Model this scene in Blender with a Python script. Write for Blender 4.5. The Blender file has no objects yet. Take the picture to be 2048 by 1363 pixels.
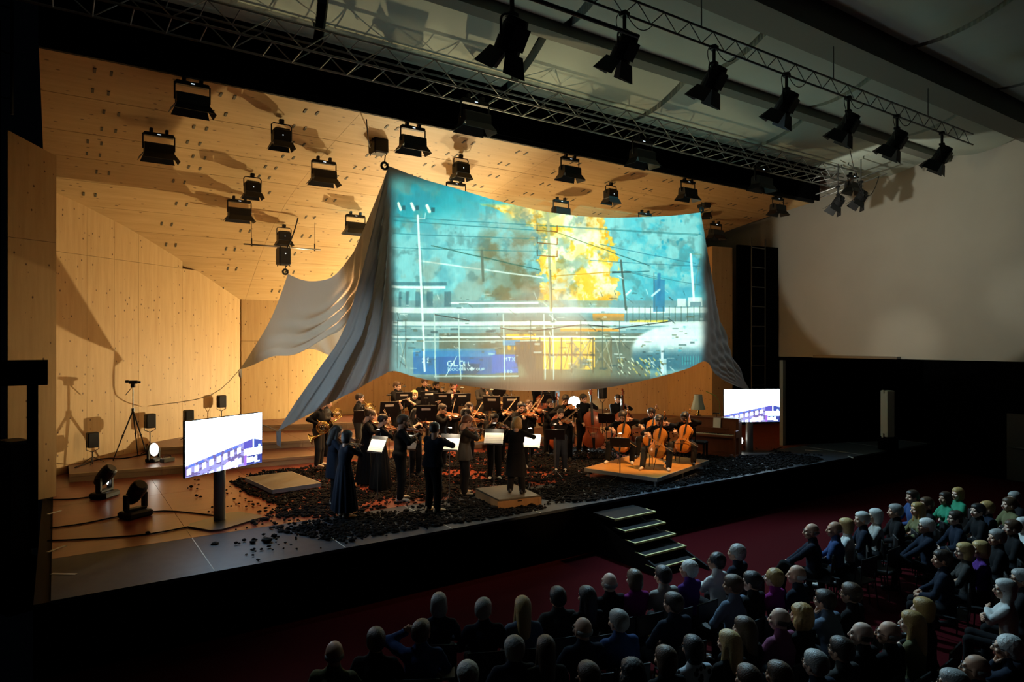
import bpy, bmesh, math, random
import numpy as np
from mathutils import Vector, Matrix
random.seed(7); rng = np.random.default_rng(7)
S = bpy.context.scene
COL = S.collection
PI = math.pi
# ---------------------------------------------------------------- camera, world, lights, exposure
F = Vector((0.5623, 0.8269, 0.0)); R = Vector((0.8269, -0.5623, 0.0)); CAMZ = 3.4; FOC = 1340.0
cd = bpy.data.cameras.new('camera'); cam = bpy.data.objects.new('camera', cd); COL.objects.link(cam)
cd.sensor_width = 36.0; cd.lens = 36.0 * FOC / 2048; cd.clip_end = 200
cam.location = (0, 0, CAMZ); cam.rotation_euler = (PI / 2, 0, math.atan2(F.y, F.x) - PI / 2)
S.camera = cam
S.view_settings.view_transform = 'Standard'; S.view_settings.look = 'None'
S.view_settings.gamma = 1.0; S.view_settings.use_curve_mapping = False
S.view_settings.exposure = 0.0
w = bpy.data.worlds.new('world'); S.world = w; w.use_nodes = True
w.node_tree.nodes['Background'].inputs[0].default_value = (0.5, 0.7, 1, 1)
w.node_tree.nodes['Background'].inputs[1].default_value = 0.0006

def aim(o, target):
    d = Vector(target) - o.location
    o.rotation_euler = d.to_track_quat('-Z', 'Y').to_euler()
def light(kind, loc, power, color, target=None, size=0.1, cone=None, blend=0.3, name='stage_or_fill_light', sizey=None):
    l = bpy.data.lights.new(name, kind); o = bpy.data.objects.new(name, l); COL.objects.link(o)
    o.location = loc; l.energy = power; l.color = color
    if kind == 'AREA':
        l.size = size
        if sizey: l.shape = 'RECTANGLE'; l.size_y = sizey
    else: l.shadow_soft_size = size
    if kind == 'SPOT': l.spot_size = math.radians(cone); l.spot_blend = blend
    if target is not None: aim(o, target)
    return o
WARM = (1.0, 0.79, 0.42); AMB = (1.0, 0.52, 0.20)
# wooden shell: warm floods standing behind the cloth
light('SPOT', (12.0, 22.87, 1.25), 3300, WARM, (4.6, 20.6, 5.4), 0.05, 112, 0.2)
light('SPOT', (12.0, 19.0, 3.2), 760, WARM, (12.0, 17.0, 8.5), 0.2, 150, 0.6)
light('SPOT', (1.3, 16.7, .55), 560, (.88, 1, .92), (6.0, 19.5, 3.6), 0.08, 44, 0.6)
light('SPOT', (2.0, 7.5, 8.3), 620, (.70, .86, 1), (4.8, 14.3, 2.4), 0.2, 30, 0.9)  # added cool fill on the left flap, from in front of the cloth
light('SPOT', (4.2, 17.4, 0.9), 120, WARM, (0.6, 19.5, 4.0), 0.08, 120, 0.8)
light('SPOT', (15.5, 16.8, 1.6), 260, (1.0, 0.55, 0.25), (18.5, 22.5, 2.6), 0.12, 130, 0.6)
# amber wash over the orchestra
light('SPOT', (9.8, 16.4, 6.6), 2900, AMB, (8.6, 15.4, 0.0), 0.25, 85, 0.7)
light('SPOT', (6.4, 18.5, 6.6), 1500, AMB, (7.6, 15.8, 0.5), 0.2, 70, 0.7)
light('SPOT', (14.2, 10.9, 6.6), 2600, AMB, (12.6, 12.6, 0.2), 0.06, 28, 0.5)
light('SPOT', (16.5, 10.9, 6.4), 1100, AMB, (8.3, 11.9, 0.3), 0.08, 26, 0.7)
light('SPOT', (11.5, 0.0, 3.6), 1600, (1, .60, .34), (10.2, 15.0, 0.75), 0.15, 14, 0.8)
light('SPOT', (9.5, 2.5, 3.2), 900, AMB, (7.95, 11.3, 0.1), 0.1, 12, 0.7)
light('SPOT', (8.6, 0.0, 3.6), 1700, (1, .60, .34), (7.4, 15.0, 0.75), 0.15, 14, 0.8)
light('SPOT', (12.5, 9.8, 5.8), 700, (1, .60, .32), (9.4, 17.5, 1.5), 0.15, 42, 0.8)
# added spots whose cones shape the lit patches on the plaster wall
light('SPOT', (18.3, 11.6, 6.8), 330, (1.0, 0.97, 0.80), (25.0, 11.6, 7.18), 0.06, 81, 0.12)
light('SPOT', (17.0, 11.6, 5.6), 260, (1.0, 0.93, 0.74), (25.0, 11.9, 3.3), 0.15, 22, 1.0)
light('SPOT', (17.0, 11.6, 5.6), 170, (1.0, 0.93, 0.74), (25.0, 8.2, 4.8), 0.15, 18, 1.0)
# cold light over the stalls and the right of the cloth
light('SPOT', (10.5, 12.9, 8.6), 4200, (0.45, 0.78, 1.0), (12.0, 3.5, -1.0), 0.3, 74, 0.5)  # added rim light for the audience, standing in for the cloth's glow
light('SPOT', (19.0, 7.5, 8.3), 190, (.80, .92, 1), (18.4, 14.3, 4.0), 0.2, 30, 0.7)  # added cool fill on the cloth's right flap
light('SPOT', (2.0, 12.9, 8.6), 400, (0.55, 0.80, 1.0), (6.0, 5.5, -1.0), 0.3, 60, 0.6)  # second added fill, for the left of the stalls
light('SPOT', (14.4, 16.9, 1.5), 420, (0.85, 1.0, 0.93), (2.0, 0.5, 3.0), 0.16, 120, 0.6)  # beam of the blazing lamp among the basses

def ray(px, py):
    return F + R * ((px - 1024) / FOC) + Vector((0, 0, 1)) * ((681 - py) / FOC)
def at_d(px, py, D): return Vector((0, 0, CAMZ)) + ray(px, py) * D
def at_z(px, py, z): r = ray(px, py); return Vector((0, 0, CAMZ)) + r * ((z - CAMZ) / r.z)
def at_y(px, py, Y): r = ray(px, py); return Vector((0, 0, CAMZ)) + r * (Y / r.y)
def at_x(px, py, X): r = ray(px, py); return Vector((0, 0, CAMZ)) + r * (X / r.x)

# ---------------------------------------------------------------- materials
def mat(name, col, rough=0.6, metal=0.0, spec=0.5, emit=None, es=0.0, noise=0.0, nscale=20, bump=0.0):
    m = bpy.data.materials.new(name); m.use_nodes = True
    n = m.node_tree.nodes; k = m.node_tree.links; b = n['Principled BSDF']
    b.inputs['Base Color'].default_value = (*col, 1); b.inputs['Roughness'].default_value = rough
    b.inputs['Metallic'].default_value = metal; b.inputs['Specular IOR Level'].default_value = spec
    if emit: b.inputs['Emission Color'].default_value = (*emit, 1); b.inputs['Emission Strength'].default_value = es
    if noise or bump:
        tc = n.new('ShaderNodeTexCoord'); t = n.new('ShaderNodeTexNoise'); t.inputs['Scale'].default_value = nscale; t.inputs['Detail'].default_value = 4
        k.new(tc.outputs['Object'], t.inputs['Vector'])
        if noise:
            r = n.new('ShaderNodeMapRange'); r.inputs['To Min'].default_value = 1 - noise; r.inputs['To Max'].default_value = 1 + noise
            mx = n.new('ShaderNodeMix'); mx.data_type = 'RGBA'; mx.blend_type = 'MULTIPLY'; mx.inputs['Factor'].default_value = 1
            mx.inputs[6].default_value = (*col, 1)
            k.new(t.outputs['Fac'], r.inputs['Value']); k.new(r.outputs[0], mx.inputs[7]); k.new(mx.outputs[2], b.inputs['Base Color'])
        if bump:
            bp = n.new('ShaderNodeBump'); bp.inputs['Strength'].default_value = bump; bp.inputs['Distance'].default_value = 0.01
            k.new(t.outputs['Fac'], bp.inputs['Height']); k.new(bp.outputs[0], b.inputs['Normal'])
    return m

def wood(name, c1, c2, grain=(1, 1, 14), knots=0.0, rough=0.5, kscale=2.2, spec=0.4):
    """streaky timber: noise stretched along the grain, with small dark knots"""
    m = bpy.data.materials.new(name); m.use_nodes = True
    n = m.node_tree.nodes; k = m.node_tree.links; b = n['Principled BSDF']; b.inputs['Roughness'].default_value = rough
    b.inputs['Specular IOR Level'].default_value = spec
    ge = n.new('ShaderNodeNewGeometry'); mp = n.new('ShaderNodeMapping'); mp.inputs['Scale'].default_value = grain
    k.new(ge.outputs['Position'], mp.inputs['Vector'])
    t = n.new('ShaderNodeTexNoise'); t.inputs['Scale'].default_value = 1.0; t.inputs['Detail'].default_value = 6; t.inputs['Roughness'].default_value = 0.65
    k.new(mp.outputs[0], t.inputs['Vector'])
    cr = n.new('ShaderNodeValToRGB'); cr.color_ramp.elements[0].position = 0.3; cr.color_ramp.elements[1].position = 0.7
    cr.color_ramp.elements[0].color = (*c2, 1); cr.color_ramp.elements[1].color = (*c1, 1)
    k.new(t.outputs['Fac'], cr.inputs[0]); out = cr.outputs[0]
    if knots:
        v = n.new('ShaderNodeTexVoronoi'); v.inputs['Scale'].default_value = kscale; v.inputs['Randomness'].default_value = 1.0
        g2 = [max(0.8, min(1.4, g ** 0.25)) for g in grain]
        mp2 = n.new('ShaderNodeMapping'); mp2.inputs['Scale'].default_value = g2
        k.new(ge.outputs['Position'], mp2.inputs['Vector']); k.new(mp2.outputs[0], v.inputs['Vector'])
        r = n.new('ShaderNodeMapRange'); r.inputs['From Min'].default_value = 0.09; r.inputs['From Max'].default_value = 0.14
        r.inputs['To Min'].default_value = knots; r.inputs['To Max'].default_value = 0.0
        k.new(v.outputs['Distance'], r.inputs['Value'])
        mx = n.new('ShaderNodeMix'); mx.data_type = 'RGBA'; mx.inputs[7].default_value = (0.10, 0.045, 0.015, 1)
        k.new(r.outputs[0], mx.inputs['Factor']); k.new(out, mx.inputs[6]); out = mx.outputs[2]
    k.new(out, b.inputs['Base Color'])
    bp = n.new('ShaderNodeBump'); bp.inputs['Strength'].default_value = 0.15; bp.inputs['Distance'].default_value = 0.004
    k.new(t.outputs['Fac'], bp.inputs['Height']); k.new(bp.outputs[0], b.inputs['Normal'])
    return m

M = {}
M['spruce_v'] = wood('spruce_panel_vertical', (0.66, 0.44, 0.20), (0.55, 0.34, 0.14), (9, 9, 0.7), 0.9, 0.55, 4.6)
M['spruce_x'] = wood('spruce_panel_ceiling', (0.66, 0.45, 0.21), (0.54, 0.34, 0.14), (0.6, 7, 7), 0.75, 0.55, 3.4)
M['floor_brown'] = wood('brown_stage_board', (0.27, 0.058, 0.032), (0.20, 0.042, 0.024), (1.0, 9, 1), 0, 0.30, spec=0.5)
M['floor_gray'] = mat('gray_stage_board', (0.050, 0.066, 0.088), 0.5, spec=0.2, noise=0.25, nscale=6)
M['riser_top'] = wood('riser_top_board', (0.20, 0.07, 0.05), (0.14, 0.046, 0.034), (1, 9, 1), 0, 0.35)
M['riser_edge'] = wood('riser_edge_board', (0.52, 0.38, 0.22), (0.42, 0.29, 0.16), (1, 6, 9), 0, 0.5)
M['deck'] = wood('orange_deck_board', (0.56, 0.27, 0.055), (0.45, 0.20, 0.04), (6, 3, 1), 0.3, 0.4)
M['plywood'] = wood('podium_plywood', (0.45, 0.27, 0.13), (0.35, 0.20, 0.09), (5, 5, 1), 0, 0.5)
M['graydeck'] = mat('gray_worn_deck', (0.095, 0.085, 0.06), 0.6, noise=0.3, nscale=9)
M['black'] = mat('black_paint', (0.006, 0.006, 0.007), 0.7, spec=0.2)
M['void'] = mat('black_molton', (0.0025, 0.0025, 0.003), 0.95, spec=0.0)
M['lampblack'] = mat('black_powder_coat', (0.012, 0.012, 0.013), 0.5, spec=0.4)
M['black_metal'] = mat('black_metal', (0.02, 0.02, 0.022), 0.35, metal=0.6)
M['steel'] = mat('bare_steel', (0.55, 0.56, 0.56), 0.35, metal=0.9)
M['alu'] = mat('dull_aluminium', (0.36, 0.37, 0.36), 0.45, metal=0.25)
M['darkalu'] = mat('dark_aluminium', (0.16, 0.165, 0.165), 0.4, metal=0.8)
M['carpet'] = mat('dark_red_carpet', (0.045, 0.0025, 0.004), 0.95, spec=0.05, noise=0.35, nscale=40)
M['plaster'] = mat('pale_plaster', (0.52, 0.51, 0.45), 0.85, noise=0.10, nscale=0.8, bump=0.1)
M['baffle'] = mat('pale_fabric_baffle', (0.52, 0.60, 0.53), 0.85, noise=0.08, nscale=1.2)
M['beam'] = mat('ceiling_beam_grey', (0.20, 0.21, 0.18), 0.8)
M['baffle_edge'] = mat('pleated_baffle_edge', (0.42, 0.46, 0.40), 0.9)
M['coal'] = mat('black_rubble', (0.007, 0.007, 0.008), 0.85, spec=0.08, noise=0.5, nscale=30)
M['skin'] = mat('skin', (0.62, 0.36, 0.24), 0.5); M['skin_b'] = mat('skin_tan', (0.48, 0.26, 0.16), 0.5)
M['skin_c'] = mat('skin_pale', (0.68, 0.44, 0.33), 0.5)
M['lip'] = mat('lip', (0.42, 0.14, 0.11), 0.45); M['eye'] = mat('eye_dark', (0.03, 0.02, 0.015), 0.2)
M['brow'] = mat('brow_hair', (0.05, 0.03, 0.02), 0.8)
M['cloth_black'] = mat('black_cloth', (0.007, 0.007, 0.008), 0.85, spec=0.15, bump=0.2, nscale=60)
M['cloth_navy'] = mat('navy_cloth', (0.010, 0.015, 0.028), 0.85, spec=0.15, bump=0.2, nscale=60)
M['cloth_gray'] = mat('dark_gray_cloth', (0.036, 0.034, 0.032), 0.85, spec=0.15, bump=0.2, nscale=60)
M['cloth_denim'] = mat('dark_denim', (0.022, 0.028, 0.04), 0.85, spec=0.15, bump=0.2, nscale=80)
M['cloth_olive'] = mat('dark_sheer_cloth', (0.026, 0.019, 0.012), 0.6, spec=0.3, bump=0.2, nscale=40)
M['white_shoe'] = mat('white_sneaker', (0.72, 0.68, 0.60), 0.6); M['black_shoe'] = mat('black_shoe', (0.012, 0.012, 0.012), 0.35)
M['tan_shoe'] = mat('cream_sneaker', (0.60, 0.48, 0.33), 0.6)
M['varnish'] = wood('violin_varnish', (0.34, 0.11, 0.03), (0.25, 0.07, 0.02), (9, 9, 9), 0, 0.25, spec=0.5)
M['varnish_o'] = wood('cello_varnish', (0.66, 0.24, 0.035), (0.52, 0.16, 0.02), (9, 9, 4), 0, 0.22, spec=0.5)
M['varnish_r'] = wood('bass_varnish', (0.40, 0.085, 0.025), (0.30, 0.055, 0.018), (9, 9, 4), 0, 0.25, spec=0.5)
M['ebony'] = mat('ebony', (0.012, 0.010, 0.009), 0.3); M['maple'] = mat('pale_maple', (0.6, 0.42, 0.22), 0.4)
M['bowwood'] = mat('bow_stick', (0.35, 0.20, 0.09), 0.3); M['string'] = mat('string_steel', (0.6, 0.6, 0.6), 0.3, metal=1)
M['brass'] = mat('horn_brass', (0.80, 0.55, 0.18), 0.2, metal=1); M['silver'] = mat('silver_plate', (0.8, 0.8, 0.78), 0.2, metal=1)
M['bassoon'] = mat('bassoon_red', (0.42, 0.03, 0.02), 0.2, spec=0.6)
M['paper'] = mat('sheet_music_paper', (0.86, 0.82, 0.72), 0.8); M['ink'] = mat('printed_staff', (0.08, 0.08, 0.08), 0.8)
M['piano'] = wood('piano_walnut', (0.24, 0.085, 0.04), (0.18, 0.06, 0.025), (6, 6, 1.2), 0, 0.3)
M['ivory'] = mat('ivory_keys', (0.75, 0.68, 0.52), 0.3)
M['shade'] = mat('pale_lampshade', (0.72, 0.76, 0.60), 0.8); M['green'] = mat('green_leaf', (0.16, 0.30, 0.02), 0.5)
M['bulb_w'] = mat('lamp_glow_white', (1, 1, 1), 0.5, emit=(0.86, 1, 0.95), es=60)
M['disc_w'] = mat('lamp_disc_glow', (1, 1, 1), 0.5, emit=(1, 0.98, 0.88), es=5)
M['led_w'] = mat('small_led_glow', (1, 1, 1), 0.5, emit=(0.75, 0.88, 1), es=1.2)
M['edge_y'] = mat('yellow_step_nosing', (0.62, 0.55, 0.25), 0.6)
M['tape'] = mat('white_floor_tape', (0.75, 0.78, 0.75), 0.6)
M['offwhite'] = mat('off_white_cabinet', (0.62, 0.62, 0.55), 0.6); M['rope'] = mat('pale_cord', (0.5, 0.42, 0.28), 0.8)
M['doorgray'] = mat('dark_gray_door', (0.05, 0.05, 0.047), 0.7); M['post'] = mat('pale_post', (0.30, 0.29, 0.24), 0.7)
M['chair'] = mat('black_chair_plastic', (0.008, 0.008, 0.009), 0.6)
M['slot'] = mat('ceiling_slot_dark', (0.10, 0.09, 0.06), 0.6)

# ---------------------------------------------------------------- object helpers
def tag(o, label=None, cat=None, group=None, kind=None):
    if label: o['label'] = label
    if cat: o['category'] = cat
    if group: o['group'] = group
    if kind: o['kind'] = kind
    return o
def link(name, me, parent=None):
    o = bpy.data.objects.new(name, me); COL.objects.link(o)
    if parent is not None: o.parent = parent
    return o
def root(name, loc, rz=0.0, label=None, cat=None, group=None, kind=None):
    o = bpy.data.objects.new(name, None); COL.objects.link(o); o.empty_display_size = 0.1
    o.location = loc; o.rotation_euler = (0, 0, rz); return tag(o, label, cat, group, kind)
def copy_tree(o, parent=None):
    c = o.copy(); COL.objects.link(c)
    if parent is not None: c.parent = parent
    for ch in list(o.children): copy_tree(ch, c)
    return c
def basis(o, x, y, z):
    return Matrix(((x[0], y[0], z[0], o[0]), (x[1], y[1], z[1], o[1]), (x[2], y[2], z[2], o[2]), (0, 0, 0, 1)))
def frame_to(p, d, up=(0, 0, 1)):
    """matrix whose +Y runs along d and +Z stays near up"""
    y = Vector(d).normalized(); u = Vector(up)
    x = y.cross(u)
    if x.length < 1e-4: x = y.cross(Vector((1, 0, 0)))
    x.normalize(); z = x.cross(y)
    return basis(p, x, y, z)

def att(o, rt):
    """keep an object built in world coordinates where it is under its root"""
    o.matrix_parent_inverse = (Matrix.Translation(rt.location) @ Matrix.Rotation(rt.rotation_euler.z, 4, 'Z')).inverted(); return o

class MB:
    def __init__(s): s.v = []; s.f = []; s.m = []; s.cur = 0
    def add(s, v, f, mx=None):
        b = len(s.v)
        s.v += [tuple(mx @ Vector(p)) for p in v] if mx is not None else [tuple(p) for p in v]
        s.f += [tuple(i + b for i in q) for q in f]; s.m += [s.cur] * len(f); return s
    def box(s, a, b, mx=None, bev=0.0):
        x0, y0, z0 = a; x1, y1, z1 = b
        if bev <= 0:
            v = [(x0, y0, z0), (x1, y0, z0), (x1, y1, z0), (x0, y1, z0), (x0, y0, z1), (x1, y0, z1), (x1, y1, z1), (x0, y1, z1)]
            f = [(3, 2, 1, 0), (4, 5, 6, 7), (0, 1, 5, 4), (1, 2, 6, 5), (2, 3, 7, 6), (3, 0, 4, 7)]
            return s.add(v, f, mx)
        e = bev; v = []
        for z, i in ((z0, e), (z0 + e, 0), (z1 - e, 0), (z1, e)):
            c = e
            v += [(x0 + i + c, y0 + i, z), (x1 - i - c, y0 + i, z), (x1 - i, y0 + i + c, z), (x1 - i, y1 - i - c, z),
                  (x1 - i - c, y1 - i, z), (x0 + i + c, y1 - i, z), (x0 + i, y1 - i - c, z), (x0 + i, y0 + i + c, z)]
        f = [tuple(range(7, -1, -1)), tuple(range(24, 32))]
        for r in range(3):
            for i in range(8): j = (i + 1) % 8; f.append((r * 8 + i, r * 8 + j, r * 8 + 8 + j, r * 8 + 8 + i))
        return s.add(v, f, mx)
    def tube(s, pts, r, n=8, caps=True, mx=None):
        pts = [Vector(p) for p in pts]; rs = r if isinstance(r, (list, tuple)) else [r] * len(pts)
        v = []; u = None
        for i, p in enumerate(pts):
            t = (pts[min(i + 1, len(pts) - 1)] - pts[max(i - 1, 0)])
            if t.length < 1e-9: t = Vector((0, 0, 1))
            t.normalize()
            if u is None:
                u = t.cross(Vector((0, 0, 1)))
                if u.length < 1e-3: u = t.cross(Vector((1, 0, 0)))
            u = u - t * u.dot(t)
            if u.length < 1e-6: u = t.cross(Vector((1, 0.3, 0)))
            u.normalize(); w_ = t.cross(u)
            for k in range(n):
                a = 2 * PI * k / n; v.append(p + (u * math.cos(a) + w_ * math.sin(a)) * rs[i])
        f = []
        for i in range(len(pts) - 1):
            for k in range(n): j = (k + 1) % n; f.append((i * n + k, i * n + j, i * n + n + j, i * n + n + k))
        if caps: f.append(tuple(range(n - 1, -1, -1))); f.append(tuple((len(pts) - 1) * n + k for k in range(n)))
        return s.add(v, f, mx)
    def lathe(s, prof, n=16, mx=None, caps=True):
        v = []; f = []
        for r, z in prof:
            for k in range(n): a = 2 * PI * k / n; v.append((r * math.cos(a), r * math.sin(a), z))
        for i in range(len(prof) - 1):
            for k in range(n): j = (k + 1) % n; f.append((i * n + k, i * n + j, i * n + n + j, i * n + n + k))
        if caps: f.append(tuple(range(n - 1, -1, -1))); f.append(tuple((len(prof) - 1) * n + k for k in range(n)))
        return s.add(v, f, mx)
    def torus(s, R_, r, n=20, k=8, mx=None, arc=2 * PI):
        pts = [(R_ * math.cos(arc * i / n), R_ * math.sin(arc * i / n), 0) for i in range(n + 1)]
        return s.tube(pts, r, k, arc < 6.2, mx)
    def mesh(s, name, mats, smooth=False):
        me = bpy.data.meshes.new(name); me.from_pydata(s.v, [], s.f)
        for m in (mats if isinstance(mats, (list, tuple)) else [mats]): me.materials.append(M[m] if isinstance(m, str) else m)
        me.polygons.foreach_set('material_index', s.m)
        if smooth: me.polygons.foreach_set('use_smooth', [True] * len(me.polygons))
        me.update(); return me
    def build(s, name, mats, parent=None, smooth=False):
        return link(name, s.mesh(name, mats, smooth), parent)
def solid(name, poly, z0, z1, m, parent=None):
    n = len(poly); v = [(x, y, z0) for x, y in poly] + [(x, y, z1) for x, y in poly]
    f = [tuple(range(n - 1, -1, -1)), tuple(range(n, 2 * n))] + [(i, (i + 1) % n, n + (i + 1) % n, n + i) for i in range(n)]
    mb = MB(); mb.add(v, f); return mb.build(name, m, parent)
def cable(name, pts, r, m, parent=None, label=None, cat=None, n=6, group=None):
    P = [Vector(p) for p in pts]; out = []
    for i in range(len(P) - 1):
        p0 = P[max(i - 1, 0)]; p1 = P[i]; p2 = P[i + 1]; p3 = P[min(i + 2, len(P) - 1)]
        for t in (0, .25, .5, .75):
            out.append(0.5 * ((2 * p1) + (p2 - p0) * t + (2 * p0 - 5 * p1 + 4 * p2 - p3) * t * t + (3 * p1 - p0 - 3 * p2 + p3) * t ** 3))
    out.append(P[-1]); mb = MB(); mb.tube(out, r, n); return tag(mb.build(name, m, parent, True), label, cat, group)
def sag(a, b, d, n=8):
    a = Vector(a); b = Vector(b); return [a.lerp(b, i / n) - Vector((0, 0, d * 4 * (i / n) * (1 - i / n))) for i in range(n + 1)]
# ---------------------------------------------------------------- one continuous skin from rounded shapes (surface nets)
def cap(a, b, ra, rb, m=0): return ('c', np.array(a, float), np.array(b, float), ra, rb, m)
def ell(c, r, m=0, rot=None): return ('e', np.array(c, float), np.array(r, float), rot, m)
def sub(p): return ('s', p)
def _sd(p, X):
    if p[0] == 'c':
        _, a, b, ra, rb, _m = p; d = b - a; L = max(d.dot(d), 1e-9)
        t = np.clip(((X - a) @ d) / L, 0, 1)
        return np.linalg.norm(X - a - t[..., None] * d, axis=-1) - (ra + (rb - ra) * t)
    _, c, r, rot, _m = p; Y = X - c
    if rot is not None: Y = Y @ np.array(rot)
    k0 = np.linalg.norm(Y / r, axis=-1); k1 = np.linalg.norm(Y / (r * r), axis=-1)
    return k0 * (k0 - 1) / np.maximum(k1, 1e-6)
def _bb(p):
    if p[0] == 'c': _, a, b, ra, rb, _m = p; rr = max(ra, rb); return np.minimum(a, b) - rr, np.maximum(a, b) + rr
    _, c, r, rot, _m = p; rr = np.max(r) if rot is not None else r; return c - rr, c + rr
def snet(prims, vox, k=0.03, rough=0.0):
    """-> verts (n,3), quads (m,4), material per quad"""
    pos = [p for p in prims if p[0] != 's']
    lo = np.min([_bb(p)[0] for p in pos], 0) - 3 * vox; hi = np.max([_bb(p)[1] for p in pos], 0) + 3 * vox
    n = np.ceil((hi - lo) / vox).astype(int) + 1
    V = np.full(n, 1.0, np.float64)
    for p in prims:
        q = p[1] if p[0] == 's' else p
        a, b = _bb(q); mg = k + 2.5 * vox
        i0 = np.clip(np.floor((a - mg - lo) / vox).astype(int), 0, n - 1); i1 = np.clip(np.ceil((b + mg - lo) / vox).astype(int) + 1, 1, n)
        g = np.stack(np.meshgrid(*[lo[i] + vox * np.arange(i0[i], i1[i]) for i in range(3)], indexing='ij'), -1)
        d = _sd(q, g); sl = tuple(slice(i0[i], i1[i]) for i in range(3)); c = V[sl]
        if p[0] == 's':
            kk = k * 0.5; h = np.clip(0.5 - 0.5 * (c + d) / kk, 0, 1); V[sl] = c * (1 - h) + (-d) * h + kk * h * (1 - h)
        else:
            h = np.clip(0.5 + 0.5 * (c - d) / k, 0, 1); V[sl] = c * (1 - h) + d * h - k * h * (1 - h)
    if rough:
        g = np.stack(np.meshgrid(*[lo[i] + vox * np.arange(n[i]) for i in range(3)], indexing='ij'), -1)
        V += rough * (np.sin(g[..., 0] * 140 + 2 * np.sin(g[..., 2] * 60)) * np.sin(g[..., 1] * 130 + g[..., 2] * 40) * np.sin(g[..., 2] * 110 + g[..., 0] * 50))
    ins = V < 0
    cs = [(i, j, l) for i in (0, 1) for j in (0, 1) for l in (0, 1)]
    m = n - 1
    cnt = np.zeros(m, int)
    for i, j, l in cs: cnt += ins[i:m[0] + i, j:m[1] + j, l:m[2] + l]
    cells = np.argwhere((cnt > 0) & (cnt < 8)); idx = np.full(m, -1); idx[tuple(cells.T)] = np.arange(len(cells))
    acc = np.zeros((len(cells), 3)); num = np.zeros(len(cells))
    for ca in cs:
        for ax in range(3):
            if ca[ax]: continue
            cb = list(ca); cb[ax] = 1
            A = V[tuple((cells + ca).T)]; B = V[tuple((cells + cb).T)]
            x = (A < 0) != (B < 0); t = np.where(x, A / np.where(A == B, 1, A - B), 0)
            P = np.tile(np.array(ca, float), (len(cells), 1)); P[:, ax] += t
            acc[x] += P[x]; num[x] += 1
    vs = lo + vox * (cells + acc / np.maximum(num, 1)[:, None])
    quads = []
    for ax in range(3):
        u, v = (ax + 1) % 3, (ax + 2) % 3
        s0 = [slice(None)] * 3; s1 = [slice(None)] * 3; s0[ax] = slice(0, -1); s1[ax] = slice(1, None)
        a, b = ins[tuple(s0)], ins[tuple(s1)]
        e = np.argwhere(a != b); e = e[(e[:, u] > 0) & (e[:, v] > 0) & (e[:, u] < m[u]) & (e[:, v] < m[v])]
        fl = a[tuple(e.T)]
        def cid(du, dv):
            q = e.copy(); q[:, u] -= du; q[:, v] -= dv; return idx[tuple(q.T)]
        q = np.stack([cid(1, 1), cid(0, 1), cid(0, 0), cid(1, 0)], 1)
        q[~fl] = q[~fl][:, ::-1]; quads.append(q)
    quads = np.concatenate(quads); quads = quads[(quads >= 0).all(1)]
    cen = vs[quads].mean(1)
    D = np.stack([_sd(p, cen) for p in pos], 1); mats = np.array([p[-1] for p in pos])[D.argmin(1)]
    return vs, quads, mats
class Skin:
    """collects surface-net pieces into one mesh"""
    def __init__(s): s.v = []; s.q = []; s.m = []; s.n = 0
    def add(s, t, mx=None, mm=None):
        v, q, m = t
        if mx is not None: A = np.array(mx); v = v @ A[:3, :3].T + A[:3, 3]
        if mm is not None: m = np.array([mm.get(int(i), int(i)) for i in range(12)])[m]
        if mx is not None and np.linalg.det(np.array(mx)[:3, :3]) < 0: q = q[:, ::-1]
        s.v.append(v); s.q.append(q + s.n); s.m.append(m); s.n += len(v); return s
    def mesh(s, name, mats):
        v = np.concatenate(s.v); q = np.concatenate(s.q); m = np.concatenate(s.m)
        me = bpy.data.meshes.new(name); me.vertices.add(len(v)); me.vertices.foreach_set('co', v.astype(np.float32).ravel())
        me.loops.add(q.size); me.loops.foreach_set('vertex_index', q.astype(np.int32).ravel())
        me.polygons.add(len(q)); me.polygons.foreach_set('loop_start', np.arange(0, q.size, 4, dtype=np.int32))
        for x in mats: me.materials.append(M[x] if isinstance(x, str) else x)
        me.polygons.foreach_set('material_index', m.astype(np.int32)); me.polygons.foreach_set('use_smooth', np.ones(len(q), bool))
        me.update(calc_edges=True); me.validate(); return me
# material slots of a body: 0 top, 1 trousers, 2 skin, 3 lips, 4 eyes, 5 brows
def head_template():
    p = [ell((0, -.012, .03), (.078, .098, .094), 2), ell((0, .020, -.035), (.062, .074, .078), 2), ell((0, .052, -.085), (.032, .034, .030), 2),
         cap((0, -.02, -.05), (0, -.03, -.16), .054, .058, 2),
         cap((0, .092, .006), (0, .112, -.034), .011, .016, 2), ell((.014, .100, -.036), (.010, .011, .009), 2), ell((-.014, .100, -.036), (.010, .011, .009), 2),
         cap((-.045, .076, .024), (.045, .076, .024), .014, .014, 2),
         ell((.045, .068, -.03), (.024, .022, .022), 2), ell((-.045, .068, -.03), (.024, .022, .022), 2)]
    for s in (1, -1):
        p += [ell((.078 * s, -.005, -.005), (.010, .022, .033), 2), cap((.076 * s, -.005, -.03), (.080 * s, .0, -.04), .008, .007, 2)]
        p += [sub(ell((.031 * s, .104, .003), (.018, .016, .010)))]
        p += [ell((.031 * s, .081, .002), (.012, .010, .007), 4), cap((.020 * s, .092, .026), (.046 * s, .081, .029), .0045, .004, 5)]
    p += [cap((-.018, .092, -.062), (.018, .092, -.062), .008, .008, 3), cap((-.014, .090, -.072), (.014, .090, -.072), .009, .009, 3)]
    return snet(p, .0085, .012)
HEAD = head_template()
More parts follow.
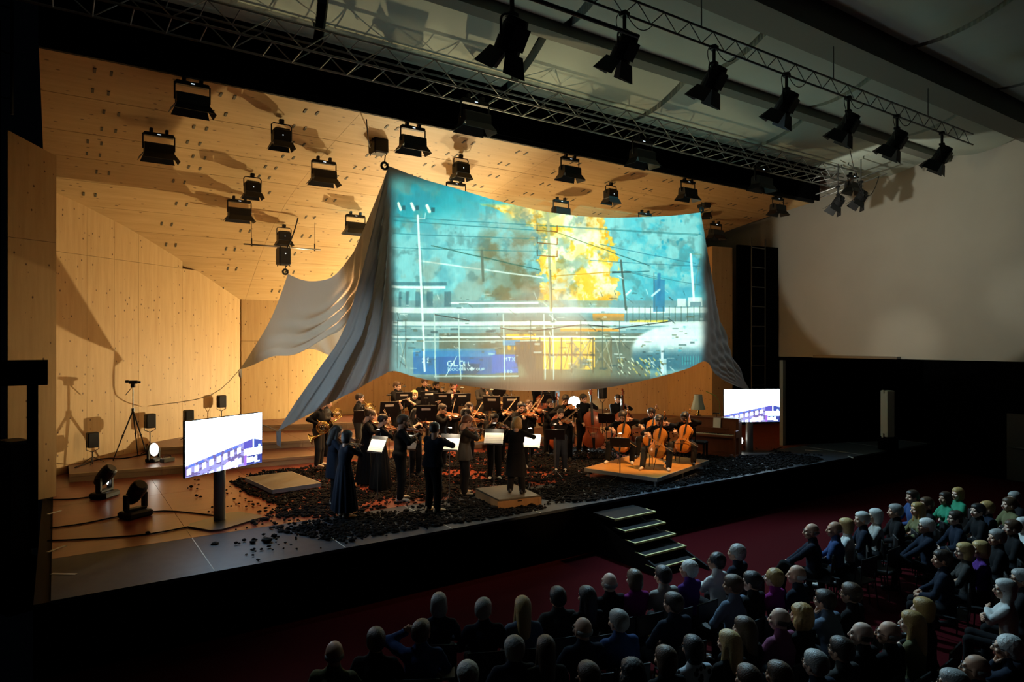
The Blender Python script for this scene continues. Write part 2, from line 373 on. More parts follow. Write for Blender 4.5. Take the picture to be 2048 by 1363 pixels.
def hand_template(curl):
    """right hand: wrist at the origin, fingers along +Y, palm facing -Z, thumb towards -X"""
    p = [cap((0, -.03, 0), (0, .015, 0), .027, .028, 2), cap((-.024, .03, 0), (-.026, .080, 0), .020, .015, 2), cap((.0, .03, 0), (-.004, .085, 0), .020, .015, 2),
         cap((.022, .03, 0), (.022, .078, 0), .019, .014, 2)]
    for x, L in ((-.030, .072), (-.010, .080), (.011, .074), (.030, .058)):
        q = Vector((x, .085, 0)); a = 0.25 + curl * 0.5
        for seg, (l, r) in enumerate(((.45, .0095), (.32, .0088), (.23, .0078))):
            d = Vector((x * .8, math.cos(a), -math.sin(a))); e = q + d * (L * l); p.append(cap(q, e, r, r * .93, 2)); q = e; a += 0.15 + curl * 0.75
    q = Vector((-.026, .012, -.008)); e = q + Vector((-.030, .030, -.014)); g = e + Vector((-.008, .030, -.010 - .012 * curl)); h = g + Vector((.006, .022, -.008 - .006 * curl))
    p += [cap(q, e, .014, .012, 2), cap(e, g, .0115, .010, 2), cap(g, h, .010, .008, 2)]
    return snet(p, .0062, .007)
HAND = {c: hand_template(v) for c, v in (('open', 0.25), ('curl', 1.0))}
def ik(s, t, l1, l2, pole):
    s, t, pole = Vector(s), Vector(t), Vector(pole); d = t - s; L = min(d.length, (l1 + l2) * .995); d.normalize(); t = s + d * L
    a = (l1 * l1 - l2 * l2 + L * L) / (2 * L); h = math.sqrt(max(l1 * l1 - a * a, 0))
    pp = pole - d * pole.dot(d)
    if pp.length < 1e-4: pp = Vector((0, 0, -1)) - d * Vector((0, 0, -1)).dot(d)
    pp.normalize(); return s + d * a + pp * h, t
def head_mx(pos, yaw=0, pitch=0, roll=0, sc=1.0):
    return Matrix.Translation(pos) @ Matrix.Rotation(-yaw, 4, 'Z') @ Matrix.Rotation(-pitch, 4, 'X') @ Matrix.Rotation(roll, 4, 'Y') @ Matrix.Scale(sc, 4)
def body(pose, vox=0.02):
    """pose: seated, lean, twist, wl, wr (wrist targets), pl, pr (elbow poles), hl, hr (hand palm normal, kind), female, sleeve, legs, hy, hp"""
    st = pose.get('seated', False); ln = pose.get('lean', 0.04); fem = pose.get('female', False)
    g = .93 if fem else 1.0; bulk = pose.get('bulk', 1.0) * g
    hz = .50 if st else .93
    up = Vector((0, math.sin(ln), math.cos(ln))); pel = Vector((0, 0, hz))
    sh = pel + up * .50; sw = .178 * g
    SL, SR = sh + Vector((-sw, 0, -.02)), sh + Vector((sw, 0, -.02))
    neck = pel + up * .565; head = neck + Vector((0, .022 + .05 * math.sin(ln + pose.get('hp', 0) * .6), .130))
    A = Vector((0, 0, 0))
    p = [ell(pel + Vector((0, -.01, .02)), (.165 * bulk * (1.04 if fem else 1), .125 * bulk, .135), 1), ell(pel + up * .17, (.150 * bulk * (.9 if fem else 1), .112 * bulk, .15), 0),
         ell(pel + up * .34, (.172 * bulk, .122 * bulk, .185), 0), cap(SL + Vector((.03, 0, -.035)), SR + Vector((-.03, 0, -.035)), .064 * g, .064 * g, 0), cap(neck + Vector((0, -.01, .0)), SL + Vector((.05, 0, .005)), .052, .046, 0), cap(neck + Vector((0, -.01, 0)), SR + Vector((-.05, 0, .005)), .052, .046, 0),
         cap(sh + up * .01, neck + Vector((0, .01, .03)), .075 * g, .056 * g, 0), cap(neck, neck + Vector((0, .018, .07)), .052 * g, .050 * g, 2)]
    if fem: p += [ell(pel + up * .35 + Vector((s * .07, .095, 0)), (.062, .055, .062), 0) for s in (1, -1)]
    kneeL = pose.get('kl'); kneeR = pose.get('kr')
    for s, kn in ((-1, kneeL), (1, kneeR)):
        hip = pel + Vector((s * .088, 0, -.03))
        if st:
            sp = pose.get('spread', .12)
            kn = Vector(kn) if kn else Vector((s * (.09 + sp), .42, .50)); an = Vector(pose.get('al' if s < 0 else 'ar', (kn.x + s * .01, kn.y + .02, .09)))
        else:
            an = Vector(pose.get('al' if s < 0 else 'ar', (s * .12, .0, .09))); kn = hip.lerp(an, .52) + Vector((0, .035, 0))
        lw = pose.get('legw', 1.0)
        p += [cap(hip, kn, .088 * lw * g, .063 * lw, 1), cap(kn, an, .062 * lw, .047 * lw * pose.get('flare', 1.0), 1)]
        pose['_an' + ('l' if s < 0 else 'r')] = an
    slv = pose.get('sleeve', 1.0); HM = []
    for s, S_, wk, pk, hk in ((-1, SL, 'wl', 'pl', 'hl'), (1, SR, 'wr', 'pr', 'hr')):
        t = pose.get(wk, (s * .24, .06, hz - .05)); pole = pose.get(pk, (s * .6, -.5, -.6))
        e, wr = ik(S_, t, .285 * g, .255 * g, pole)
        bm = 0 if slv > .1 else 2
        p += [cap(S_, S_.lerp(e, .45), .062 * g * bulk, .058 * g, 0), cap(S_.lerp(e, .4), e, .060 * g, .052 * g, bm)]
        if slv >= 1: p.append(cap(e, e.lerp(wr, .93), .053 * g, .041 * g, 0)); p.append(cap(e.lerp(wr, .9), wr, .031, .028, 2))
        elif slv > .45: p.append(cap(e, e.lerp(wr, .4), .049 * g, .045 * g, 0)); p.append(cap(e.lerp(wr, .35), wr, .040 * g, .028 * g, 2))
        else: p.append(cap(e, wr, .044 * g, .028 * g, 2))
        hn, hkind, hd = pose.get(hk, (None, 'open', None))
        d = Vector(hd) if hd is not None else (wr - e); d.normalize()
        nrm = Vector(hn) if hn is not None else Vector((-s, 0, -.3))       # palm normal
        HM.append((frame_to(wr, d, -nrm) @ Matrix.Diagonal((1.0 if s > 0 else -1.0, 1, 1, 1)) @ Matrix.Scale(g, 4), hkind))
        pose['_e' + ('l' if s < 0 else 'r')] = e
    sk = Skin(); sk.add(snet(p, vox, .035))
    hm = head_mx(head, pose.get('hy', 0), pose.get('hp', 0), pose.get('hroll', 0), 1.07 if fem else 1.11)
    sk.add(HEAD, hm)
    for mx, kd in HM: sk.add(HAND[kd], mx)
    return sk, hm, pose
# hair templates in head space
def hair_template(style):
    k = .02; ro = 0.0; vox = .0105
    top = [ell((0, -.016, .042), (.092, .112, .098), 0), ell((0, .035, .072), (.070, .066, .052), 0)]
    face = [sub(ell((0, .108, -.030), (.072, .085, .086))), sub(ell((0, .02, -.13), (.13, .12, .085)))]
    if style == 'short': p = top + [ell((0, -.055, .0), (.084, .064, .070), 0)] + face
    elif style == 'bald': p = [ell((0, -.03, .0), (.086, .086, .048), 0), sub(ell((0, .07, .0), (.12, .085, .12))), sub(ell((0, -.01, .085), (.10, .12, .062))), sub(ell((0, .0, -.10), (.12, .10, .06)))]
    elif style == 'bob': p = top + [ell((0, -.035, -.03), (.098, .085, .115), 0)] + [sub(ell((0, .100, -.050), (.066, .088, .105)))]
    elif style == 'long': p = top + [cap((0, -.06, .0), (0, -.085, -.26), .085, .075, 0), cap((.062, -.01, .0), (.075, .0, -.20), .035, .03, 0), cap((-.062, -.01, .0), (-.075, .0, -.20), .035, .03, 0), sub(ell((0, .10, -.06), (.062, .086, .12)))]
    elif style == 'curly': p = top + [ell((0, -.045, -.02), (.115, .095, .125), 0), ell((.07, -.01, -.06), (.055, .06, .08), 0), ell((-.07, -.01, -.06), (.055, .06, .08), 0), ell((0, -.02, .07), (.10, .10, .075), 0), sub(ell((0, .105, -.05), (.062, .088, .105)))]; ro = .006
    elif style == 'fluffy': p = [ell((0, -.025, .04), (.098, .112, .098), 0), ell((0, -.06, -.01), (.088, .066, .078), 0)] + face; ro = .004
    elif style == 'bun': p = top + [ell((0, -.055, .0), (.078, .06, .06), 0), ell((0, -.105, .085), (.046, .044, .042), 0)] + face
    elif style == 'ponytail': p = top + [ell((0, -.055, .0), (.078, .06, .06), 0), cap((0, -.10, .07), (0, -.145, .03), .03, .036, 0), cap((0, -.145, .03), (0, -.155, -.16), .036, .018, 0)] + face
    elif style == 'cap': p = [ell((0, -.012, .058), (.090, .108, .080), 0), cap((-.03, .095, .052), (.03, .095, .052), .028, .028, 0), sub(ell((0, .02, -.06), (.13, .15, .085)))]
    return snet(p, vox, k, ro)
_HT = {}; _HM = {}
HAIRC = {'black': (.010, .008, .008), 'dark': (.030, .017, .010), 'brown': (.075, .038, .018), 'auburn': (.16, .06, .025), 'blonde': (.55, .36, .14), 'gold': (.42, .25, .08), 'gray': (.30, .29, .27), 'white': (.62, .61, .57)}
HEXT = {'dark': 'black'}
for c_, v_ in HAIRC.items(): M['hair_' + c_] = mat('hair_' + c_, v_, 0.42, spec=0.6, noise=0.3, nscale=90, bump=0.6)
def hair(style, color, mx, parent):
    if style is None: return
    key = (style, color)
    if key not in _HM:
        if style not in _HT: _HT[style] = hair_template(style)
        sk = Skin(); sk.add(_HT[style]); _HM[key] = sk.mesh('hair', ['hair_' + color])
    o = link('cap' if style == 'cap' else 'hair', _HM[key], parent); o.matrix_local = mx; return o
def shoe_mesh(m):
    p = [cap((0, -.05, .045), (0, .02, .05), .042, .044, 0), cap((0, .02, .045), (0, .14, .032), .044, .036, 0), cap((0, .12, .03), (0, .17, .028), .036, .030, 0), cap((0, -.055, .05), (0, -.04, .10), .040, .043, 0),
         sub(ell((0, 0, -.06), (.2, .4, .062)))]
    sk = Skin(); sk.add(snet(p, .011, .015)); return sk.mesh('shoe', [m])
SHOE = {m: shoe_mesh(m) for m in ('white_shoe', 'black_shoe', 'tan_shoe')}
def glasses_mesh():
    mb = MB()
    for s in (1, -1):
        mb.torus(.022, .003, 14, 5, Matrix.Translation((.031 * s, .104, .002)) @ Matrix.Rotation(PI / 2, 4, 'X'))
        mb.tube([(.053 * s, .102, .006), (.078 * s, .06, .008), (.083 * s, -.01, .0)], .003, 5)
    mb.tube([(-.009, .108, .004), (.009, .108, .004)], .003, 5); return mb.mesh('glasses', 'black_metal')
GLASS = glasses_mesh()
def collar_mesh(m):
    mb = MB(); mb.lathe([(.062, -.03), (.067, .0), (.060, .022), (.055, .018)], 16, caps=False); return mb.mesh('collar', m, True)
def skirt(z0, z1, r0, r1, parent, m, pleats=14, deep=.03, sy=.75):
    n = 84; v = []; f = []; rows = 9
    for i in range(rows):
        t = i / (rows - 1); z = z1 + (z0 - z1) * t; r = r1 + (r0 - r1) * t ** .8
        for k in range(n):
            a = 2 * PI * k / n; rr = r + deep * t * math.sin(a * pleats) + deep * .5 * t * math.sin(a * 5 + 1)
            v.append((rr * math.cos(a), rr * sy * math.sin(a), z))
    for i in range(rows - 1):
        for k in range(n): j = (k + 1) % n; f.append((i * n + j, i * n + k, i * n + n + k, i * n + n + j))
    mb = MB(); mb.add(v, f); return mb.build('skirt', m, parent, True)
# ---------------------------------------------------------------- the hall and the wooden shell (stage floor z = 0, stalls floor z = -1)
SX0, SX1, SY0 = -0.25, 24.9, 10.65
ZH = -1.0
hall = tag(solid('floor_stalls', [(-8, -3), (25, -3), (25, SY0), (-8, SY0)], ZH - .2, ZH, 'carpet'), kind='structure')
fl = root('floor_stage', (0, 0, 0), kind='structure')
solid('stage_base', [(SX0, SY0 + .12), (SX1, SY0 + .12), (SX1, 26), (SX0, 26)], ZH, -.05, 'black', fl)
solid('stage_front', [(SX0, SY0), (SX1, SY0), (SX1, SY0 + .1), (SX0, SY0 + .1)], ZH, -.052, 'void', fl)
def box_mesh(name, sx, sy, sz, m, bev=0.0):
    mb = MB(); mb.box((0, 0, -sz), (sx, sy, 0), None, bev); return mb.mesh(name, m)
pb = box_mesh('floor_panel', 2.0 - .008, 2.0 - .008, .05, 'floor_brown'); pg = box_mesh('floor_panel', 2.0 - .010, 2.05 - .010, .05, 'floor_gray')
for i in range(13):
    x = -.06 + 2.0 * i
    if x + 2 <= SX1 + .9: o = link('floor_panel', pg, fl); o.location = (x, SY0, 0)
    if 0 < x < 24: jb = MB(); jb.box((x - .010, SY0 + .01, -.01), (x + .004, 12.69, .0025)); jb.build('joint_glint_strip', 'tape', fl)  # pale strips along the joints paint in the light caught there
    for j in range(7):
        if j >= 4 and (i < 3 or i > 9): pass
        o = link('floor_panel', pb, fl); o.location = (x, 12.70 + 2.0 * j, 0)
# risers, bowed forwards in the middle, each built from 1.9 m modules
def tier(front, back, z, name):
    t = root(name, (0, 0, 0), kind='structure')
    def yf(pts, x):
        for (xa, ya), (xb, yb) in zip(pts, pts[1:]):
            if xa <= x <= xb: return ya + (yb - ya) * (x - xa) / (xb - xa)
        return pts[-1][1]
    xa, xb = front[0][0], front[-1][0]; n = int((xb - xa) / 1.9)
    for i in range(n):
        x0 = xa + (xb - xa) * i / n + .004; x1 = xa + (xb - xa) * (i + 1) / n - .004
        y0, y1 = yf(front, x0), yf(front, x1)
        solid('riser_board', [(x0, y0 + .05), (x1, y1 + .05), (x1, back), (x0, back)], z - .05, z, 'riser_top', t)
        solid('riser_nosing', [(x0, y0), (x1, y1), (x1, y1 + .06), (x0, y0 + .06)], z - .07, z + .004, 'riser_edge', t)
        solid('riser_front', [(x0, y0 + .02), (x1, y1 + .02), (x1, y1 + .05), (x0, y0 + .05)], z - .22, z - .075, 'riser_edge', t)
    return t
TIERS = [(.20, [(.25, 19.3), (9.5, 18.15), (14, 18.2), (21.9, 19.4)], 24.7), (.40, [(2.2, 21.2), (9.0, 19.6), (14, 19.7), (20, 21.2)], 24.7), (.60, [(4.4, 23.5), (9, 21.9), (14, 21.9), (17.8, 23.6)], 24.7)]
for z, fr, bk in TIERS: tier(fr, bk, z, 'trim_riser_%d' % int(z * 5))
# shell ceiling: strips stepping down to the back, four panels each
PROF = [(13.9, 8.40), (15.6, 8.18), (17.3, 7.92), (18.6, 7.68), (19.8, 7.38), (21.0, 6.98), (22.0, 6.55), (22.9, 6.05), (23.8, 5.50), (24.8, 4.86)]
def zc(y):
    for (ya, za), (yb, zb) in zip(PROF, PROF[1:]):
        if y <= yb: return za + (zb - za) * (y - ya) / (yb - ya)
    return PROF[-1][1]
shell = root('ceiling_shell', (0, 0, 0), kind='structure')
XS = [-.25, 5.5, 11.0, 16.5, 22.55]
slots = MB()
for i, ((ya, za), (yb, zb)) in enumerate(zip(PROF, PROF[1:])):
    for xa, xb in zip(XS, XS[1:]):
        mb = MB(); d = .006; g = .003
        v = [(xa + g, ya, za - d), (xb - g, ya, za - d), (xb - g, yb - g, zb), (xa + g, yb - g, zb)]
        v += [(x, y, z + .07) for x, y, z in v]
        mb.add(v, [(0, 3, 2, 1)[::-1][::-1], (4, 5, 6, 7), (0, 1, 5, 4), (1, 2, 6, 5), (2, 3, 7, 6), (3, 0, 4, 7)]); mb.build('ceiling_panel', 'spruce_x', shell)
        for fy in (.28, .78) if yb - ya > 1.25 else (.5,):
            for q in range(3):
                x = xa + (xb - xa) * (q + .5 + .12 * ((i + q) % 2)) / 3; y = ya + (yb - ya) * fy; z = za - d + (zb - za + d) * fy
                for dx in (-.13, .13): slots.box((x + dx - .022, y - .09, z - .012 + .0), (x + dx + .022, y + .09, z + .05), Matrix.Translation((x + dx, y, z)) @ Matrix.Rotation(math.atan2(zb - za + d, yb - ya), 4, 'X') @ Matrix.Translation((-x - dx, -y, -z)))
tag(slots.build('vent_slot', 'slot', shell), kind='stuff')
fb = MB(); fb.box((-.25, 13.82, 8.36), (22.55, 13.9, 8.50)); fb.build('ceiling_edge', 'black', shell)
# shell walls
def wall_panels(rt, p0, d, spans, zb, seam, m='spruce_v', mirror=False, thick=.06):
    """upright panels along the wall: spans are (t0, t1, z top at t0, z top at t1)"""
    d = Vector(d).normalized(); nrm = Vector((d.y, -d.x)) * thick
    if mirror: nrm = -nrm
    for t0, t1, za, zb_ in spans:
        for lo, (ta, tb) in ((zb, (seam - .004, seam - .004)), (seam + .004, (za, zb_))) if seam else ((zb, (za, zb_)),):
            if min(ta, tb) - lo < .02: continue
            a = Vector(p0) + d * (t0 + .003); b = Vector(p0) + d * (t1 - .003)
            P = [(a.x, a.y), (b.x, b.y), (b.x - nrm.x, b.y - nrm.y), (a.x - nrm.x, a.y - nrm.y)]
            v = [(x, y, lo) for x, y in P] + [(P[0][0], P[0][1], ta), (P[1][0], P[1][1], tb), (P[2][0], P[2][1], tb), (P[3][0], P[3][1], ta)]
            mb = MB(); mb.add(v, [(3, 2, 1, 0), (4, 5, 6, 7), (0, 1, 5, 4), (1, 2, 6, 5), (2, 3, 7, 6), (3, 0, 4, 7)]); mb.build('wall_panel', m, rt)
D39 = (.777, .629)
def wall_t(px):
    q = ray(px, 681); c = q.x / q.y; return c * 20.5 / (.777 - c * .629)
def wall_z(px, py):
    t = wall_t(px); P = Vector((.777 * t, 20.5 + .629 * t)); return CAMZ + (681 - py) / FOC * (P.x * F.x + P.y * F.y)
TOPS = [(105.6, 370, 174, 412), (174, 403, 229, 441.5), (229, 438.6, 277.6, 468), (277.6, 458, 365, 522), (365, 517, 420, 564), (420, 556, 482, 605)]
spans = [(wall_t(a), wall_t(c), wall_z(a, b), wall_z(c, d_)) for a, b, c, d_ in TOPS]
T1 = wall_t(482)
wl = root('wall_left', (0, 0, 0), kind='structure')
wall_panels(wl, (0, 20.5), D39, spans, .0, 5.67)
wall_panels(wl, (.0, 17.75), (-.875, -.485), [(0, .95, 7.45, 7.75)], 0, 5.55, mirror=True)
wr = root('wall_right', (0, 0, 0), kind='structure')
XC = 22.2
wall_panels(wr, (XC, 20.5), (-D39[0], D39[1]), spans, .0, 5.67, mirror=True)
wall_panels(wr, (21.75, 17.7), (.45, 2.8), [(0, 1.4, 7.2, 7.2), (1.4, 2.83, 7.2, 7.3)], 0, 5.55, mirror=True)
wall_panels(wr, (21.75, 17.7), (1.0, -.2), [(0, 1.02, 7.2, 7.2)], 0, 4.9)
wb = root('wall_back', (0, 0, 0), kind='structure')
xa = .777 * T1; xb = XC - xa; nb = 7
wall_panels(wb, (xa, 24.8), (1, 0), [((xb - xa) * i / nb, (xb - xa) * (i + 1) / nb, 4.86, 4.86) for i in range(nb)], 0, 3.4)
# dark masking around the stage, hall side wall, hall ceiling
mk = root('wall_masking', (0, 0, 0), kind='structure')
solid('masking_drape', [(-.25, 13.7), (22.7, 13.7), (22.7, 13.78), (-.25, 13.78)], 8.45, 10.4, 'void', mk)
solid('masking_drape', [(22.85, 17.3), (24.95, 16.9), (24.95, 17.0), (22.85, 17.4)], 0, 7.3, 'void', mk)
solid('masking_drape', [(22.2, 20.6), (24.95, 21.5), (24.95, 21.6), (22.2, 20.7)], 0, 8, 'void', mk)
solid('masking_drape', [(-3.5, 17.9), (-.95, 17.3), (-.95, 17.4), (-3.5, 18.0)], 0, 10, 'void', mk)
solid('masking_drape', [(-1.6, 9.6), (-1.5, 9.6), (-1.5, 17.8), (-1.6, 17.8)], -1, 10, 'void', mk)
solid('masking_flat', [(-1.45, 13.4), (-.12, 13.4), (-.12, 13.9), (-1.45, 13.9)], 2.68, 3.08, 'void', mk)
solid('masking_post', [(-.40, 13.5), (-.25, 13.5), (-.25, 13.65), (-.40, 13.65)], 0, 2.68, 'void', mk)
solid('masking_flat', [(19.66, 13.12), (24.9, 11.2), (24.9, 11.3), (19.66, 13.22)], 0, 2.74, 'void', mk)
solid('edge_post', [(19.56, 13.08), (19.66, 13.05), (19.66, 13.2), (19.56, 13.2)], 0, 2.77, 'post', mk)
wh = root('wall_hall_right', (0, 0, 0), kind='structure')
solid('plaster_wall', [(25, -3), (25.2, -3), (25.2, 25), (25, 25)], 2.75, 11, 'plaster', wh)
solid('dark_dado', [(24.9, -3), (25.2, -3), (25.2, 25), (24.9, 25)], ZH, 2.75, 'void', wh)
solid('ledge', [(24.7, 12), (24.99, 12), (24.99, 15.2), (24.7, 15.2)], 2.75, 2.84, 'darkalu', wh)
dg = tag(MB().build('door_1', 'doorgray'), kind='structure'); bpy.data.objects.remove(dg)
d1 = root('door_1', (24.88, 8.1, ZH + .02), kind='structure')
mb = MB(); mb.box((-.05, -1.0, 0), (0, .62, 2.1), None, .01); mb.box((-.06, -1.0, 1.02), (-.05, .62, 1.05)); mb.build('leaf', 'doorgray', d1)
mb = MB(); mb.tube([(-.1, .45, 1.05), (-.1, .1, 1.05)], .015, 6); mb.build('handle', 'darkalu', d1)
# hall ceiling: bowed fabric baffles in three rows between beams
ce = root('ceiling_hall', (0, 0, 0), kind='structure')
solid('ceiling_slab', [(-8, -3), (25, -3), (25, 13.7), (-8, 13.7)], 10.5, 10.7, 'void', ce)
def baffle(x0, x1, y0, y1, z0, z1, bow):
    n = 8; m = 6; v = []; f = []
    for j in range(m + 1):
        for i in range(n + 1):
            t = i / n; u = j / m; y = y0 + (y1 - y0) * t; z = z0 + (z1 - z0) * t - bow * 4 * t * (1 - t)
            v.append((x0 + .10 + (x1 - x0 - .20) * u + (t - .5) * .7, y, z))
    for j in range(m):
        for i in range(n): a = j * (n + 1) + i; f.append((a, a + n + 1, a + n + 2, a + 1))
    mb = MB(); mb.add(v, f); o = mb.build('ceiling_baffle', 'baffle', ce, True)
    for sd in (0, m):
        eb = MB(); vv = []; ff = []; N = 40
        for i in range(N + 1):
            t = i / N; y = y0 + (y1 - y0) * t; z = z0 + (z1 - z0) * t - bow * 4 * t * (1 - t); x = (x0 + .10 if sd == 0 else x1 - .10) + (t - .5) * .7 + .012 * (i % 2)
            vv += [(x, y, z), (x, y, z + .30)]
        for i in range(N): ff.append((2 * i, 2 * i + 2, 2 * i + 3, 2 * i + 1))
        eb.add(vv, ff); eb.build('baffle_edge', 'baffle_edge', ce)
for y0, y1, z0, z1, xs in ((10.75, 13.35, 9.65, 9.45, [-5, -.4, 4.0, 8.5, 12.7, 17.6, 22.0, 26]), (8.15, 10.35, 9.75, 9.65, [-5.5, -1, 3.6, 8, 12.2, 16.3, 20.9, 25.4]), (4.9, 7.2, 9.95, 9.85, [-6, -1.5, 2.6, 6.8, 11.0, 15.2, 19.6, 24.9])):
    for a, b in zip(xs, xs[1:]): baffle(a, min(b, 24.95), y0, y1, z0, z1, .16)
for ya, yb, z in ((10.38, 10.72, 9.45), (7.3, 8.0, 9.35)):
    solid('ceiling_beam', [(-8, ya), (25, ya), (25, yb), (-8, yb)], z, 10.5, 'beam', ce)
# ---------------------------------------------------------------- the hung cloth and the picture thrown onto it by a projector
def vnoise(x, y, seed):
    g = np.random.default_rng(seed).random((64, 64)); xi = np.floor(x).astype(int); yi = np.floor(y).astype(int); fx = x - xi; fy = y - yi
    fx = fx * fx * (3 - 2 * fx); fy = fy * fy * (3 - 2 * fy); a = lambda i, j: g[(xi + i) % 64, (yi + j) % 64]
    return (a(0, 0) * (1 - fx) + a(1, 0) * fx) * (1 - fy) + (a(0, 1) * (1 - fx) + a(1, 1) * fx) * fy
def fbm(x, y, s, seed, o=4):
    t = 0; am = .5
    for i in range(o): t = t + am * vnoise(x / s + 7 * i, y / s + 3 * i, seed + i); s /= 2.1; am *= .55
    return t
SY = 14.3
PX0, PX1, PZ0, PZ1, PW, PH = 6.0, 17.5, 1.9, 7.7, 1150, 580
FONT = {'G': '01110 10000 10011 10001 01110', 'L': '10000 10000 10000 10000 11111', 'O': '01110 10001 10001 10001 01110', 'B': '11110 10001 11110 10001 11110', 'D': '11110 10001 10001 10001 11110', 'M': '10001 11011 10101 10001 10001', 'T': '11111 00100 00100 00100 00100', 'X': '10001 01010 00100 01010 10001',
        'o': '00000 01110 10001 10001 01110', 'c': '00000 01111 10000 10000 01111', 'm': '00000 11010 10101 10101 10101', 'n': '00000 11110 10001 10001 10001', 'i': '00100 00000 00100 00100 00100', 'v': '00000 10001 10001 01010 00100', 'e': '01110 10001 11111 10000 01110', 'r': '00000 10110 11000 10000 10000', 'u': '00000 10001 10001 10001 01111', 'p': '00000 11110 10001 11110 10000', 'l': '01000 01000 01000 01000 00110', '1': '00100 01100 00100 00100 01110', '6': '01110 10000 11110 10001 01110', '0': '01110 10001 10001 10001 01110', ' ': '00000 00000 00000 00000 00000'}
def proj_pixels():
    X, Z = np.meshgrid(PX0 + (PX1 - PX0) * (np.arange(PW) + .5) / PW, PZ0 + (PZ1 - PZ0) * (np.arange(PH) + .5) / PH)
    D = F.x * X + F.y * SY; U = 1024 + FOC * (R.x * X + R.y * SY) / D; V = 681 - FOC * (Z - CAMZ) / D
    def ss(a, b, x): t = np.clip((x - a) / (b - a), 0, 1); return t * t * (3 - 2 * t)
    n1 = fbm(U, V, 90, 1); n2 = fbm(U, V, 28, 5, 5); n3 = fbm(U, V, 9, 11, 3)
    img = np.zeros((PH, PW, 3))
    def mixc(c, a): img[:] = img * (1 - a[..., None]) + np.array(c) / 255 * a[..., None]
    one = np.ones_like(U)
    mixc((128, 205, 205), one)                                                          # pale sky
    mixc((0, 158, 172), np.clip(ss(500, 380, V + .22 * (U - 780)) * (.75 + n1), 0, 1))  # deep cyan corner
    mixc((60, 185, 200), ss(1210, 1290, U) * ss(.42, .6, n2) * ss(640, 560, V) * .7)
    sp = ss(.60, .66, fbm(U, V, 13, 31, 2)) * ss(1250, 1330, U) * ss(610, 540, V)
    mixc((20, 165, 190), sp * .7)
    mixc((70, 165, 190), ss(.48, .65, n1) * ss(1215, 1250, U) * .5 * ss(470, 560, V))
    mixc((58, 150, 165), ss(.5, .62, fbm(U, V, 60, 21)) * ss(1000, 900, U) * .4)
    sm = np.clip(ss(.30, .55, n1 * .5 + n2 * .5) * ss(968, 1010, U + 40 * n2) * ss(1120, 1080, U) * ss(430, 500, V), 0, 1)
    mixc((128, 145, 122), sm * .7); mixc((112, 112, 76), sm * ss(.45, .65, n2) * .65)
    mixc((98, 104, 74), ss(520, 610, V) * ss(985, 1030, U) * ss(1100, 1075, U) * .65)
    # flame
    cx = 1150 + 30 * np.sin(V / 70); hw = np.interp(V, [405, 430, 470, 520, 560, 600, 618], [135, 80, 62, 82, 72, 72, 66])
    cx = np.interp(V, [405, 430, 470, 520, 560, 600, 618], [1080, 1118, 1145, 1160, 1158, 1150, 1148])
    fd = (hw - np.abs(U - cx)) + (n2 - .5) * 70 + (n3 - .5) * 25
    fm = ss(-4, 7, fd) * ss(622, 616, V) * ss(404, 418, V)
    mixc((238, 178, 35), fm); mixc((246, 238, 150), fm * ss(2, 26, fd + (n3 - .5) * 50)); mixc((222, 246, 210), fm * ss(.36, .58, fbm(U, V, 36, 41)) * .95); mixc((240, 190, 40), fm * ss(.52, .70, fbm(U, V, 20, 61)) * .75); mixc((236, 150, 20), fm * ss(570, 615, V) * ss(.45, .6, n2) * .8)
    mixc((200, 185, 110), ss(.3, .5, n2) * ss(995, 1030, U) * ss(1075, 1050, U) * ss(408, 420, V) * ss(452, 425, V) * .9)
    def seg(p, q, w, c, al=1.0):
        (x0, y0), (x1, y1) = p, q
        b = (U > min(x0, x1) - w - 3) & (U < max(x0, x1) + w + 3) & (V > min(y0, y1) - w - 3) & (V < max(y0, y1) + w + 3)
        if not b.any(): return
        u = U[b]; v = V[b]; dx, dy = x1 - x0, y1 - y0; t = np.clip(((u - x0) * dx + (v - y0) * dy) / (dx * dx + dy * dy), 0, 1)
        d = np.hypot(u - x0 - t * dx, v - y0 - t * dy); a = np.clip(w / 2 + .5 - d, 0, 1) * al; img[b] = img[b] * (1 - a[:, None]) + np.array(c) / 255 * a[:, None]
    def rect(x0, y0, x1, y1, c, al=1.0, ns=None):
        a = np.clip(np.minimum(np.minimum(U - x0, x1 - U), np.minimum(V - y0, y1 - V)) + .5, 0, 1) * al
        if ns is not None: a = a * ns
        mixc(c, a)
    def text(s, x, y, px, c, skew=0):
        for ch in s:
            for r, row in enumerate(FONT[ch].split()):
                for q, b in enumerate(row):
                    if b == '1': rect(x + q * px, y + r * px * 1.25, x + q * px + px, y + r * px * 1.25 + px * 1.25, c, .95)
            x += px * 6
    W_ = (222, 250, 240); DK = (40, 70, 70)
    for p, q, w, c, al in [((780, 432), (1395, 470), 1.2, (20, 120, 130), .8), ((785, 440), (1100, 462), 1.5, (15, 120, 130), .8), ((1090, 450), (1400, 468), 1.2, (30, 110, 110), .7), ((780, 466), (1095, 478), 1.3, (20, 120, 130), .8), ((780, 494), (1090, 503), 1.2, (20, 120, 130), .8), ((865, 490), (1080, 540), 1.8, (25, 100, 90), .85), ((1085, 455), (1300, 530), 1.2, (60, 90, 40), .8), ((1200, 488), (1390, 526), 1.2, (20, 110, 130), .8), ((1215, 500), (1300, 530), 1.2, (20, 110, 130), .8), ((1180, 520), (1400, 532), 1.2, (20, 110, 130), .8), ((1250, 540), (1400, 570), 1.2, (40, 120, 130), .7), ((840, 520), (1085, 555), 3.0, W_, .7), ((1100, 552), (1225, 543), 1.5, (190, 140, 10), .9), ((1225, 545), (1300, 541), 1.5, (20, 110, 120), .9), ((1265, 545), (1330, 560), 1.2, DK, .6)]: seg(p, q, w, c, al)
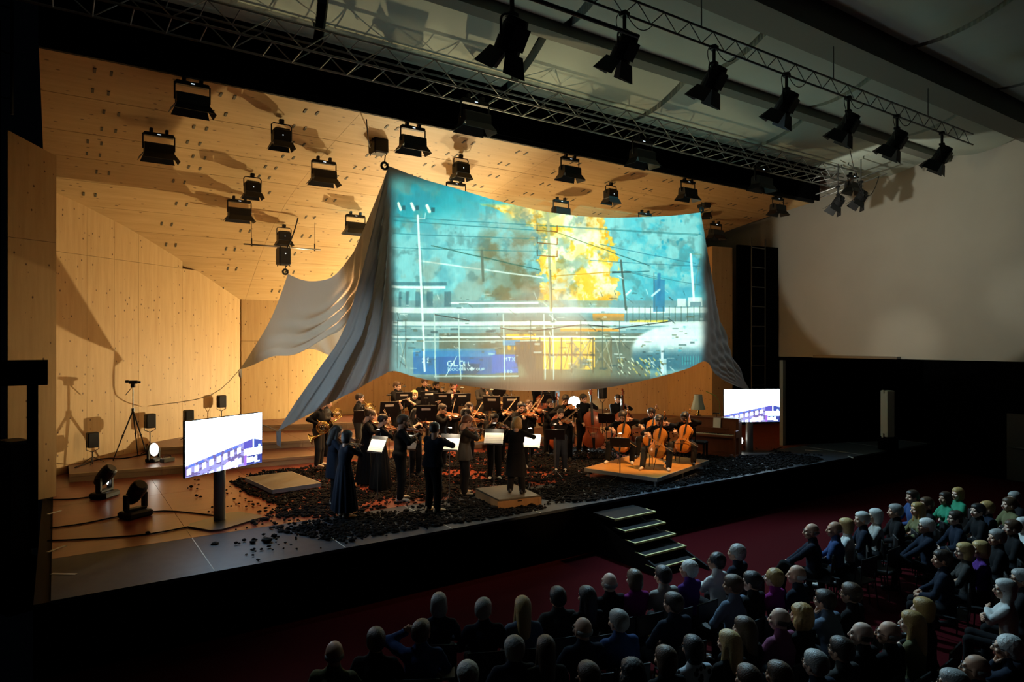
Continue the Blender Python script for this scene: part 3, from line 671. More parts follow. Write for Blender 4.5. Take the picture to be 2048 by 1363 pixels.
    st = fbm(U, V, 45, 91, 5); mixc((150, 160, 140), ss(.50, .68, st) * ss(1250, 1150, U) * .45); mixc((70, 120, 120), ss(.54, .72, fbm(U, V, 22, 101, 4)) * .4)
    # lower plant: haze, then pipes
    rect(770, 600, 1420, 770, (120, 165, 165), .75); rect(880, 665, 1300, 770, (100, 110, 88), .6, .5 + n2); rect(1000, 640, 1220, 770, (135, 135, 95), .55, .4 + n2)
    rect(1070, 672, 1190, 738, (242, 205, 90), .9, ss(.25, .45, n2)); rect(1120, 655, 1240, 662, (235, 170, 60), .8); rect(1185, 626, 1250, 640, (235, 165, 60), .75, ss(.3, .5, n2)); rect(1012, 667, 1070, 678, (245, 190, 60), .9)
    for x in range(1015, 1085, 13): rect(x, 688, x + 6, 699, (240, 180, 50), .85)
    tk = ss(1.05, .92, (np.abs((U - 1368) / 104) ** 3 + np.abs((V - 692 + .10 * (U - 1368)) / 46) ** 2.4) ** .4); mixc((212, 246, 242), tk * ss(720, 684, V) * (.75 + .25 * ss(.3, .55, n2))); mixc((62, 125, 142), tk * ss(686, 716, V) * .85); mixc((120, 165, 165), tk * ss(730, 745, V) * .4); mixc((40, 175, 195), tk * ss(.62, .68, fbm(U, V, 14, 131, 2)) * .5)
    mixc((90, 115, 105), ss(12, 2, np.abs(U - 1140) - 330) * ss(628, 636, V) * ss(648, 640, V) * .35)
    for y0, y1, c, al in ((614, 625, W_, .97), (642, 650, W_, .92), (653, 657, (200, 235, 225), .6), (671, 675, W_, .9), (680, 682, W_, .7)): rect(772, y0, 1418, y1, c, al, .85 + .3 * (n2 - .5))
    rect(778, 571, 892, 576, W_, .9); rect(778, 563, 895, 570, (60, 120, 130), .7); rect(900, 603, 1075, 607, W_, .85); rect(840, 586, 905, 600, (70, 130, 130), .5, ss(.4, .6, n2))
    for x0, x1 in ((797, 803), (812, 818), (832, 842), (856, 868), (890, 903)): rect(x0, 582, x1, 612, (60, 110, 120), .6)
    for k in range(120):
        x = 780 + rng.random() * 630; y = 575 + rng.random() * 160; l = 3 + rng.random() * 14
        seg((x, y), (x + (l if rng.random() < .5 else l * .3), y + (0 if rng.random() < .5 else l * .8)), .8 + rng.random() * 1.6, W_ if rng.random() < .55 else DK, .55)
    # locomotives with lettering
    rect(828, 700, 992, 747, (10, 115, 185), .92, .75 + .5 * (n2 - .3)); rect(828, 696, 990, 712, (60, 165, 205), .6); rect(985, 708, 1035, 745, (15, 120, 200), .95); rect(1005, 680, 1040, 690, (40, 150, 200), .8)
    rect(925, 726, 960, 748, (85, 90, 80), .5, ss(.4, .6, n2)); rect(1030, 682, 1085, 760, (95, 92, 78), .8, ss(.3, .5, n2))
    text('GLO', 896, 720, 1.9, W_); text('il', 926, 722, 1.5, W_); text('Locom', 897, 733, 1.15, W_); text('ive', 927, 733, 1.15, W_); text('Group', 942, 733, 1.0, W_); text('MTX', 1007, 713, 1.35, W_); text('160', 1008, 739, .9, W_); text('11', 845, 713, 1.7, W_)
    seg((892, 752), (914, 712), 1.5, W_, .9); rect(870, 750, 1036, 753, (190, 225, 215), .8)
    # frames, masts, poles
    for x in (1078, 1098, 1122, 1142, 1186, 1222): rect(x - 1.5, 674, x + 1.5, 745, (110, 110, 85), .85)
    rect(1060, 707, 1190, 711, (110, 100, 70), .8)
    for p, q in (((1138, 676), (1182, 738)), ((1182, 676), (1140, 738)), ((1190, 690), (1222, 738)), ((1222, 676), (1192, 725)), ((1100, 742), (1118, 700)), ((1238, 676), (1250, 690))): seg(p, q, 2.2, (150, 160, 135), .9)
    seg((838, 430), (852, 740), 4.4, (214, 245, 236), .95); seg((845, 500), (850, 600), 2, (90, 140, 140), .6); seg((1095, 420), (1101, 620), 5.5, (165, 180, 140), .95); seg((1100, 540), (1103, 615), 3, (110, 120, 90), .8)
    seg((964, 500), (967, 560), 5, (96, 120, 105), .9); seg((1243, 520), (1253, 618), 4, (70, 105, 100), .9); seg((1226, 543), (1262, 543), 3, (40, 70, 70), .9); seg((1237, 550), (1247, 556), 2, W_, .7)
    seg((1381, 508), (1387, 600), 4.5, W_, .9); seg((1383, 507), (1402, 508), 1.2, (120, 150, 120), .8); seg((1402, 508), (1388, 580), 1.2, (120, 150, 120), .7)
    for y in (461, 486, 511): seg((1073, y - 12), (1073, y), 1.6, (60, 60, 40), .9); seg((1073, y - 1), (1113, y + 2), 1.6, (120, 80, 30), .9); seg((1113, y + 2), (1113, y - 10), 1.6, (150, 90, 20), .9)
    for x, y in ((797, 412), (825, 412), (856, 416)): seg((x, y - 6), (x + 5, y + 6), 6, (225, 245, 228), .95); rect(x + 8, y - 2, x + 15, y + 7, (15, 90, 100), .8)
    seg((838, 436), (852, 436), 1.3, W_, .8); seg((852, 436), (853, 425), 1.3, W_, .8)
    for x in (871, 918, 1006, 1086, 1104): seg((x, 628), (x + 3, 758), 2.6, (190, 225, 215), .85)
    for x0, y0, x1, y1 in ((1308, 558, 1330, 622), (1316, 545, 1322, 600)): rect(x0, y0, x1, y1, (40, 130, 170), .7)
    seg((1309, 545), (1311, 618), 1.5, (90, 130, 130), .8); seg((1254, 588), (1262, 580), 4, W_, .8); seg((1306, 590), (1320, 578), 4, W_, .7)
    rect(1355, 596, 1372, 612, W_, .8); rect(1376, 594, 1404, 612, W_, .8); rect(1380, 603, 1402, 612, (80, 130, 140), .7); rect(1260, 639, 1336, 643, (225, 220, 90), .9)
    for x in range(1255, 1400, 12): seg((x, 612), (x, 642), 1.2, (60, 90, 80), .7)
    seg((1325, 688), (1326, 745), 5, (210, 240, 240), .9); rect(1322, 716, 1334, 748, (190, 235, 235), .8)
    for x in range(1366, 1405, 5): seg((x, 712), (x, 728), 1.2, (80, 210, 205), .7)
    for k in range(60): x = 1235 + rng.random() * 90; y = 715 + rng.random() * 32; seg((x, y), (x + 3, y + 4), 2.5, [(215, 240, 210), (70, 80, 60), (215, 210, 110)][k % 3], .7)
    for k in range(150):                                                                # small fittings, brackets and shadows of the plant
        x = 780 + rng.random() * 625; y = 628 + rng.random() * 110; rect(x, y, x + 2 + rng.random() * 14, y + 1 + rng.random() * 3.5, [(60, 95, 95), (205, 235, 225), (90, 105, 80), (40, 80, 85)][k % 4], .55)
    for x in (795, 812, 1060, 1160, 1205, 1240): seg((x, 640), (x, 735), 2, (70, 100, 95), .6)
    for x in (800, 1090, 1128, 1168, 1210, 1232): seg((x, 676), (x + 14, 735), 1.4, (190, 215, 190), .6); seg((x + 14, 676), (x, 735), 1.4, (80, 100, 85), .6)
    for i in range(24): x = 1000 + i * 9; seg((x, 655 + 6 * math.sin(i * .25)), (x + 9, 655 + 6 * math.sin(i * .25 + .25)), 1.6, (15, 35, 35), .85)
    for i in range(10): seg((1225 + i * 12, 657 - i * 1.6), (1237 + i * 12, 655.4 - i * 1.6), 1.6, (15, 35, 35), .85)
    seg((872, 628), (940, 640), 1.4, (20, 30, 30), .8)
    img[:] = img * (.93 + .14 * n3[..., None])
    edge = ss(768, 800, U - 10 * (n1 - .5)) * ss(1422, 1398, U + 10 * n1) * ss(774, 748, V + .018 * np.abs(U - 1050)) * ss(335, 372, V - .12 * (U - 780) + .00018 * (U - 780) ** 2)
    img = np.clip(img, 0, 1) ** 1.18 * edge[..., None] ** .6
    out = np.ones((PH, PW, 4), np.float32); out[..., :3] = img; return out
def make_image(name, arr):
    h, w_ = arr.shape[:2]; im = bpy.data.images.new(name, w_, h); im.pixels.foreach_set(np.ascontiguousarray(arr, np.float32).ravel()); im.update(); im.pack(); return im
# the projector hangs in the hall, far in front of the cloth, its lens axis square to it
PP = Vector((11.6, -1.5, 6.4)); pdist = SY - PP.y
pl = light('SPOT', PP, 26500, (1, 1, 1), None, 0.0, 70, 0.0, 'projector_light'); pl.rotation_euler = (PI / 2, 0, 0)
L = pl.data; L.use_nodes = True; n = L.node_tree.nodes; k = L.node_tree.links; em = [q for q in n if q.type == 'EMISSION'][0]
tc = n.new('ShaderNodeTexCoord'); sp = n.new('ShaderNodeSeparateXYZ'); k.new(tc.outputs['Normal'], sp.inputs[0]); cb = n.new('ShaderNodeCombineXYZ')
for i, (p0, p1, c) in enumerate(((PX0, PX1, PP.x), (PZ0, PZ1, PP.z))):
    dv = n.new('ShaderNodeMath'); dv.operation = 'DIVIDE'; k.new(sp.outputs[i], dv.inputs[0]); k.new(sp.outputs[2], dv.inputs[1])
    ma = n.new('ShaderNodeMath'); ma.operation = 'MULTIPLY_ADD'; k.new(dv.outputs[0], ma.inputs[0]); ma.inputs[1].default_value = -pdist / (p1 - p0); ma.inputs[2].default_value = (c - p0) / (p1 - p0); k.new(ma.outputs[0], cb.inputs[i])
tx = n.new('ShaderNodeTexImage'); tx.image = make_image('projected_picture', proj_pixels()); tx.extension = 'CLIP'; k.new(cb.outputs[0], tx.inputs[0]); k.new(tx.outputs[0], em.inputs['Color'])
# cloth material: pale, slightly see-through weave
def cloth_mat():
    m = bpy.data.materials.new('pale_stage_cloth'); m.use_nodes = True; n = m.node_tree.nodes; k = m.node_tree.links; b = n['Principled BSDF']
    b.inputs['Base Color'].default_value = (.60, .60, .57, 1); b.inputs['Roughness'].default_value = .9; b.inputs['Specular IOR Level'].default_value = .1
    tr = n.new('ShaderNodeBsdfTranslucent'); tr.inputs[0].default_value = (.55, .54, .5, 1); mx = n.new('ShaderNodeMixShader'); mx.inputs[0].default_value = .03
    tc = n.new('ShaderNodeTexCoord'); t = n.new('ShaderNodeTexNoise'); t.inputs['Scale'].default_value = 3.5; t.inputs['Detail'].default_value = 6; mp = n.new('ShaderNodeMapping'); mp.inputs['Scale'].default_value = (5, 5, .8); k.new(tc.outputs['Object'], mp.inputs['Vector']); k.new(mp.outputs[0], t.inputs['Vector'])
    bp = n.new('ShaderNodeBump'); bp.inputs['Strength'].default_value = .35; bp.inputs['Distance'].default_value = .03; k.new(t.outputs['Fac'], bp.inputs['Height']); k.new(bp.outputs[0], b.inputs['Normal'])
    k.new(b.outputs[0], mx.inputs[1]); k.new(tr.outputs[0], mx.inputs[2]); k.new(mx.outputs[0], n['Material Output'].inputs[0]); return m
M['cloth'] = cloth_mat()
def spline(P, n):
    P = [np.array(p, float) for p in P]; d = np.cumsum([0] + [np.linalg.norm(b - a) for a, b in zip(P, P[1:])]); t = np.linspace(0, d[-1], n); out = []
    for s in t:
        i = min(max(np.searchsorted(d, s, 'right') - 1, 0), len(P) - 2); u = (s - d[i]) / max(d[i + 1] - d[i], 1e-9)
        p0 = P[max(i - 1, 0)]; p1 = P[i]; p2 = P[i + 1]; p3 = P[min(i + 2, len(P) - 1)]
        out.append(.5 * (2 * p1 + (p2 - p0) * u + (2 * p0 - 5 * p1 + 4 * p2 - p3) * u * u + (3 * p1 - p0 - 3 * p2 + p3) * u ** 3))
    return np.array(out)
def coons(top, bot, lef, rig, nu, nv):
    T, B, L_, R_ = spline(top, nu), spline(bot, nu), spline(lef, nv), spline(rig, nv); u = np.linspace(0, 1, nu)[None, :, None]; v = np.linspace(0, 1, nv)[:, None, None]
    P = (1 - v) * T[None] + v * B[None] + (1 - u) * L_[:, None] + u * R_[:, None] - ((1 - u) * (1 - v) * T[0] + u * (1 - v) * T[-1] + (1 - u) * v * B[0] + u * v * B[-1])
    return P, u[0, :, 0], v[:, 0, 0]
def grid_obj(name, P, parent):
    nv, nu = P.shape[:2]; f = [(i * nu + j, i * nu + j + 1, (i + 1) * nu + j + 1, (i + 1) * nu + j) for i in range(nv - 1) for j in range(nu - 1)]
    mb = MB(); mb.add([tuple(p) for p in P.reshape(-1, 3)], f); return mb.build(name, 'cloth', parent, True)
sail = root('stage_cloth', (11.6, 14.3, 0), 0, 'huge pale projection cloth hung by its corners above the orchestra', 'cloth')
def PY(pts, Y=SY): return [tuple(at_y(a, b, Y)) for a, b in pts]
top = PY([(777, 331), (850, 358), (930, 381), (1000, 402), (1100, 424), (1200, 434), (1290, 433), (1350, 430), (1401, 424)])
bot = PY([(557, 862), (620, 826), (700, 785), (760, 752), (788, 741), (835, 754), (900, 766), (1000, 778), (1100, 781), (1200, 776), (1300, 757), (1370, 738), (1410, 722), (1432, 748), (1465, 768), (1501, 781)])
lef = PY([(777, 331), (748, 440), (716, 566), (684, 665), (634, 745), (557, 862)]); rig = PY([(1401, 424), (1411, 480), (1424, 560), (1444, 650), (1470, 720), (1501, 781)])
P, u, v = coons(top, bot, lef, rig, 300, 120)
TL = np.array(top[0]); TR = np.array(top[-1]); BL = np.array(bot[0]); BR = np.array(bot[-1])
def fans(P, c, amp, freq, reach, sgn=1, ph=0):
    d = P - c; r = np.hypot(d[..., 0], d[..., 2]); a = np.arctan2(d[..., 2], d[..., 0])
    return amp * np.sin(a * freq + ph + .9 * np.sin(a * 11 + 1)) * np.clip(r / 1.2, 0, 1) * np.exp(-(r / reach) ** 2)
uu = 1024 + FOC * (P[..., 0] * R.x + P[..., 1] * R.y) / (P[..., 0] * F.x + P[..., 1] * F.y)
side = np.clip((800 - uu) / 60, 0, 1); sideR = np.clip((uu - 1408) / 25, 0, 1)
vpix = 681 - FOC * (P[..., 2] - CAMZ) / (P[..., 0] * F.x + P[..., 1] * F.y)
xl = np.interp(vpix, [331, 440, 566, 665, 745, 862], [777, 748, 716, 684, 634, 557]); sn = np.clip((uu - xl) / np.maximum(796 - xl, 8), 0, 1.3); wv = np.clip((796 - xl) / 90, 0, 1)
yo = side * wv * (.16 * np.sin(sn * 19 + .8) + .07 * np.sin(sn * 41 + 2 * v[:, None]) + .03 * np.sin(sn * 97 + 3 * v[:, None])) * (1.15 - np.clip(sn, 0, 1) * .8) + sideR * (fans(P, TR, .10, 90, 6) + fans(P, BR, .05, 60, 3))
yo = yo + (1 - side) * (1 - sideR) * (.012 * np.sin(P[..., 0] * 5 + P[..., 2] * .6) + .03 * np.sin(P[..., 0] * .9 + 1) + .05 * np.clip((v[:, None] - .82) / .18, 0, 1) * np.sin(P[..., 0] * 2.2 + 2 * np.sin(P[..., 0] * .7)))
yo = yo - .45 * side * np.sin(v[:, None] * PI) * .6 + .35 * np.clip((840 - uu) / 90, 0, 1) * np.clip(1 - v[:, None] * 1.1, 0, 1) * 0
edge_fade = np.minimum(1, np.minimum(v, 1 - v) * 9)[:, None]
P[..., 1] += yo * (.25 + .75 * edge_fade)
att(grid_obj('front_sheet', P, sail), sail)
def back_pt(px, py, Y): return tuple(at_y(px, py, Y))
TLB = at_y(576, 547, 20.8); BLB = at_y(480, 738, 22.0); TLv = Vector(top[0])
edge = [TLB, at_y(605, 559, 20.1), at_y(634, 561, 19.4), at_y(667, 551, 18.5), at_y(700, 513, 17.2), at_y(716, 484, 16.6), at_y(757, 386, 15.0), TLv]
low = [BLB, at_y(506, 729, 21.6), at_y(545, 712, 21.2), at_y(580, 710, 20.8), at_y(606, 701, 20.2), at_y(650, 675, 19.0), at_y(690, 650, 17.5), at_y(745, 560, 15.6), TLv + Vector((.0, .1, -.6))]
Pb, ub, vb = coons([tuple(q) for q in edge], [tuple(q) for q in low], [tuple(TLB), tuple(at_y(540, 640, 21.4)), tuple(BLB)], [tuple(TLv), tuple(TLv + Vector((0, .05, -.3))), tuple(TLv + Vector((0, .1, -.6)))], 90, 46)
fold = .10 * np.sin(vb[:, None] * 34 + 9 * (ub[None] - .3) ** 2 * 4) * np.exp(-((ub[None] - .28) / .26) ** 2) * np.clip((vb[:, None] - .3) * 3, 0, 1) + .05 * np.sin(ub[None] * 60 + vb[:, None] * 6) * np.clip((ub[None] - .45) * 3, 0, 1)
ef = np.minimum(1, np.minimum(vb, 1 - vb) * 8)[:, None] * np.minimum(1, np.minimum(ub, 1 - ub) * 8)[None]
Pb[..., 0] += fold * ef; Pb[..., 1] -= fold * ef * .4
att(grid_obj('side_sheet', Pb, sail), sail)
Pr, ur, vr = coons(PY([(600, 702), (640, 678), (690, 650)], 20.4), PY([(622, 694), (650, 706), (700, 724)], 20.2), PY([(600, 702), (622, 694)], 20.3), PY([(690, 650), (696, 690), (700, 724)], 20.2), 24, 12)
Pr[..., 1] += .04 * np.sin(ur[None] * 20)
att(grid_obj('rear_sheet', Pr, sail), sail)
# hem tails at the tied corners
for c, l in ((BL, .34), (np.array(BLB), .28)):
    mb = MB(); c = Vector(c); mb.add([c + Vector((-.05, 0, 0)), c + Vector((.06, .02, .02)), c + Vector((.05, 0, -l)), c + Vector((-.03, .03, -l * .8)), c + Vector((0, .09, -l * .5))], [(0, 1, 2, 3), (0, 4, 3), (1, 2, 4), (0, 1, 4)]); att(mb.build('tied_tail', 'cloth', sail), sail)
mb = MB(); c = Vector(BR); mb.tube([c, c + Vector((.02, -.02, -.5)), c + Vector((.0, 0, -1.15))], [.035, .03, .02], 6); att(mb.build('tied_tail', 'cloth', sail), sail)
cable('tie_rope', [tuple(BLB), tuple(at_y(420, 790, 21.9)), (2.2, 22.15, 1.5)], .012, 'rope', None, 'pale tie rope from the rear cloth corner to the left wooden wall', 'rope')
cable('tie_rope', [tuple(BL), (3.5, 15.2, 1.6), (3.3, 16.4, .9), (3.3, 16.9, .25)], .010, 'rope', None, 'pale tie rope below the long left tail of the cloth', 'rope')
cable('tie_rope', [(BR[0], BR[1], BR[2] - .02), (19.6, 13.2, 1.75)], .010, 'rope', None, 'pale tie rope from the right cloth corner to the pale post', 'rope')
# ---------------------------------------------------------------- trusses
def truss(name, label, a, b, hh, dd, step, m, up=(0, 0, 1), rc=.024, rb=.012):
    """box (dd > 0) or ladder (dd = 0) truss from a to b (bottom front chord); chords and braces are its parts"""
    a = Vector(a); b = Vector(b); ax = (b - a); L = ax.length; ax.normalize(); u = Vector(up); back = u.cross(ax).normalized(); u = ax.cross(back).normalized()
    if back.y < 0 and abs(ax.x) > .5: back = -back
    t = root(name, a, 0, label, 'truss'); Z = Vector((0, 0, 0))
    cs = [Z, u * hh] + ([back * dd, back * dd + u * hh] if dd else [])
    for c in cs: mb = MB(); mb.tube([c, c + ax * L], rc, 8); mb.build('chord', m, t, True)
    n = int(L / step); faces = [(cs[0], cs[1])] + ([(cs[2], cs[3]), (cs[0], cs[2]), (cs[1], cs[3])] if dd else [])
    for p, q in faces:
        d = q - p; straight = dd and abs(d.dot(u)) < .01
        mA = MB(); mA.tube([Z, d + (Z if straight else ax * step)], rb, 6); A = mA.mesh('brace', m, True)
        mB = MB(); mB.tube([d, ax * step], rb, 6); B = mB.mesh('brace', m, True)
        for i in range(n): o = link('brace', A if (straight or i % 2 == 0) else B, t); o.location = p + ax * (step * i)
    return t
MT0 = at_y(300, -20, 12.5)
truss('stage_truss', 'long dark box truss running above the front edge of the stage', (-.6, 12.5, 8.83), (23.4, 12.5, 8.83), .45, .72, .55, 'alu')
truss('lamp_truss', 'slim dark ladder truss under the pale ceiling carrying the row of barn door spotlights', (3.0, 7.55, 8.42), (19.4, 7.55, 8.42), .27, 0, .30, 'darkalu', rc=.02, rb=.009)
truss('end_truss', 'bare ladder truss sloping along the right edge of the wooden ceiling', (23.0, 11.5, 9.0), (23.0, 17.2, 8.05), 0.0001, .55, .5, 'steel')
def hanger(label, x, y, z0, z1): mb = MB(); mb.tube([(x, y, z0), (x, y, z1)], .02, 6); tag(mb.build('hanging_rod', 'darkalu'), label, 'rod', 'rods holding the stage truss')
for x in (4.0, 8.5, 12.7, 17.6, 22.0): hanger('thin rod holding the stage truss from the pale ceiling', x, 12.5, 9.28, 10.2)
for x in (5, 9, 13, 17): mb = MB(); mb.tube([(x, 7.55, 8.70), (x, 7.55, 9.8)], .012, 6); tag(mb.build('hanging_rod', 'darkalu'), 'thin rod holding the slim lamp truss from the pale ceiling', 'rod', 'rods holding the lamp truss')

# ---------------------------------------------------------------- lanterns (built hanging from their own origin)
def flaps(h, w_, d, z, y0, m, parent, spread=.45, l=.20):
    """four barn door leaves around the mouth of a lantern that looks along -Z at z"""
    for sx, sy in ((1, 0), (-1, 0), (0, 1), (0, -1)):
        mb = MB(); a = w_ / 2; b = d / 2; s = l * math.sin(spread); c = l * math.cos(spread)
        if sx: v = [(sx * a, -b, z), (sx * a, b, z), (sx * (a + s), b * 1.25, z - c), (sx * (a + s), -b * 1.25, z - c)]
        else: v = [(-a, sy * b, z), (a, sy * b, z), (a * 1.2, sy * (b + s), z - c), (-a * 1.2, sy * (b + s), z - c)]
        k = Vector((sx * .008, sy * .008, 0)); v2 = [Vector(p) + k for p in v]
        mb.add(v + v2, [(0, 1, 2, 3), (7, 6, 5, 4), (0, 4, 5, 1), (1, 5, 6, 2), (2, 6, 7, 3), (3, 7, 4, 0)])
        o = mb.build('barn_door', m, parent); o.location = (0, y0, 0)
def wide_lamp(tilt=.12):
    t = root('panel_floodlight', (0, 0, 0)); m = 'lampblack'
    for s in (-1, 1): mb = MB(); mb.box((s * .14 - .03, -.05, -.09), (s * .14 + .03, .05, 0), None, .008); mb.build('clamp', m, t)
    mb = MB(); mb.box((-.27, -.05, -.155), (.27, .06, -.085), None, .01); mb.build('driver_bar', m, t)
    mb = MB(); mb.tube([(-.285, 0, -.12), (-.285, 0, -.42)], .016, 6); mb.tube([(.285, 0, -.12), (.285, 0, -.42)], .014, 6); mb.tube([(-.285, 0, -.12), (.285, 0, -.12)], .014, 6); mb.build('yoke', m, t, True)
    h = MB(); n = 10; prof = [(.12 * math.cos(PI * i / n), -.34 + .05 * math.sin(PI * i / n)) for i in range(n + 1)] + [(-.13, -.50), (.13, -.50)]
    v = [(x, y, z) for x in (-.265, .265) for y, z in prof]; k = len(prof); f = [tuple(range(k)), tuple(range(2 * k - 1, k - 1, -1))] + [(i, k + i, k + (i + 1) % k, (i + 1) % k) for i in range(k)]
    h.add(v, f); h.build('housing', m, t)
    mb = MB(); mb.box((-.03, -.052, -.13), (.03, -.05, -.115)); mb.build('led', 'led_w', t)
    flaps(0, .53, .26, -.50, 0, m, t, .62, .17); return t
def small_lamp():
    t = root('fresnel_lantern', (0, 0, 0)); m = 'lampblack'
    mb = MB(); mb.box((-.05, -.04, -.09), (.05, .04, 0), None, .008); mb.build('clamp', m, t)
    mb = MB(); mb.tube([(-.21, 0, -.34), (-.21, 0, -.14), (-.17, 0, -.10), (.17, 0, -.10), (.21, 0, -.14), (.21, 0, -.34)], .014, 6); mb.build('yoke', m, t, True)
    mb = MB(); mb.box((-.19, -.14, -.50), (.19, .14, -.24), None, .02); mb.box((-.15, -.10, -.24), (.15, .10, -.21)); mb.build('housing', m, t)
    mb = MB(); mb.box((-.015, -.145, -.38), (.005, -.141, -.36)); mb.build('led', 'led_w', t)
    flaps(0, .38, .28, -.50, 0, m, t, .45, .15); return t
def barrel_lamp():
    """theatre spotlight under a pipe: hook, yoke, ribbed barrel tilted down, barn doors"""
    t = root('barn_door_spotlight', (0, 0, 0)); m = 'lampblack'
    mb = MB(); mb.tube([(0, 0, 0), (0, 0, -.24)], .026, 8); mb.box((-.06, -.05, -.03), (.06, .05, .03)); mb.box((-.05, -.05, -.26), (.05, .05, -.22)); mb.build('clamp', m, t)
    pts = [(-.17, 0, -.50), (-.17, 0, -.34)] + [(-.17 * math.cos(PI * i / 8), 0, -.34 + .10 * math.sin(PI * i / 8)) for i in range(1, 8)] + [(.17, 0, -.34), (.17, 0, -.50)]
    mb = MB(); mb.tube(pts, .014, 6); mb.build('yoke', m, t, True)
    hd = link('housing', None, None); bpy.data.objects.remove(hd)
    X = Matrix.Translation((0, 0, -.47)) @ Matrix.Rotation(.55, 4, 'X')
    mb = MB(); mb.lathe([(.05, .20), (.12, .19), (.135, .12), (.145, .11), (.145, .05), (.135, .045), (.145, .04), (.145, -.02), (.135, -.025), (.15, -.03), (.15, -.16), (.02, -.15)], 18, X); mb.box((-.10, -.15, -.12), (.10, -.12, .12), X); mb.build('housing', m, t)
    fl_ = [o for o in ()]
    n0 = set(t.children); flaps(0, .27, .27, -.16, 0, m, t, .5, .24)
    for o in t.children:
        if o not in n0: o.matrix_local = X
    return t
def moving_head(face=0.75, lit=False):
    t = root('moving_head_light', (0, 0, 0)); m = 'lampblack'
    mb = MB(); mb.box((-.25, -.20, 0), (.25, .20, .13), None, .03); mb.build('base', m, t)
    mb = MB(); mb.box((-.20, -.07, .13), (.20, .07, .18), None, .01); mb.box((-.22, -.06, .15), (-.15, .06, .45), None, .01); mb.box((.15, -.06, .15), (.22, .06, .45), None, .01); mb.build('yoke', m, t)
    X = Matrix.Translation((0, 0, .46)) @ Matrix.Rotation(face, 4, 'X'); mb = MB(); mb.lathe([(.04, -.26), (.09, -.24), (.13, -.14), (.15, 0), (.155, .14), (.14, .22), (.11, .25), (.02, .25)], 16, X); mb.build('head', m, t)
    mb = MB(); mb.lathe([(.105, .252), (.10, .256)], 16, X); mb.build('lens', 'disc_w' if lit else 'black_metal', t); return t

class Pool:
    """the first of a kind is the original, the others are copies of it and its parts"""
    def __init__(s, make): s.make = make; s.o = None
    def get(s, loc, rz=0.0, label=None, cat=None, group=None, tilt=None, sc=None):
        if s.o is None: s.o = o = s.make()
        else: o = copy_tree(s.o)
        o.location = loc; o.rotation_euler = (tilt or 0, 0, rz)
        if sc: o.scale = (sc,) * 3
        return tag(o, label, cat, group)
WL, SL_, BL_, MH = Pool(wide_lamp), Pool(small_lamp), Pool(barrel_lamp), Pool(moving_head)
def on_ceiling(px, py):
    r = ray(px, py); y = 14.0
    while y < 24.7:
        q = Vector((0, 0, CAMZ)) + r * (y / r.y)
        if q.z >= zc(y) - .035: return q
        y += .02
    return q
for px, py, lab in [(385, 152, 'wide panel floodlight nearest the top left corner of the wooden ceiling'), (318, 255, 'wide panel floodlight low on the far left of the wooden ceiling'), (648, 311, 'wide panel floodlight left of the cloth, beside the long ceiling joint'), (479, 390, 'wide panel floodlight above the upright camera side, left of the hanging pipe'),
        (711, 421, 'wide panel floodlight half hidden by the left edge of the cloth'), (826, 242, 'wide panel floodlight right of the black hoist box with cables'), (912, 356, 'wide panel floodlight peeking over the top edge of the cloth'), (1140, 306, 'wide panel floodlight above the middle of the cloth, under the black drape'), (1122, 392, 'wide panel floodlight just above the lowest dip of the cloth edge'), (1376, 353, 'wide panel floodlight above the right top corner of the cloth'), (1290, 418, 'wide panel floodlight partly hidden by the right half of the cloth edge'), (1556, 388, 'wide panel floodlight next to the right ceiling edge'), (1432, 440, 'wide panel floodlight right of the cloth, lowest on the wooden ceiling')]:
    q = on_ceiling(px, py) - Vector((0, 0, .03)); WL.get(q, .0, lab, 'floodlight', None, sc=1.08)
for px, py, lab in [(563, 238, 'small fresnel lantern left of the hanging pipe with two cables'), (505, 346, 'small fresnel lantern above the left wide floodlights, alone'), (568, 448, 'small fresnel lantern above the rear hanging pipe'), (922, 308, 'small fresnel lantern right above the left half of the cloth'), (1222, 364, 'small fresnel lantern alone above the right half of the cloth')]:
    q = on_ceiling(px, py); SL_.get(q, .0, lab, 'lantern', None, sc=1.02)
for px, py, lab in [(950, 150, 'wide panel floodlight hanging in the stage truss, left of its middle'), (1285, 236, 'wide panel floodlight hanging in the stage truss, right of its middle'), (1524, 300, 'wide panel floodlight hanging in the stage truss, third from its left end')]:
    q = at_y(px, py, 12.75); q.z = 8.83; q = at_y(px, 681 - (8.83 - CAMZ) * FOC / (at_y(px, py, 12.75).xy.dot(F.xy)), 12.75); WL.get(q, 0, lab, 'floodlight', None, sc=1.25)
q = at_y(1706, 345, 12.4); WL.get(q, 0, 'wide panel floodlight at the right end of the stage truss', 'floodlight', None, sc=1.1)
for i, px in enumerate((1249, 1428, 1573, 1697, 1794, 1884)):
    q = at_y(px, 0, 7.55); q.z = 8.42
    BL_.get(q, .25, 'black barn door spotlight, %s from the left on the slim lamp truss' % ('first', 'second', 'third', 'fourth', 'fifth', 'sixth')[i], 'spotlight', None, sc=1.12)
q = at_d(1024, -14, 8.4); BL_.get(q, .2, 'black barn door spotlight cut by the upper frame edge, apart from the others', 'spotlight', None, sc=1.15)
mb = MB(); mb.tube([(q.x - 3, q.y, q.z + .02), (q.x + 2.2, q.y, q.z + .02)], .03, 8); tag(mb.build('lighting_pipe', 'black_metal'), 'black pipe carrying the spotlight cut by the upper frame edge', 'pipe')
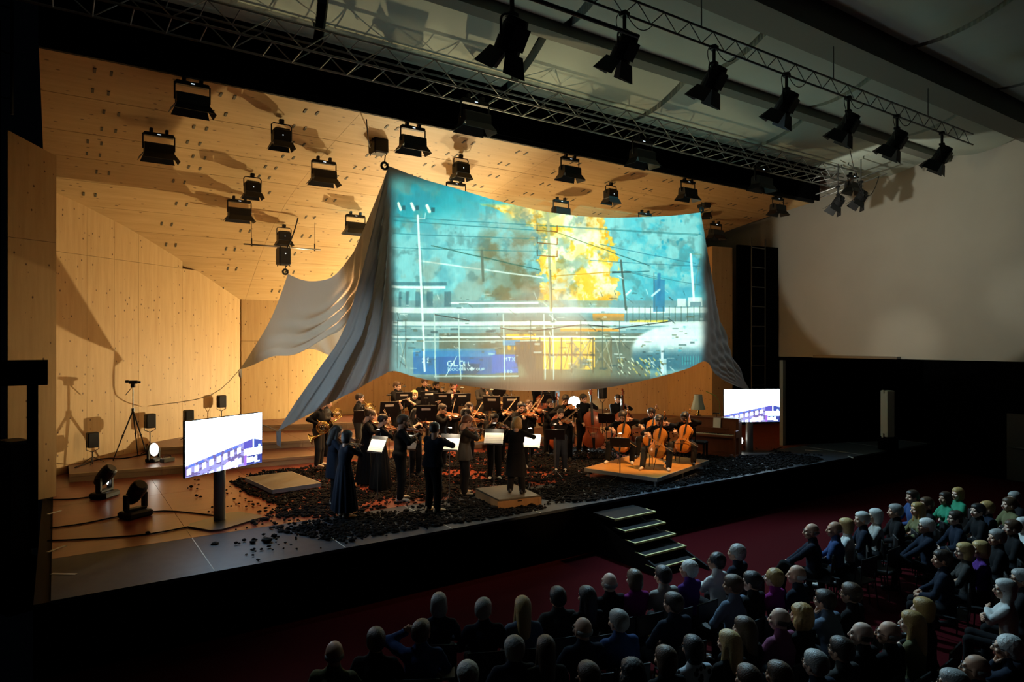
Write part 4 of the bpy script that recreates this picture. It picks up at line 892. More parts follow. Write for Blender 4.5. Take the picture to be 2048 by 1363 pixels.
for px, py, lab in ((1676, 395, 'black barn door spotlight below the right end of the truss, left of two'), (1722, 385, 'black barn door spotlight below the right end of the truss, right of two')):
    q = at_d(px, py - 22, 22.0); BL_.get(q, .9, lab, 'spotlight', None, sc=1.05); mb = MB(); mb.tube([q, q + Vector((0, 0, .75))], .02, 6); tag(mb.build('hanging_rod', 'darkalu'), lab.replace('black barn door spotlight', 'thin rod above the spotlight'), 'rod')
# small extra lanterns under the right hoist
SL_.get(at_y(1413, 403, 16.3), .8, 'small fresnel lantern below the right black hoist box', 'lantern', None, sc=.95)
# hanging pipes with hoist boxes
def pipe(p0, p1, lab, wires, m='alu', r=.026):
    t = root('hanging_pipe', p0, 0, lab, 'pipe'); d = Vector(p1) - Vector(p0); mb = MB(); mb.tube([(0, 0, 0), d], r, 8); mb.build('tube', m, t, True)
    for s in wires:
        q = d * s; zz = zc(p0[1] + q.y) - p0[2]; mb = MB(); mb.tube([q, (q.x, q.y, zz)], .006, 5); mb.tube([q + Vector((0, 0, -.05)), q + Vector((0, 0, .18))], .02, 6); mb.build('wire', 'black_metal', t)
    return t
pA = at_y(583, 224, 15.2); pB = Vector((at_y(787, 264, 15.2).x, 15.2, pA.z)); pipe(pA, pB, 'grey hanging pipe left of the cloth near the black drape', (.11, .93))
pC = at_y(487, 487, 20.7); pD = Vector((at_y(641, 501, 20.7).x, 20.7, pC.z)); pipe(pC, pD, 'pale hanging pipe above the rear corner of the cloth', (.10, .92), 'steel')
pE = at_y(1392, 380, 15.6); pF = Vector((at_y(1490, 395, 15.6).x, 15.6, pE.z)); pipe(pE, pF, 'grey hanging pipe above the right top corner of the cloth', (.15, .93))
def hoist(q, lab, s=1.0, lt=False):
    t = root('hoist_box', q, .05, lab, 'hoist'); mb = MB(); mb.box((-.17 * s, -.17 * s, -.50 * s), (.17 * s, .17 * s, 0), None, .03); mb.build('case', 'lampblack', t)
    mb = MB()
    for x in (-.13, .13):
        for y in (-.13, .13): mb.tube([(x * s, y * s, -.53 * s), (x * s, y * s, .06)], .012, 6)
    mb.tube([(-.13 * s, 0, .05), (.13 * s, 0, .05)], .02, 6); mb.build('cage', 'black_metal', t)
    mb = MB(); mb.box((-.01, -.176 * s, -.2), (.02, -.171 * s, -.17)); mb.build('led', 'led_w', t); return t
hA = at_y(757, 262, 15.2); hoist(hA, 'black hoist box hanging from the left pipe above the cloth corner', 1.1)
hB = at_y(567, 495, 20.7); hoist(hB, 'black hoist box hanging from the rear pipe above the back corner', 1.05)
hC = at_y(1408, 385, 15.6); hoist(hC, 'black hoist box hanging from the right pipe above the cloth', 1.05)
def pulley(q, lab):
    t = root('pulley_wheel', q, 0, lab, 'pulley'); mb = MB(); mb.torus(.075, .03, 16, 8, Matrix.Rotation(PI / 2, 4, 'X')); mb.build('wheel', 'lampblack', t, True)
    mb = MB(); mb.tube([(0, 0, .07), (.02, 0, .25)], .014, 6); mb.tube([(0, 0, 0), (.1, 0, .06)], .012, 6); mb.build('shackle', 'black_metal', t)
pulley(at_y(769, 331, SY), 'black pulley at the left top corner of the cloth'); pulley(TLB + Vector((-.08, 0, .06)), 'black pulley at the rear corner of the cloth'); pulley(at_y(1403, 419, SY), 'black pulley at the right top corner of the cloth')
# slack cables
cable('power_cable', sag(hA + Vector((0, 0, .05)), at_y(735, 215, 14.0), .15), .03, 'lampblack', None, 'thick black cable loop rising from the left hoist box', 'cable')
cable('power_cable', sag(hA + Vector((.05, 0, .05)), at_y(772, 232, 14.0), .10), .026, 'lampblack', None, 'second black cable beside the loop on the left hoist box', 'cable')
cable('power_cable', sag(hA + Vector((-.15, 0, -.1)), at_y(733, 238, 14.0), .45), .012, 'lampblack', None, 'thin slack cable hanging left of the left hoist box', 'cable')
cable('power_cable', sag(hB + Vector((.1, 0, .0)), Vector((hB.x + .35, 20.4, zc(20.4) - .05)), .1), .02, 'lampblack', None, 'black cable rising from the rear hoist box to the ceiling', 'cable')
cable('power_cable', sag(hC, at_y(1400, 350, 14.2), .1), .03, 'lampblack', None, 'thick black cable rising from the right hoist box', 'cable')
cable('power_cable', sag(at_d(1700, 300, 21), at_d(1758, 352, 22), 1.0), .012, 'lampblack', None, 'thin cable loop drooping at the right end of the truss', 'cable')
for i, (a, b) in enumerate(((1249, 1428), (1428, 1573), (1573, 1697), (1697, 1794), (1794, 1884))):
    A = at_y(a, 0, 7.5); A.z = 8.4; B = at_y(b, 0, 7.5); B.z = 8.4
    cable('lamp_lead', sag(A + Vector((.05, 0, 0)), A.lerp(B, .30), .16), .008, 'lampblack', None, 'thin lamp lead drooping right of the %s spotlight on the slim truss' % ('first', 'second', 'third', 'fourth', 'fifth')[i], 'cable')
    q = Vector((A.x, 7.55, 8.42)); cable('lamp_lead', [q + Vector((-.02, 0, .03)), q + Vector((-.16, -.05, -.12)), q + Vector((-.2, -.1, -.3)), q + Vector((-.1, -.1, -.42))], .007, 'lampblack', None, 'thin lead looping beside the %s spotlight on the slim truss' % ('first', 'second', 'third', 'fourth', 'fifth')[i], 'cable')
# ---------------------------------------------------------------- things standing on the stage
def tv_pixels():
    w_, h = 320, 180; X, Y = np.meshgrid((np.arange(w_) + .5) / w_, 1 - (np.arange(h) + .5) / h); img = np.ones((h, w_, 3)) * np.array([.99, 1, 1])
    roof = np.where(X < .87, .745 - .30 * X / .87, .445 + .055 * (X - .87) / .13); dn = Y - roof
    def put(mk, c, a=1.0): img[mk] = img[mk] * (1 - a) + np.array(c) * a
    nz = fbm(X * 200, Y * 200, 12, 77)
    put(dn > .05, (.64, .58, .70)); put((dn > .05) & (nz > .5), (.56, .47, .62)); put(np.abs(dn) < .006, (.62, .72, .85))
    put((dn > .065) & (dn < .10) & (X < .72) & ((X * 9) % 1 > .35), (.45, .52, .78))
    for i in range(8):
        x0 = .02 + i * .09
        for r, wd in ((.12, .05), (.33, .055)):
            mk = (X > x0) & (X < x0 + wd) & (dn > r) & (dn < r + .11); put(mk, (1, 1, 1)); put(mk & (np.abs((X - x0) / wd - .5) < .06), (.6, .65, .8)); put((X > x0) & (X < x0 + wd) & (np.abs(dn - r) < .006), (.66, .7, .86))
    put((X > .50) & (X < .56) & (dn > .30) & (dn < .5), (.92, .68, .76)); put((X > .62) & (X < .66) & (dn > .30), (.90, .74, .84))
    put((X > .74) & (dn > .05) & (dn < .24), (.48, .42, .70)); put((X > .86) & (dn > .05) & (dn < .22), (.38, .42, .68)); put((X > .868) & (X < .884) & (dn > .03) & (dn < .24), (1, 1, 1)); put((X > .95) & (X < .98) & (dn > .14) & (dn < .20), (.9, .95, 1))
    put((X > .74) & (Y > .68) & (Y < .82), (.98, .99, 1)); put((X > .74) & (Y > .68) & (Y < .82) & ((X * 60) % 1 > .8), (.85, .86, .95))
    put((X > .76) & (Y > .83), (.36, .38, .64)); put((X > .78) & (X < .93) & (Y > .85) & (Y < .95) & (nz > .35), (.97, .98, 1)); put((X > .74) & (X < .78) & (Y > .80), (.66, .45, .72))
    for x in (.90, .915, .93, .945, .96): put((np.abs(X - x) < .005) & (Y > .945) & (Y < .975), (1, 1, 1))
    g_ = img.mean(-1, keepdims=True); img = g_ + (img - g_) * .6
    out = np.ones((h, w_, 4), np.float32); out[..., :3] = (img ** 2.6) * np.array([.80, .92, 1]); return out
def screen_mat():
    m = bpy.data.materials.new('lit_screen'); m.use_nodes = True; n = m.node_tree.nodes; k = m.node_tree.links; b = n['Principled BSDF']; t = n.new('ShaderNodeTexImage'); t.image = make_image('screen_picture', tv_pixels())
    uv = n.new('ShaderNodeUVMap'); k.new(uv.outputs[0], t.inputs[0]); b.inputs['Base Color'].default_value = (.01, .01, .01, 1); k.new(t.outputs[0], b.inputs['Emission Color']); b.inputs['Emission Strength'].default_value = 9.0; b.inputs['Roughness'].default_value = .3; return m
M['screen'] = screen_mat()
def tv_stand(label, loc, d, zb, W=1.74, H=.99):
    """flat screen on a single round column; d is the left-to-right direction of the screen"""
    d = Vector(d).normalized(); rz = math.atan2(d.y, d.x); t = root('screen_on_column', loc, rz, label, 'screen')
    mb = MB(); mb.box((-W / 2 - .012, 0, zb - .012), (W / 2 + .012, .05, zb + H + .012), None, .006); mb.build('frame', 'black_metal', t)
    me = bpy.data.meshes.new('display'); me.from_pydata([(-W / 2, -.003, zb), (W / 2, -.003, zb), (W / 2, -.003, zb + H), (-W / 2, -.003, zb + H)], [], [(0, 1, 2, 3)]); uvl = me.uv_layers.new()
    for i, c in enumerate(((0, 0), (1, 0), (1, 1), (0, 1))): uvl.data[i].uv = c
    me.materials.append(M['screen']); link('display', me, t)
    mb = MB(); mb.box((-.35, .05, zb + .2), (.35, .10, zb + .75), None, .01); mb.build('back_box', 'black', t)
    mb = MB(); mb.lathe([(.105, .03), (.105, zb + .6)], 20, Matrix.Translation((0, .17, 0))); mb.build('column', 'alu', t, True)
    mb = MB(); e = .12; a, b0, b1 = .58, -.42, .42; mb.add([(x, y, z) for z in (0, .03) for x, y in ((-a + e, b0), (a - e, b0), (a, b0 + e), (a, b1 - e), (a - e, b1), (-a + e, b1), (-a, b1 - e), (-a, b0 + e))], [tuple(range(7, -1, -1)), tuple(range(8, 16))] + [(i, (i + 1) % 8, 8 + (i + 1) % 8, 8 + i) for i in range(8)]); mb.build('base_plate', 'darkalu', t); return t
qL = at_z(449, 1040, 0); qR = at_z(1494, 905, 0)
tv_stand('large bright screen on a steel column at the left front of the stage', (qL.x, qL.y - .12, .002), (.868, .494), .985)
tv_stand('bright screen on a column behind the upright piano', (qR.x + .1, qR.y - .1, .002), (.868, -.494), .95)
# platforms
pd = root('conductor_podium', (7.93, 11.85, 0), math.radians(-8), 'low plywood podium under the conductor', 'podium')
mb = MB(); mb.box((-.47, -.60, .165), (.47, .60, .20), None, .004); mb.build('deck', 'graydeck', pd)
for n_, a, b in (('side_board', (-.47, -.60, 0), (.47, -.575, .163)), ('side_board', (-.47, .575, 0), (.47, .60, .163)), ('side_board', (-.47, -.573, 0), (-.445, .573, .163)), ('side_board', (.445, -.573, 0), (.47, .573, .163))): mb = MB(); mb.box(a, b); mb.build(n_, 'plywood', pd)
for sx in (-1, 1): mb = MB(); mb.box((sx * .47 - .035, -.606, 0), (sx * .47 + .035, -.60, .163)); mb.build('corner_strip', 'plywood', pd)
mb = MB(); mb.box((-.05, -.604, .12), (.05, -.598, .14)); mb.build('hand_hole', 'black', pd)
def deck(label, x, y, rz, w_, l, h, mtop, nm=2, cat='platform'):
    t = root('stage_platform', (x, y, 0), rz, label, cat)
    for i in range(nm):
        mb = MB(); mb.box((w_ * i / nm + .004, 0.004, h - .03), (w_ * (i + 1) / nm - .004, l - .004, h)); mb.build('deck_board', mtop, t)
    for a, b in (((0, -.012, h - .09), (w_, .003, h)), ((0, l - .003, h - .09), (w_, l + .012, h)), ((-.012, 0, h - .09), (.003, l, h)), ((w_ - .003, 0, h - .09), (w_ + .012, l, h))): mb = MB(); mb.box(a, b); mb.build('edge_rail', 'alu', t)
    for i in range(nm + 1):
        for yy in (.08, l - .08): mb = MB(); X = min(max(w_ * i / nm, .06), w_ - .06); mb.box((X - .03, yy - .03, 0), (X + .03, yy + .03, h - .09)); mb.build('leg', 'alu', t)
    return t
PF = at_z(1315, 955, .22); deck('wide wooden platform with metal edges under the seated cellists', PF.x, PF.y, math.radians(17), 3.0, 2.0, .22, 'deck', 2)
PL = at_z(545, 979, .12); deck('small grey platform at the left under the first horn player', PL.x, PL.y, math.radians(6), 1.12, 1.75, .13, 'graydeck', 1)
PM = at_z(862, 893, .22); deck('low wooden platform in the middle behind the strings', PM.x, PM.y + .2, math.radians(-6), 4.2, 1.2, .24, 'deck', 2)
# stairs from the stalls
st = root('stage_stairs', (9.25, 8.5, ZH), 0, 'black stairs with pale step edges leading up to the stage', 'stairs')
for i in range(5):
    z = -.17 * (i + 1); y0 = 9.93 - .275 * i; y1 = y0 + .34 if i else SY0 - .05
    mb = MB(); mb.box((0, y0 - 8.5, z - ZH - .05), (1.15, y1 - 8.5, z - ZH)); mb.build('tread', 'black', st)
    mb = MB(); mb.box((0, y0 - 8.51, z - ZH - .03), (1.15, y0 - 8.472, z - ZH + .004)); mb.build('nosing', 'edge_y', st)
    for sx in (0, 1.122): mb = MB(); mb.box((sx, y0 - 8.47, z - ZH), (sx + .028, y0 + .27 - 8.5, z - ZH + .004)); mb.build('edge_strip', 'edge_y', st)
for sx in (.02, 1.09): mb = MB(); mb.add([(sx, 0, 0), (sx, 2.1, 0), (sx, 2.1, .72), (sx, .05, .08), (sx + .04, 0, 0), (sx + .04, 2.1, 0), (sx + .04, 2.1, .72), (sx + .04, .05, .08)], [(0, 1, 2, 3), (7, 6, 5, 4), (0, 3, 7, 4), (3, 2, 6, 7), (0, 4, 5, 1)]); mb.build('stringer', 'black', st)
# upright piano, bench, shaded lamp
pa, pbv = at_z(1385, 926, 0), at_z(1470, 915, 0); pdv = Vector((.36, -.93, 0)); ang = math.atan2(pdv.y, pdv.x)
pn = root('upright_piano', (pbv.x - .74 * pdv.x + .3, pbv.y - .74 * pdv.y + .1, 0), ang, 'brown upright piano at the right side of the stage', 'piano')   # +X along the keys, -Y towards the player
mb = MB(); mb.box((-.74, -.02, .04), (.74, .32, 1.08), None, .008); mb.build('case', 'piano', pn)
mb = MB(); mb.box((-.76, -.06, 1.08), (.76, .34, 1.12), None, .008); mb.build('lid', 'piano', pn)
for sx in (-1, 1): mb = MB(); mb.box((sx * .72 - .025, -.34, .0), (sx * .72 + .025, -.02, .06)); mb.box((sx * .72 - .025, -.30, .56), (sx * .72 + .025, -.02, .78), None, .01); mb.box((sx * .70 - .03, -.30, .06), (sx * .70 + .03, -.24, .56)); mb.build('key_cheek', 'piano', pn)
mb = MB(); mb.box((-.70, -.30, .56), (.70, -.02, .63), None, .006); mb.build('key_bed', 'piano', pn)
kw = MB()
for i in range(52): kw.box((-.66 + i * .0254, -.29, .63), (-.66 + i * .0254 + .024, -.14, .652))
kw.build('white_keys', 'ivory', pn)
kb = MB()
for i in range(52):
    if i % 7 not in (1, 4): kb.box((-.66 + i * .0254 - .006, -.23, .652), (-.66 + i * .0254 + .007, -.14, .664))
kb.build('black_keys', 'ebony', pn)
mb = MB(); mb.box((-.68, -.035, .70), (.68, -.02, 1.04), None, .004); mb.build('upper_panel', 'piano', pn)
mb = MB(); mb.box((-.45, -.10, .80), (.45, -.035, .815)); mb.build('music_shelf', 'piano', pn)
mb = MB(); mb.box((-.68, -.03, .10), (.68, -.02, .52), None, .004); mb.build('lower_panel', 'piano', pn)
def pw(x, y, z=0.0): c, s = math.cos(ang), math.sin(ang); return Vector((pn.location.x + c * x - s * y, pn.location.y + s * x + c * y, z))
mb = MB(); mb.box((-.11, -.004, 0), (.11, .0, .29), Matrix.Rotation(-.12, 4, 'X')); o = mb.build('sheet_music', 'paper'); o.location = pw(.12, -.095, .817); o.rotation_euler = (0, 0, ang); tag(o, 'white sheet of music standing on the piano shelf', 'paper')
bn = root('piano_bench', pw(-.30, -.86), ang, 'black padded bench in front of the piano', 'bench')
mb = MB(); mb.box((-.37, -.17, .42), (.37, .17, .50), None, .025); mb.build('cushion', 'black', bn)
for sx in (-1, 1):
    for sy in (-1, 1): mb = MB(); mb.box((sx * .33 - .025, sy * .13 - .025, 0), (sx * .33 + .025, sy * .13 + .025, .42)); mb.build('leg', 'black', bn)
lp = root('shaded_table_lamp', pw(-.52, .12, 1.12), 0, 'old table lamp with pale scalloped shade on the piano', 'lamp')
mb = MB(); mb.lathe([(.09, 0), (.09, .02), (.03, .05), (.045, .11), (.02, .18), (.012, .26), (.012, .34)], 14); mb.build('base', 'brass', lp, True)
mb = MB(); n_ = 48; v = []; f = []
for i, (r, z) in enumerate(((.205, .20), (.20, .24), (.165, .36), (.135, .48), (.12, .60), (.118, .64))):
    for k_ in range(n_): a = 2 * PI * k_ / n_; rr = r * (1 + .035 * math.cos(a * 8)); v.append((rr * math.cos(a), rr * math.sin(a), z - (.022 * abs(math.sin(a * 8)) if i == 0 else 0)))
for i in range(5):
    for k_ in range(n_): j = (k_ + 1) % n_; f.append((i * n_ + k_, i * n_ + j, i * n_ + n_ + j, i * n_ + n_ + k_))
mb.add(v, f); mb.build('lamp_shade', 'shade', lp, True)
sm = root('clip_lamp', pw(.05, .10, 1.12), ang, 'small black clip lamp on top of the piano', 'lamp'); mb = MB(); mb.tube([(0, 0, 0), (0, 0, .09)], .01, 6); mb.build('stem', 'black_metal', sm); mb = MB(); mb.box((-.10, -.04, .09), (.10, .03, .115), None, .005); mb.build('head', 'black', sm)
sg = root('green_sprig', pw(.1, .3, 1.12), ang, 'thin green sprig sticking out beside the lampshade', 'sprig'); mb = MB(); mb.tube([(0, 0, 0), (-.02, 0, .4), (-.15, 0, .62), (-.38, 0, .70)], .008, 5); mb.build('stem', 'green', sg)
for i in range(5): mb = MB(); x = -.12 - .06 * i; z = .60 + .025 * i; mb.add([(x, 0, z), (x - .05, .02, z + .04), (x - .09, 0, z + .03), (x - .05, -.02, z + .01)], [(0, 1, 2, 3)]); mb.build('leaf', 'green', sg)
# floor lamps at the left and right
def disc_lamp(q, rz, tilt, lab, r=.17):
    t = root('disc_floodlight', q, rz, lab, 'floodlight'); mb = MB(); mb.box((-.16, -.14, 0), (.16, .14, .10), None, .02); mb.build('base', 'lampblack', t)
    for sx in (-1, 1): mb = MB(); mb.box((sx * (r + .035) - .015, -.03, .06), (sx * (r + .035) + .015, .03, .34)); mb.build('yoke_arm', 'lampblack', t)
    X = Matrix.Translation((0, 0, .32)) @ Matrix.Rotation(tilt, 4, 'X'); mb = MB(); mb.lathe([(.06, -.14), (r * .8, -.12), (r + .015, -.02), (r + .015, .02), (r, .02)], 24, X, True); mb.build('housing', 'lampblack', t)
    mb = MB(); mb.lathe([(r, .022), (r - .01, .026)], 24, X); mb.build('lens', 'disc_w', t); return t
q1 = at_z(307, 922, .2); disc_lamp(Vector((q1.x, q1.y, .20)), .80, 1.45, 'round glowing floodlight on the riser beside the camera tripod')
bx = root('ballast_box', (q1.x + .30, q1.y - .22, .20), .5, 'small grey ballast box in front of the round left floodlight', 'box'); mb = MB(); mb.box((-.16, -.09, 0), (.16, .09, .10), None, .01); mb.build('case', 'graydeck', bx); mb = MB(); mb.tube([(-.12, 0, .10), (-.1, 0, .15), (.1, 0, .15), (.12, 0, .10)], .01, 6); mb.build('handle', 'black', bx)
q2 = at_z(1486, 903, 0); disc_lamp(Vector((q2.x, q2.y + .25, .0)), -.9, .95, 'round glowing floodlight on the floor right of the piano', .20)
q3 = at_z(378, 893, .2); disc_lamp(Vector((q3.x, q3.y, .2)), math.radians(75), 1.2, 'round glowing floodlight mostly hidden behind the left screen', .16)
q4 = at_z(209, 993, 0); MH.get(q4, .9, 'black moving head light with a glowing rim near the left wall', 'moving light')
mb = MB(); X = Matrix.Translation((0, 0, .46)) @ Matrix.Rotation(.35, 4, 'Y'); mb.box((.155, -.012, -.16), (.165, .012, .24), X); mb.build('lens_edge', 'disc_w', MH.o)
q5 = at_z(271, 1032, 0); m5 = MH.get(q5, .5, 'black moving head light standing nearest the stage front at left', 'moving light')
for c in list(m5.children):
    if c.name.startswith('lens_edge'): bpy.data.objects.remove(c)
def panel_on_stand(q, h, lab, rz=0.3):
    t = root('panel_light_on_stand', q, rz, lab, 'floodlight'); mb = MB(); mb.tube([(0, 0, 0), (0, 0, h - .3)], .014, 6); mb.build('pole', 'black_metal', t)
    for a in (0, 2.1, 4.2): mb = MB(); mb.tube([(0, 0, .18), (.28 * math.cos(a), .28 * math.sin(a), .01)], .01, 6); mb.build('leg', 'black_metal', t)
    mb = MB(); mb.tube([(-.15, 0, h), (-.15, 0, h - .25), (0, 0, h - .32), (.15, 0, h - .25), (.15, 0, h)], .012, 6); mb.build('yoke', 'black_metal', t)
    mb = MB(); mb.box((-.13, -.10, h - .20), (.13, .10, h + .20), None, .02); mb.box((-.10, .10, h - .12), (.10, .14, h + .12)); mb.build('housing', 'lampblack', t); return t
for px, py, z, h, lab in ((185, 926, .2, .62, 'black panel light on a low stand at the left end of the riser'), (300, 908, .2, .95, 'black panel light on a stand behind the camera tripod'), (377, 880, .4, .72, 'black panel light on a stand left of the left screen'), (443, 862, .4, 1.0, 'black panel light on a stand above the left screen'), (1110, 855, .6, 1.2, 'black panel light on a stand between the double basses'), (1205, 868, .4, 1.35, 'black panel light on a stand left of the right bassist')):
    q = at_z(px, py, z); panel_on_stand(q, h, lab)
# tripod camera
tq = at_z(266, 915, .2); tr = root('camera_tripod', tq, -.35, 'tall black tripod with a small video camera by the left wall', 'tripod')
for i, a in enumerate((-2.5, -.5, 1.6)):
    p = Vector((.50 * math.cos(a), .50 * math.sin(a), 0)); mb = MB(); mb.tube([(0, 0, 1.30), p * .55 + Vector((0, 0, .6)), p], [.022, .018, .012], 8); mb.tube([p * .5 + Vector((0, 0, .66)), p * .53 + Vector((0, 0, .62))], .03, 8); mb.build('leg', 'black_metal', tr)
mb = MB(); mb.tube([(0, 0, 1.25), (0, 0, 1.95)], .017, 8); mb.tube([(0, 0, 1.28), (0, 0, 1.36)], .04, 8); mb.build('column', 'black_metal', tr)
mb = MB(); mb.box((-.05, -.05, 1.93), (.05, .05, 2.03), None, .01); mb.tube([(0, 0, 1.97), (-.20, .05, 1.72)], .01, 6); mb.build('pan_head', 'black_metal', tr)
vc = root('video_camera', tq + Vector((0, 0, 2.03)), -.35, 'small black video camera on the tall tripod', 'camera'); mb = MB(); mb.box((-.10, -.04, 0), (.12, .04, .09), None, .012); mb.build('body', 'black_metal', vc); mb = MB(); mb.lathe([(.032, 0), (.034, .06), (.028, .07)], 12, Matrix.Translation((.12, 0, .045)) @ Matrix.Rotation(PI / 2, 4, 'Y')); mb.build('lens', 'lampblack', vc); mb = MB(); mb.box((-.19, -.03, .03), (-.10, .03, .10), None, .01); mb.build('viewfinder', 'lampblack', vc)
# bright lamp facing the hall between the basses
bq = at_d(1148, 803, 22.2); bl = root('lamp_on_stand', (bq.x, bq.y, 0), math.atan2(-F.y, -F.x) + PI / 2, 'blazing white lamp on a stand facing the hall among the basses', 'lamp')
mb = MB(); mb.tube([(0, 0, 0), (0, 0, bq.z - .1)], .018, 8); mb.build('pole', 'black_metal', bl)
for a in (.3, 2.4, 4.5): mb = MB(); mb.tube([(0, 0, .35), (.4 * math.cos(a), .4 * math.sin(a), .01)], .012, 6); mb.build('leg', 'black_metal', bl)
X = Matrix.Translation((0, 0, bq.z)) @ Matrix.Rotation(PI / 2, 4, 'X'); mb = MB(); mb.lathe([(.05, -.16), (.15, -.14), (.20, 0), (.205, .03), (.19, .03)], 20, X, False); mb.build('housing', 'lampblack', bl); mb = MB(); mb.lathe([(.188, .025), (.02, .04)], 20, X); mb.build('lens', 'bulb_w', bl)
# masks and boxes at the edges
sp_ = at_d(1776, 872, 21.0); ls = root('column_loudspeaker', (sp_.x, sp_.y, ZH), -.35, 'slim off-white column loudspeaker on a black stand at the far right', 'loudspeaker')
zb = sp_.z - ZH; mb = MB(); mb.box((-.16, -.14, zb), (.12, .14, zb + 1.44), None, .012); mb.build('cabinet', 'offwhite', ls)
mb = MB(); mb.box((.125, -.13, zb + .02), (.15, .13, zb + 1.42)); mb.build('grille', 'black', ls); mb = MB(); mb.box((-.2, -.2, 0), (.2, .2, zb)); mb.build('stand', 'void', ls); mb = MB(); mb.box((-.22, -.03, zb - .02), (-.16, .03, zb + .10)); mb.box((-.20, -.03, zb + 1.36), (-.15, .03, zb + 1.46)); mb.build('bracket', 'offwhite', ls)
lq = at_d(28, 1110, 11.0); lsp = root('black_loudspeaker', (lq.x, lq.y, ZH), .4, 'tall black loudspeaker in the dark at the far left', 'loudspeaker'); zb = lq.z - ZH; mb = MB(); mb.box((-.17, -.25, zb), (.17, .25, zb + 1.9), None, .02); mb.build('cabinet', 'lampblack', lsp); mb = MB(); mb.box((-.14, -.262, zb + .05), (.14, -.25, zb + 1.85)); mb.build('grille', 'black', lsp); mb = MB(); mb.box((-.2, -.3, 0), (.2, .3, zb)); mb.build('stand', 'void', lsp)
ld = root('wall_ladder', (23.3, 17.0, 0), 0, 'dark ladder against the masking right of the wooden shell', 'ladder')
for x in (0, .9): mb = MB(); mb.tube([(x, 0, 0), (x, 0, 7.6)], .025, 6); mb.build('rail', 'darkalu', ld)
for i in range(9): mb = MB(); mb.tube([(0, 0, .8 + i * .8), (.9, 0, .8 + i * .8)], .02, 6); mb.build('rung', 'darkalu', ld)
sc_ = root('side_scaffold', (-1.15, 16.6, 7.9), 0, 'dark scaffold tubes in the upper left corner above the narrow wooden panel', 'scaffold')
for x in (-.9, .42): mb = MB(); mb.tube([(x, 0, 0), (x, 0, 3.4)], .03, 6); mb.build('post', 'darkalu', sc_)
for i in range(4): mb = MB(); mb.tube([(-.9, 0, .4 + i * .9), (.42, 0, .3 + i * .9)], .02, 6); mb.build('rung', 'black_metal', sc_)
# floor tape and cables
for i, (a, b) in enumerate((((96, 1027), (122, 1020)), ((96, 1103), (131, 1090)), ((103, 1146), (152, 1147)), ((1610, 899), (1645, 901)), ((1697, 911), (1706, 915)))):
    A = at_z(*a, .001); B = at_z(*b, .001); d = (B - A).normalized(); s = Vector((-d.y, d.x, 0)) * .03; mb = MB(); mb.add([A - s, B - s, B + s, A + s] + [p + Vector((0, 0, .003)) for p in (A - s, B - s, B + s, A + s)], [(3, 2, 1, 0), (4, 5, 6, 7), (0, 1, 5, 4), (1, 2, 6, 5), (2, 3, 7, 6), (3, 0, 4, 7)])
    tag(mb.build('floor_tape', 'tape'), ('short strip of pale tape at the left stage edge, farthest back', 'long strip of pale tape at the left stage edge, in the middle', 'strip of pale tape at the left stage edge, nearest the front', 'strip of pale tape on the floor right of the pale post', 'tiny strip of pale tape at the dark right stage corner')[i], 'tape')
for pts, lab in (([(100, 1055), (170, 1046), (240, 1030), (330, 1021), (430, 1030)], 'black cable across the brown floor behind the front moving light'), ([(95, 1080), (180, 1077), (300, 1065), (420, 1044), (450, 1040)], 'black cable running to the left screen column'), ([(95, 998), (150, 997), (200, 988)], 'black cable to the rear moving light'), ([(1475, 912), (1520, 908), (1560, 893)], 'black cable behind the right screen column')):
    cable('floor_cable', [at_z(x, y, .014) + Vector((0, .05 * math.sin(i * 2.3), 0)) for i, (x, y) in enumerate(pts)], .013, 'black', None, lab, 'cable')
cable('floor_cable', [at_z(150, 934, .214), at_z(200, 917, .214), at_z(250, 915, .214), at_z(300, 905, .214), at_z(370, 892, .214)], .016, 'black', None, 'black cable lying along the left riser', 'cable')
# rubble strewn over the boards
POLY = [(462, 965), (520, 945), (600, 932), (660, 926), (800, 912), (960, 905), (1100, 892), (1180, 896), (1300, 905), (1400, 905), (1480, 906), (1560, 903), (1645, 918), (1620, 934), (1560, 948), (1480, 962), (1400, 980), (1300, 1000), (1200, 1000), (1120, 1006), (1070, 1022), (960, 1040), (870, 1052), (780, 1066), (690, 1086), (600, 1070), (540, 1060), (500, 1046), (560, 1012), (500, 990)]
PW_ = [at_z(x, y, 0) for x, y in POLY]
def inside(x, y):
    c = False; j = len(PW_) - 1
    for i in range(len(PW_)):
        a, b = PW_[i], PW_[j]
        if (a.y > y) != (b.y > y) and x < (b.x - a.x) * (y - a.y) / (b.y - a.y) + a.x: c = not c
        j = i
    return c
def blocked(x, y):
    for o, x0, y0, x1, y1 in ((pd, -.5, -.63, .5, .63),):
        c, s = math.cos(-o.rotation_euler.z), math.sin(-o.rotation_euler.z); dx, dy = x - o.location.x, y - o.location.y; u = c * dx - s * dy; v = s * dx + c * dy
        if x0 < u < x1 and y0 < v < y1: return True
    for P0, rz, w_, l in ((PF, math.radians(17), 3.0, 2.0), (PL, math.radians(6), 1.12, 1.75), (PM + Vector((0, .2, 0)), math.radians(-6), 4.2, 1.2), (pw(-.78, -.36), ang, 1.56, .75), (Vector((qL.x - .55, qL.y - .5, 0)), .2, 1.2, .9), (Vector((qR.x - .6, qR.y - .4, 0)), -.2, 1.3, .9)):
        dx, dy = x - P0.x, y - P0.y; u = math.cos(rz) * dx + math.sin(rz) * dy; v = -math.sin(rz) * dx + math.cos(rz) * dy
        if -.06 < u < w_ + .06 and -.06 < v < l + .06: return True
    return not (10.72 < y < 18.1)
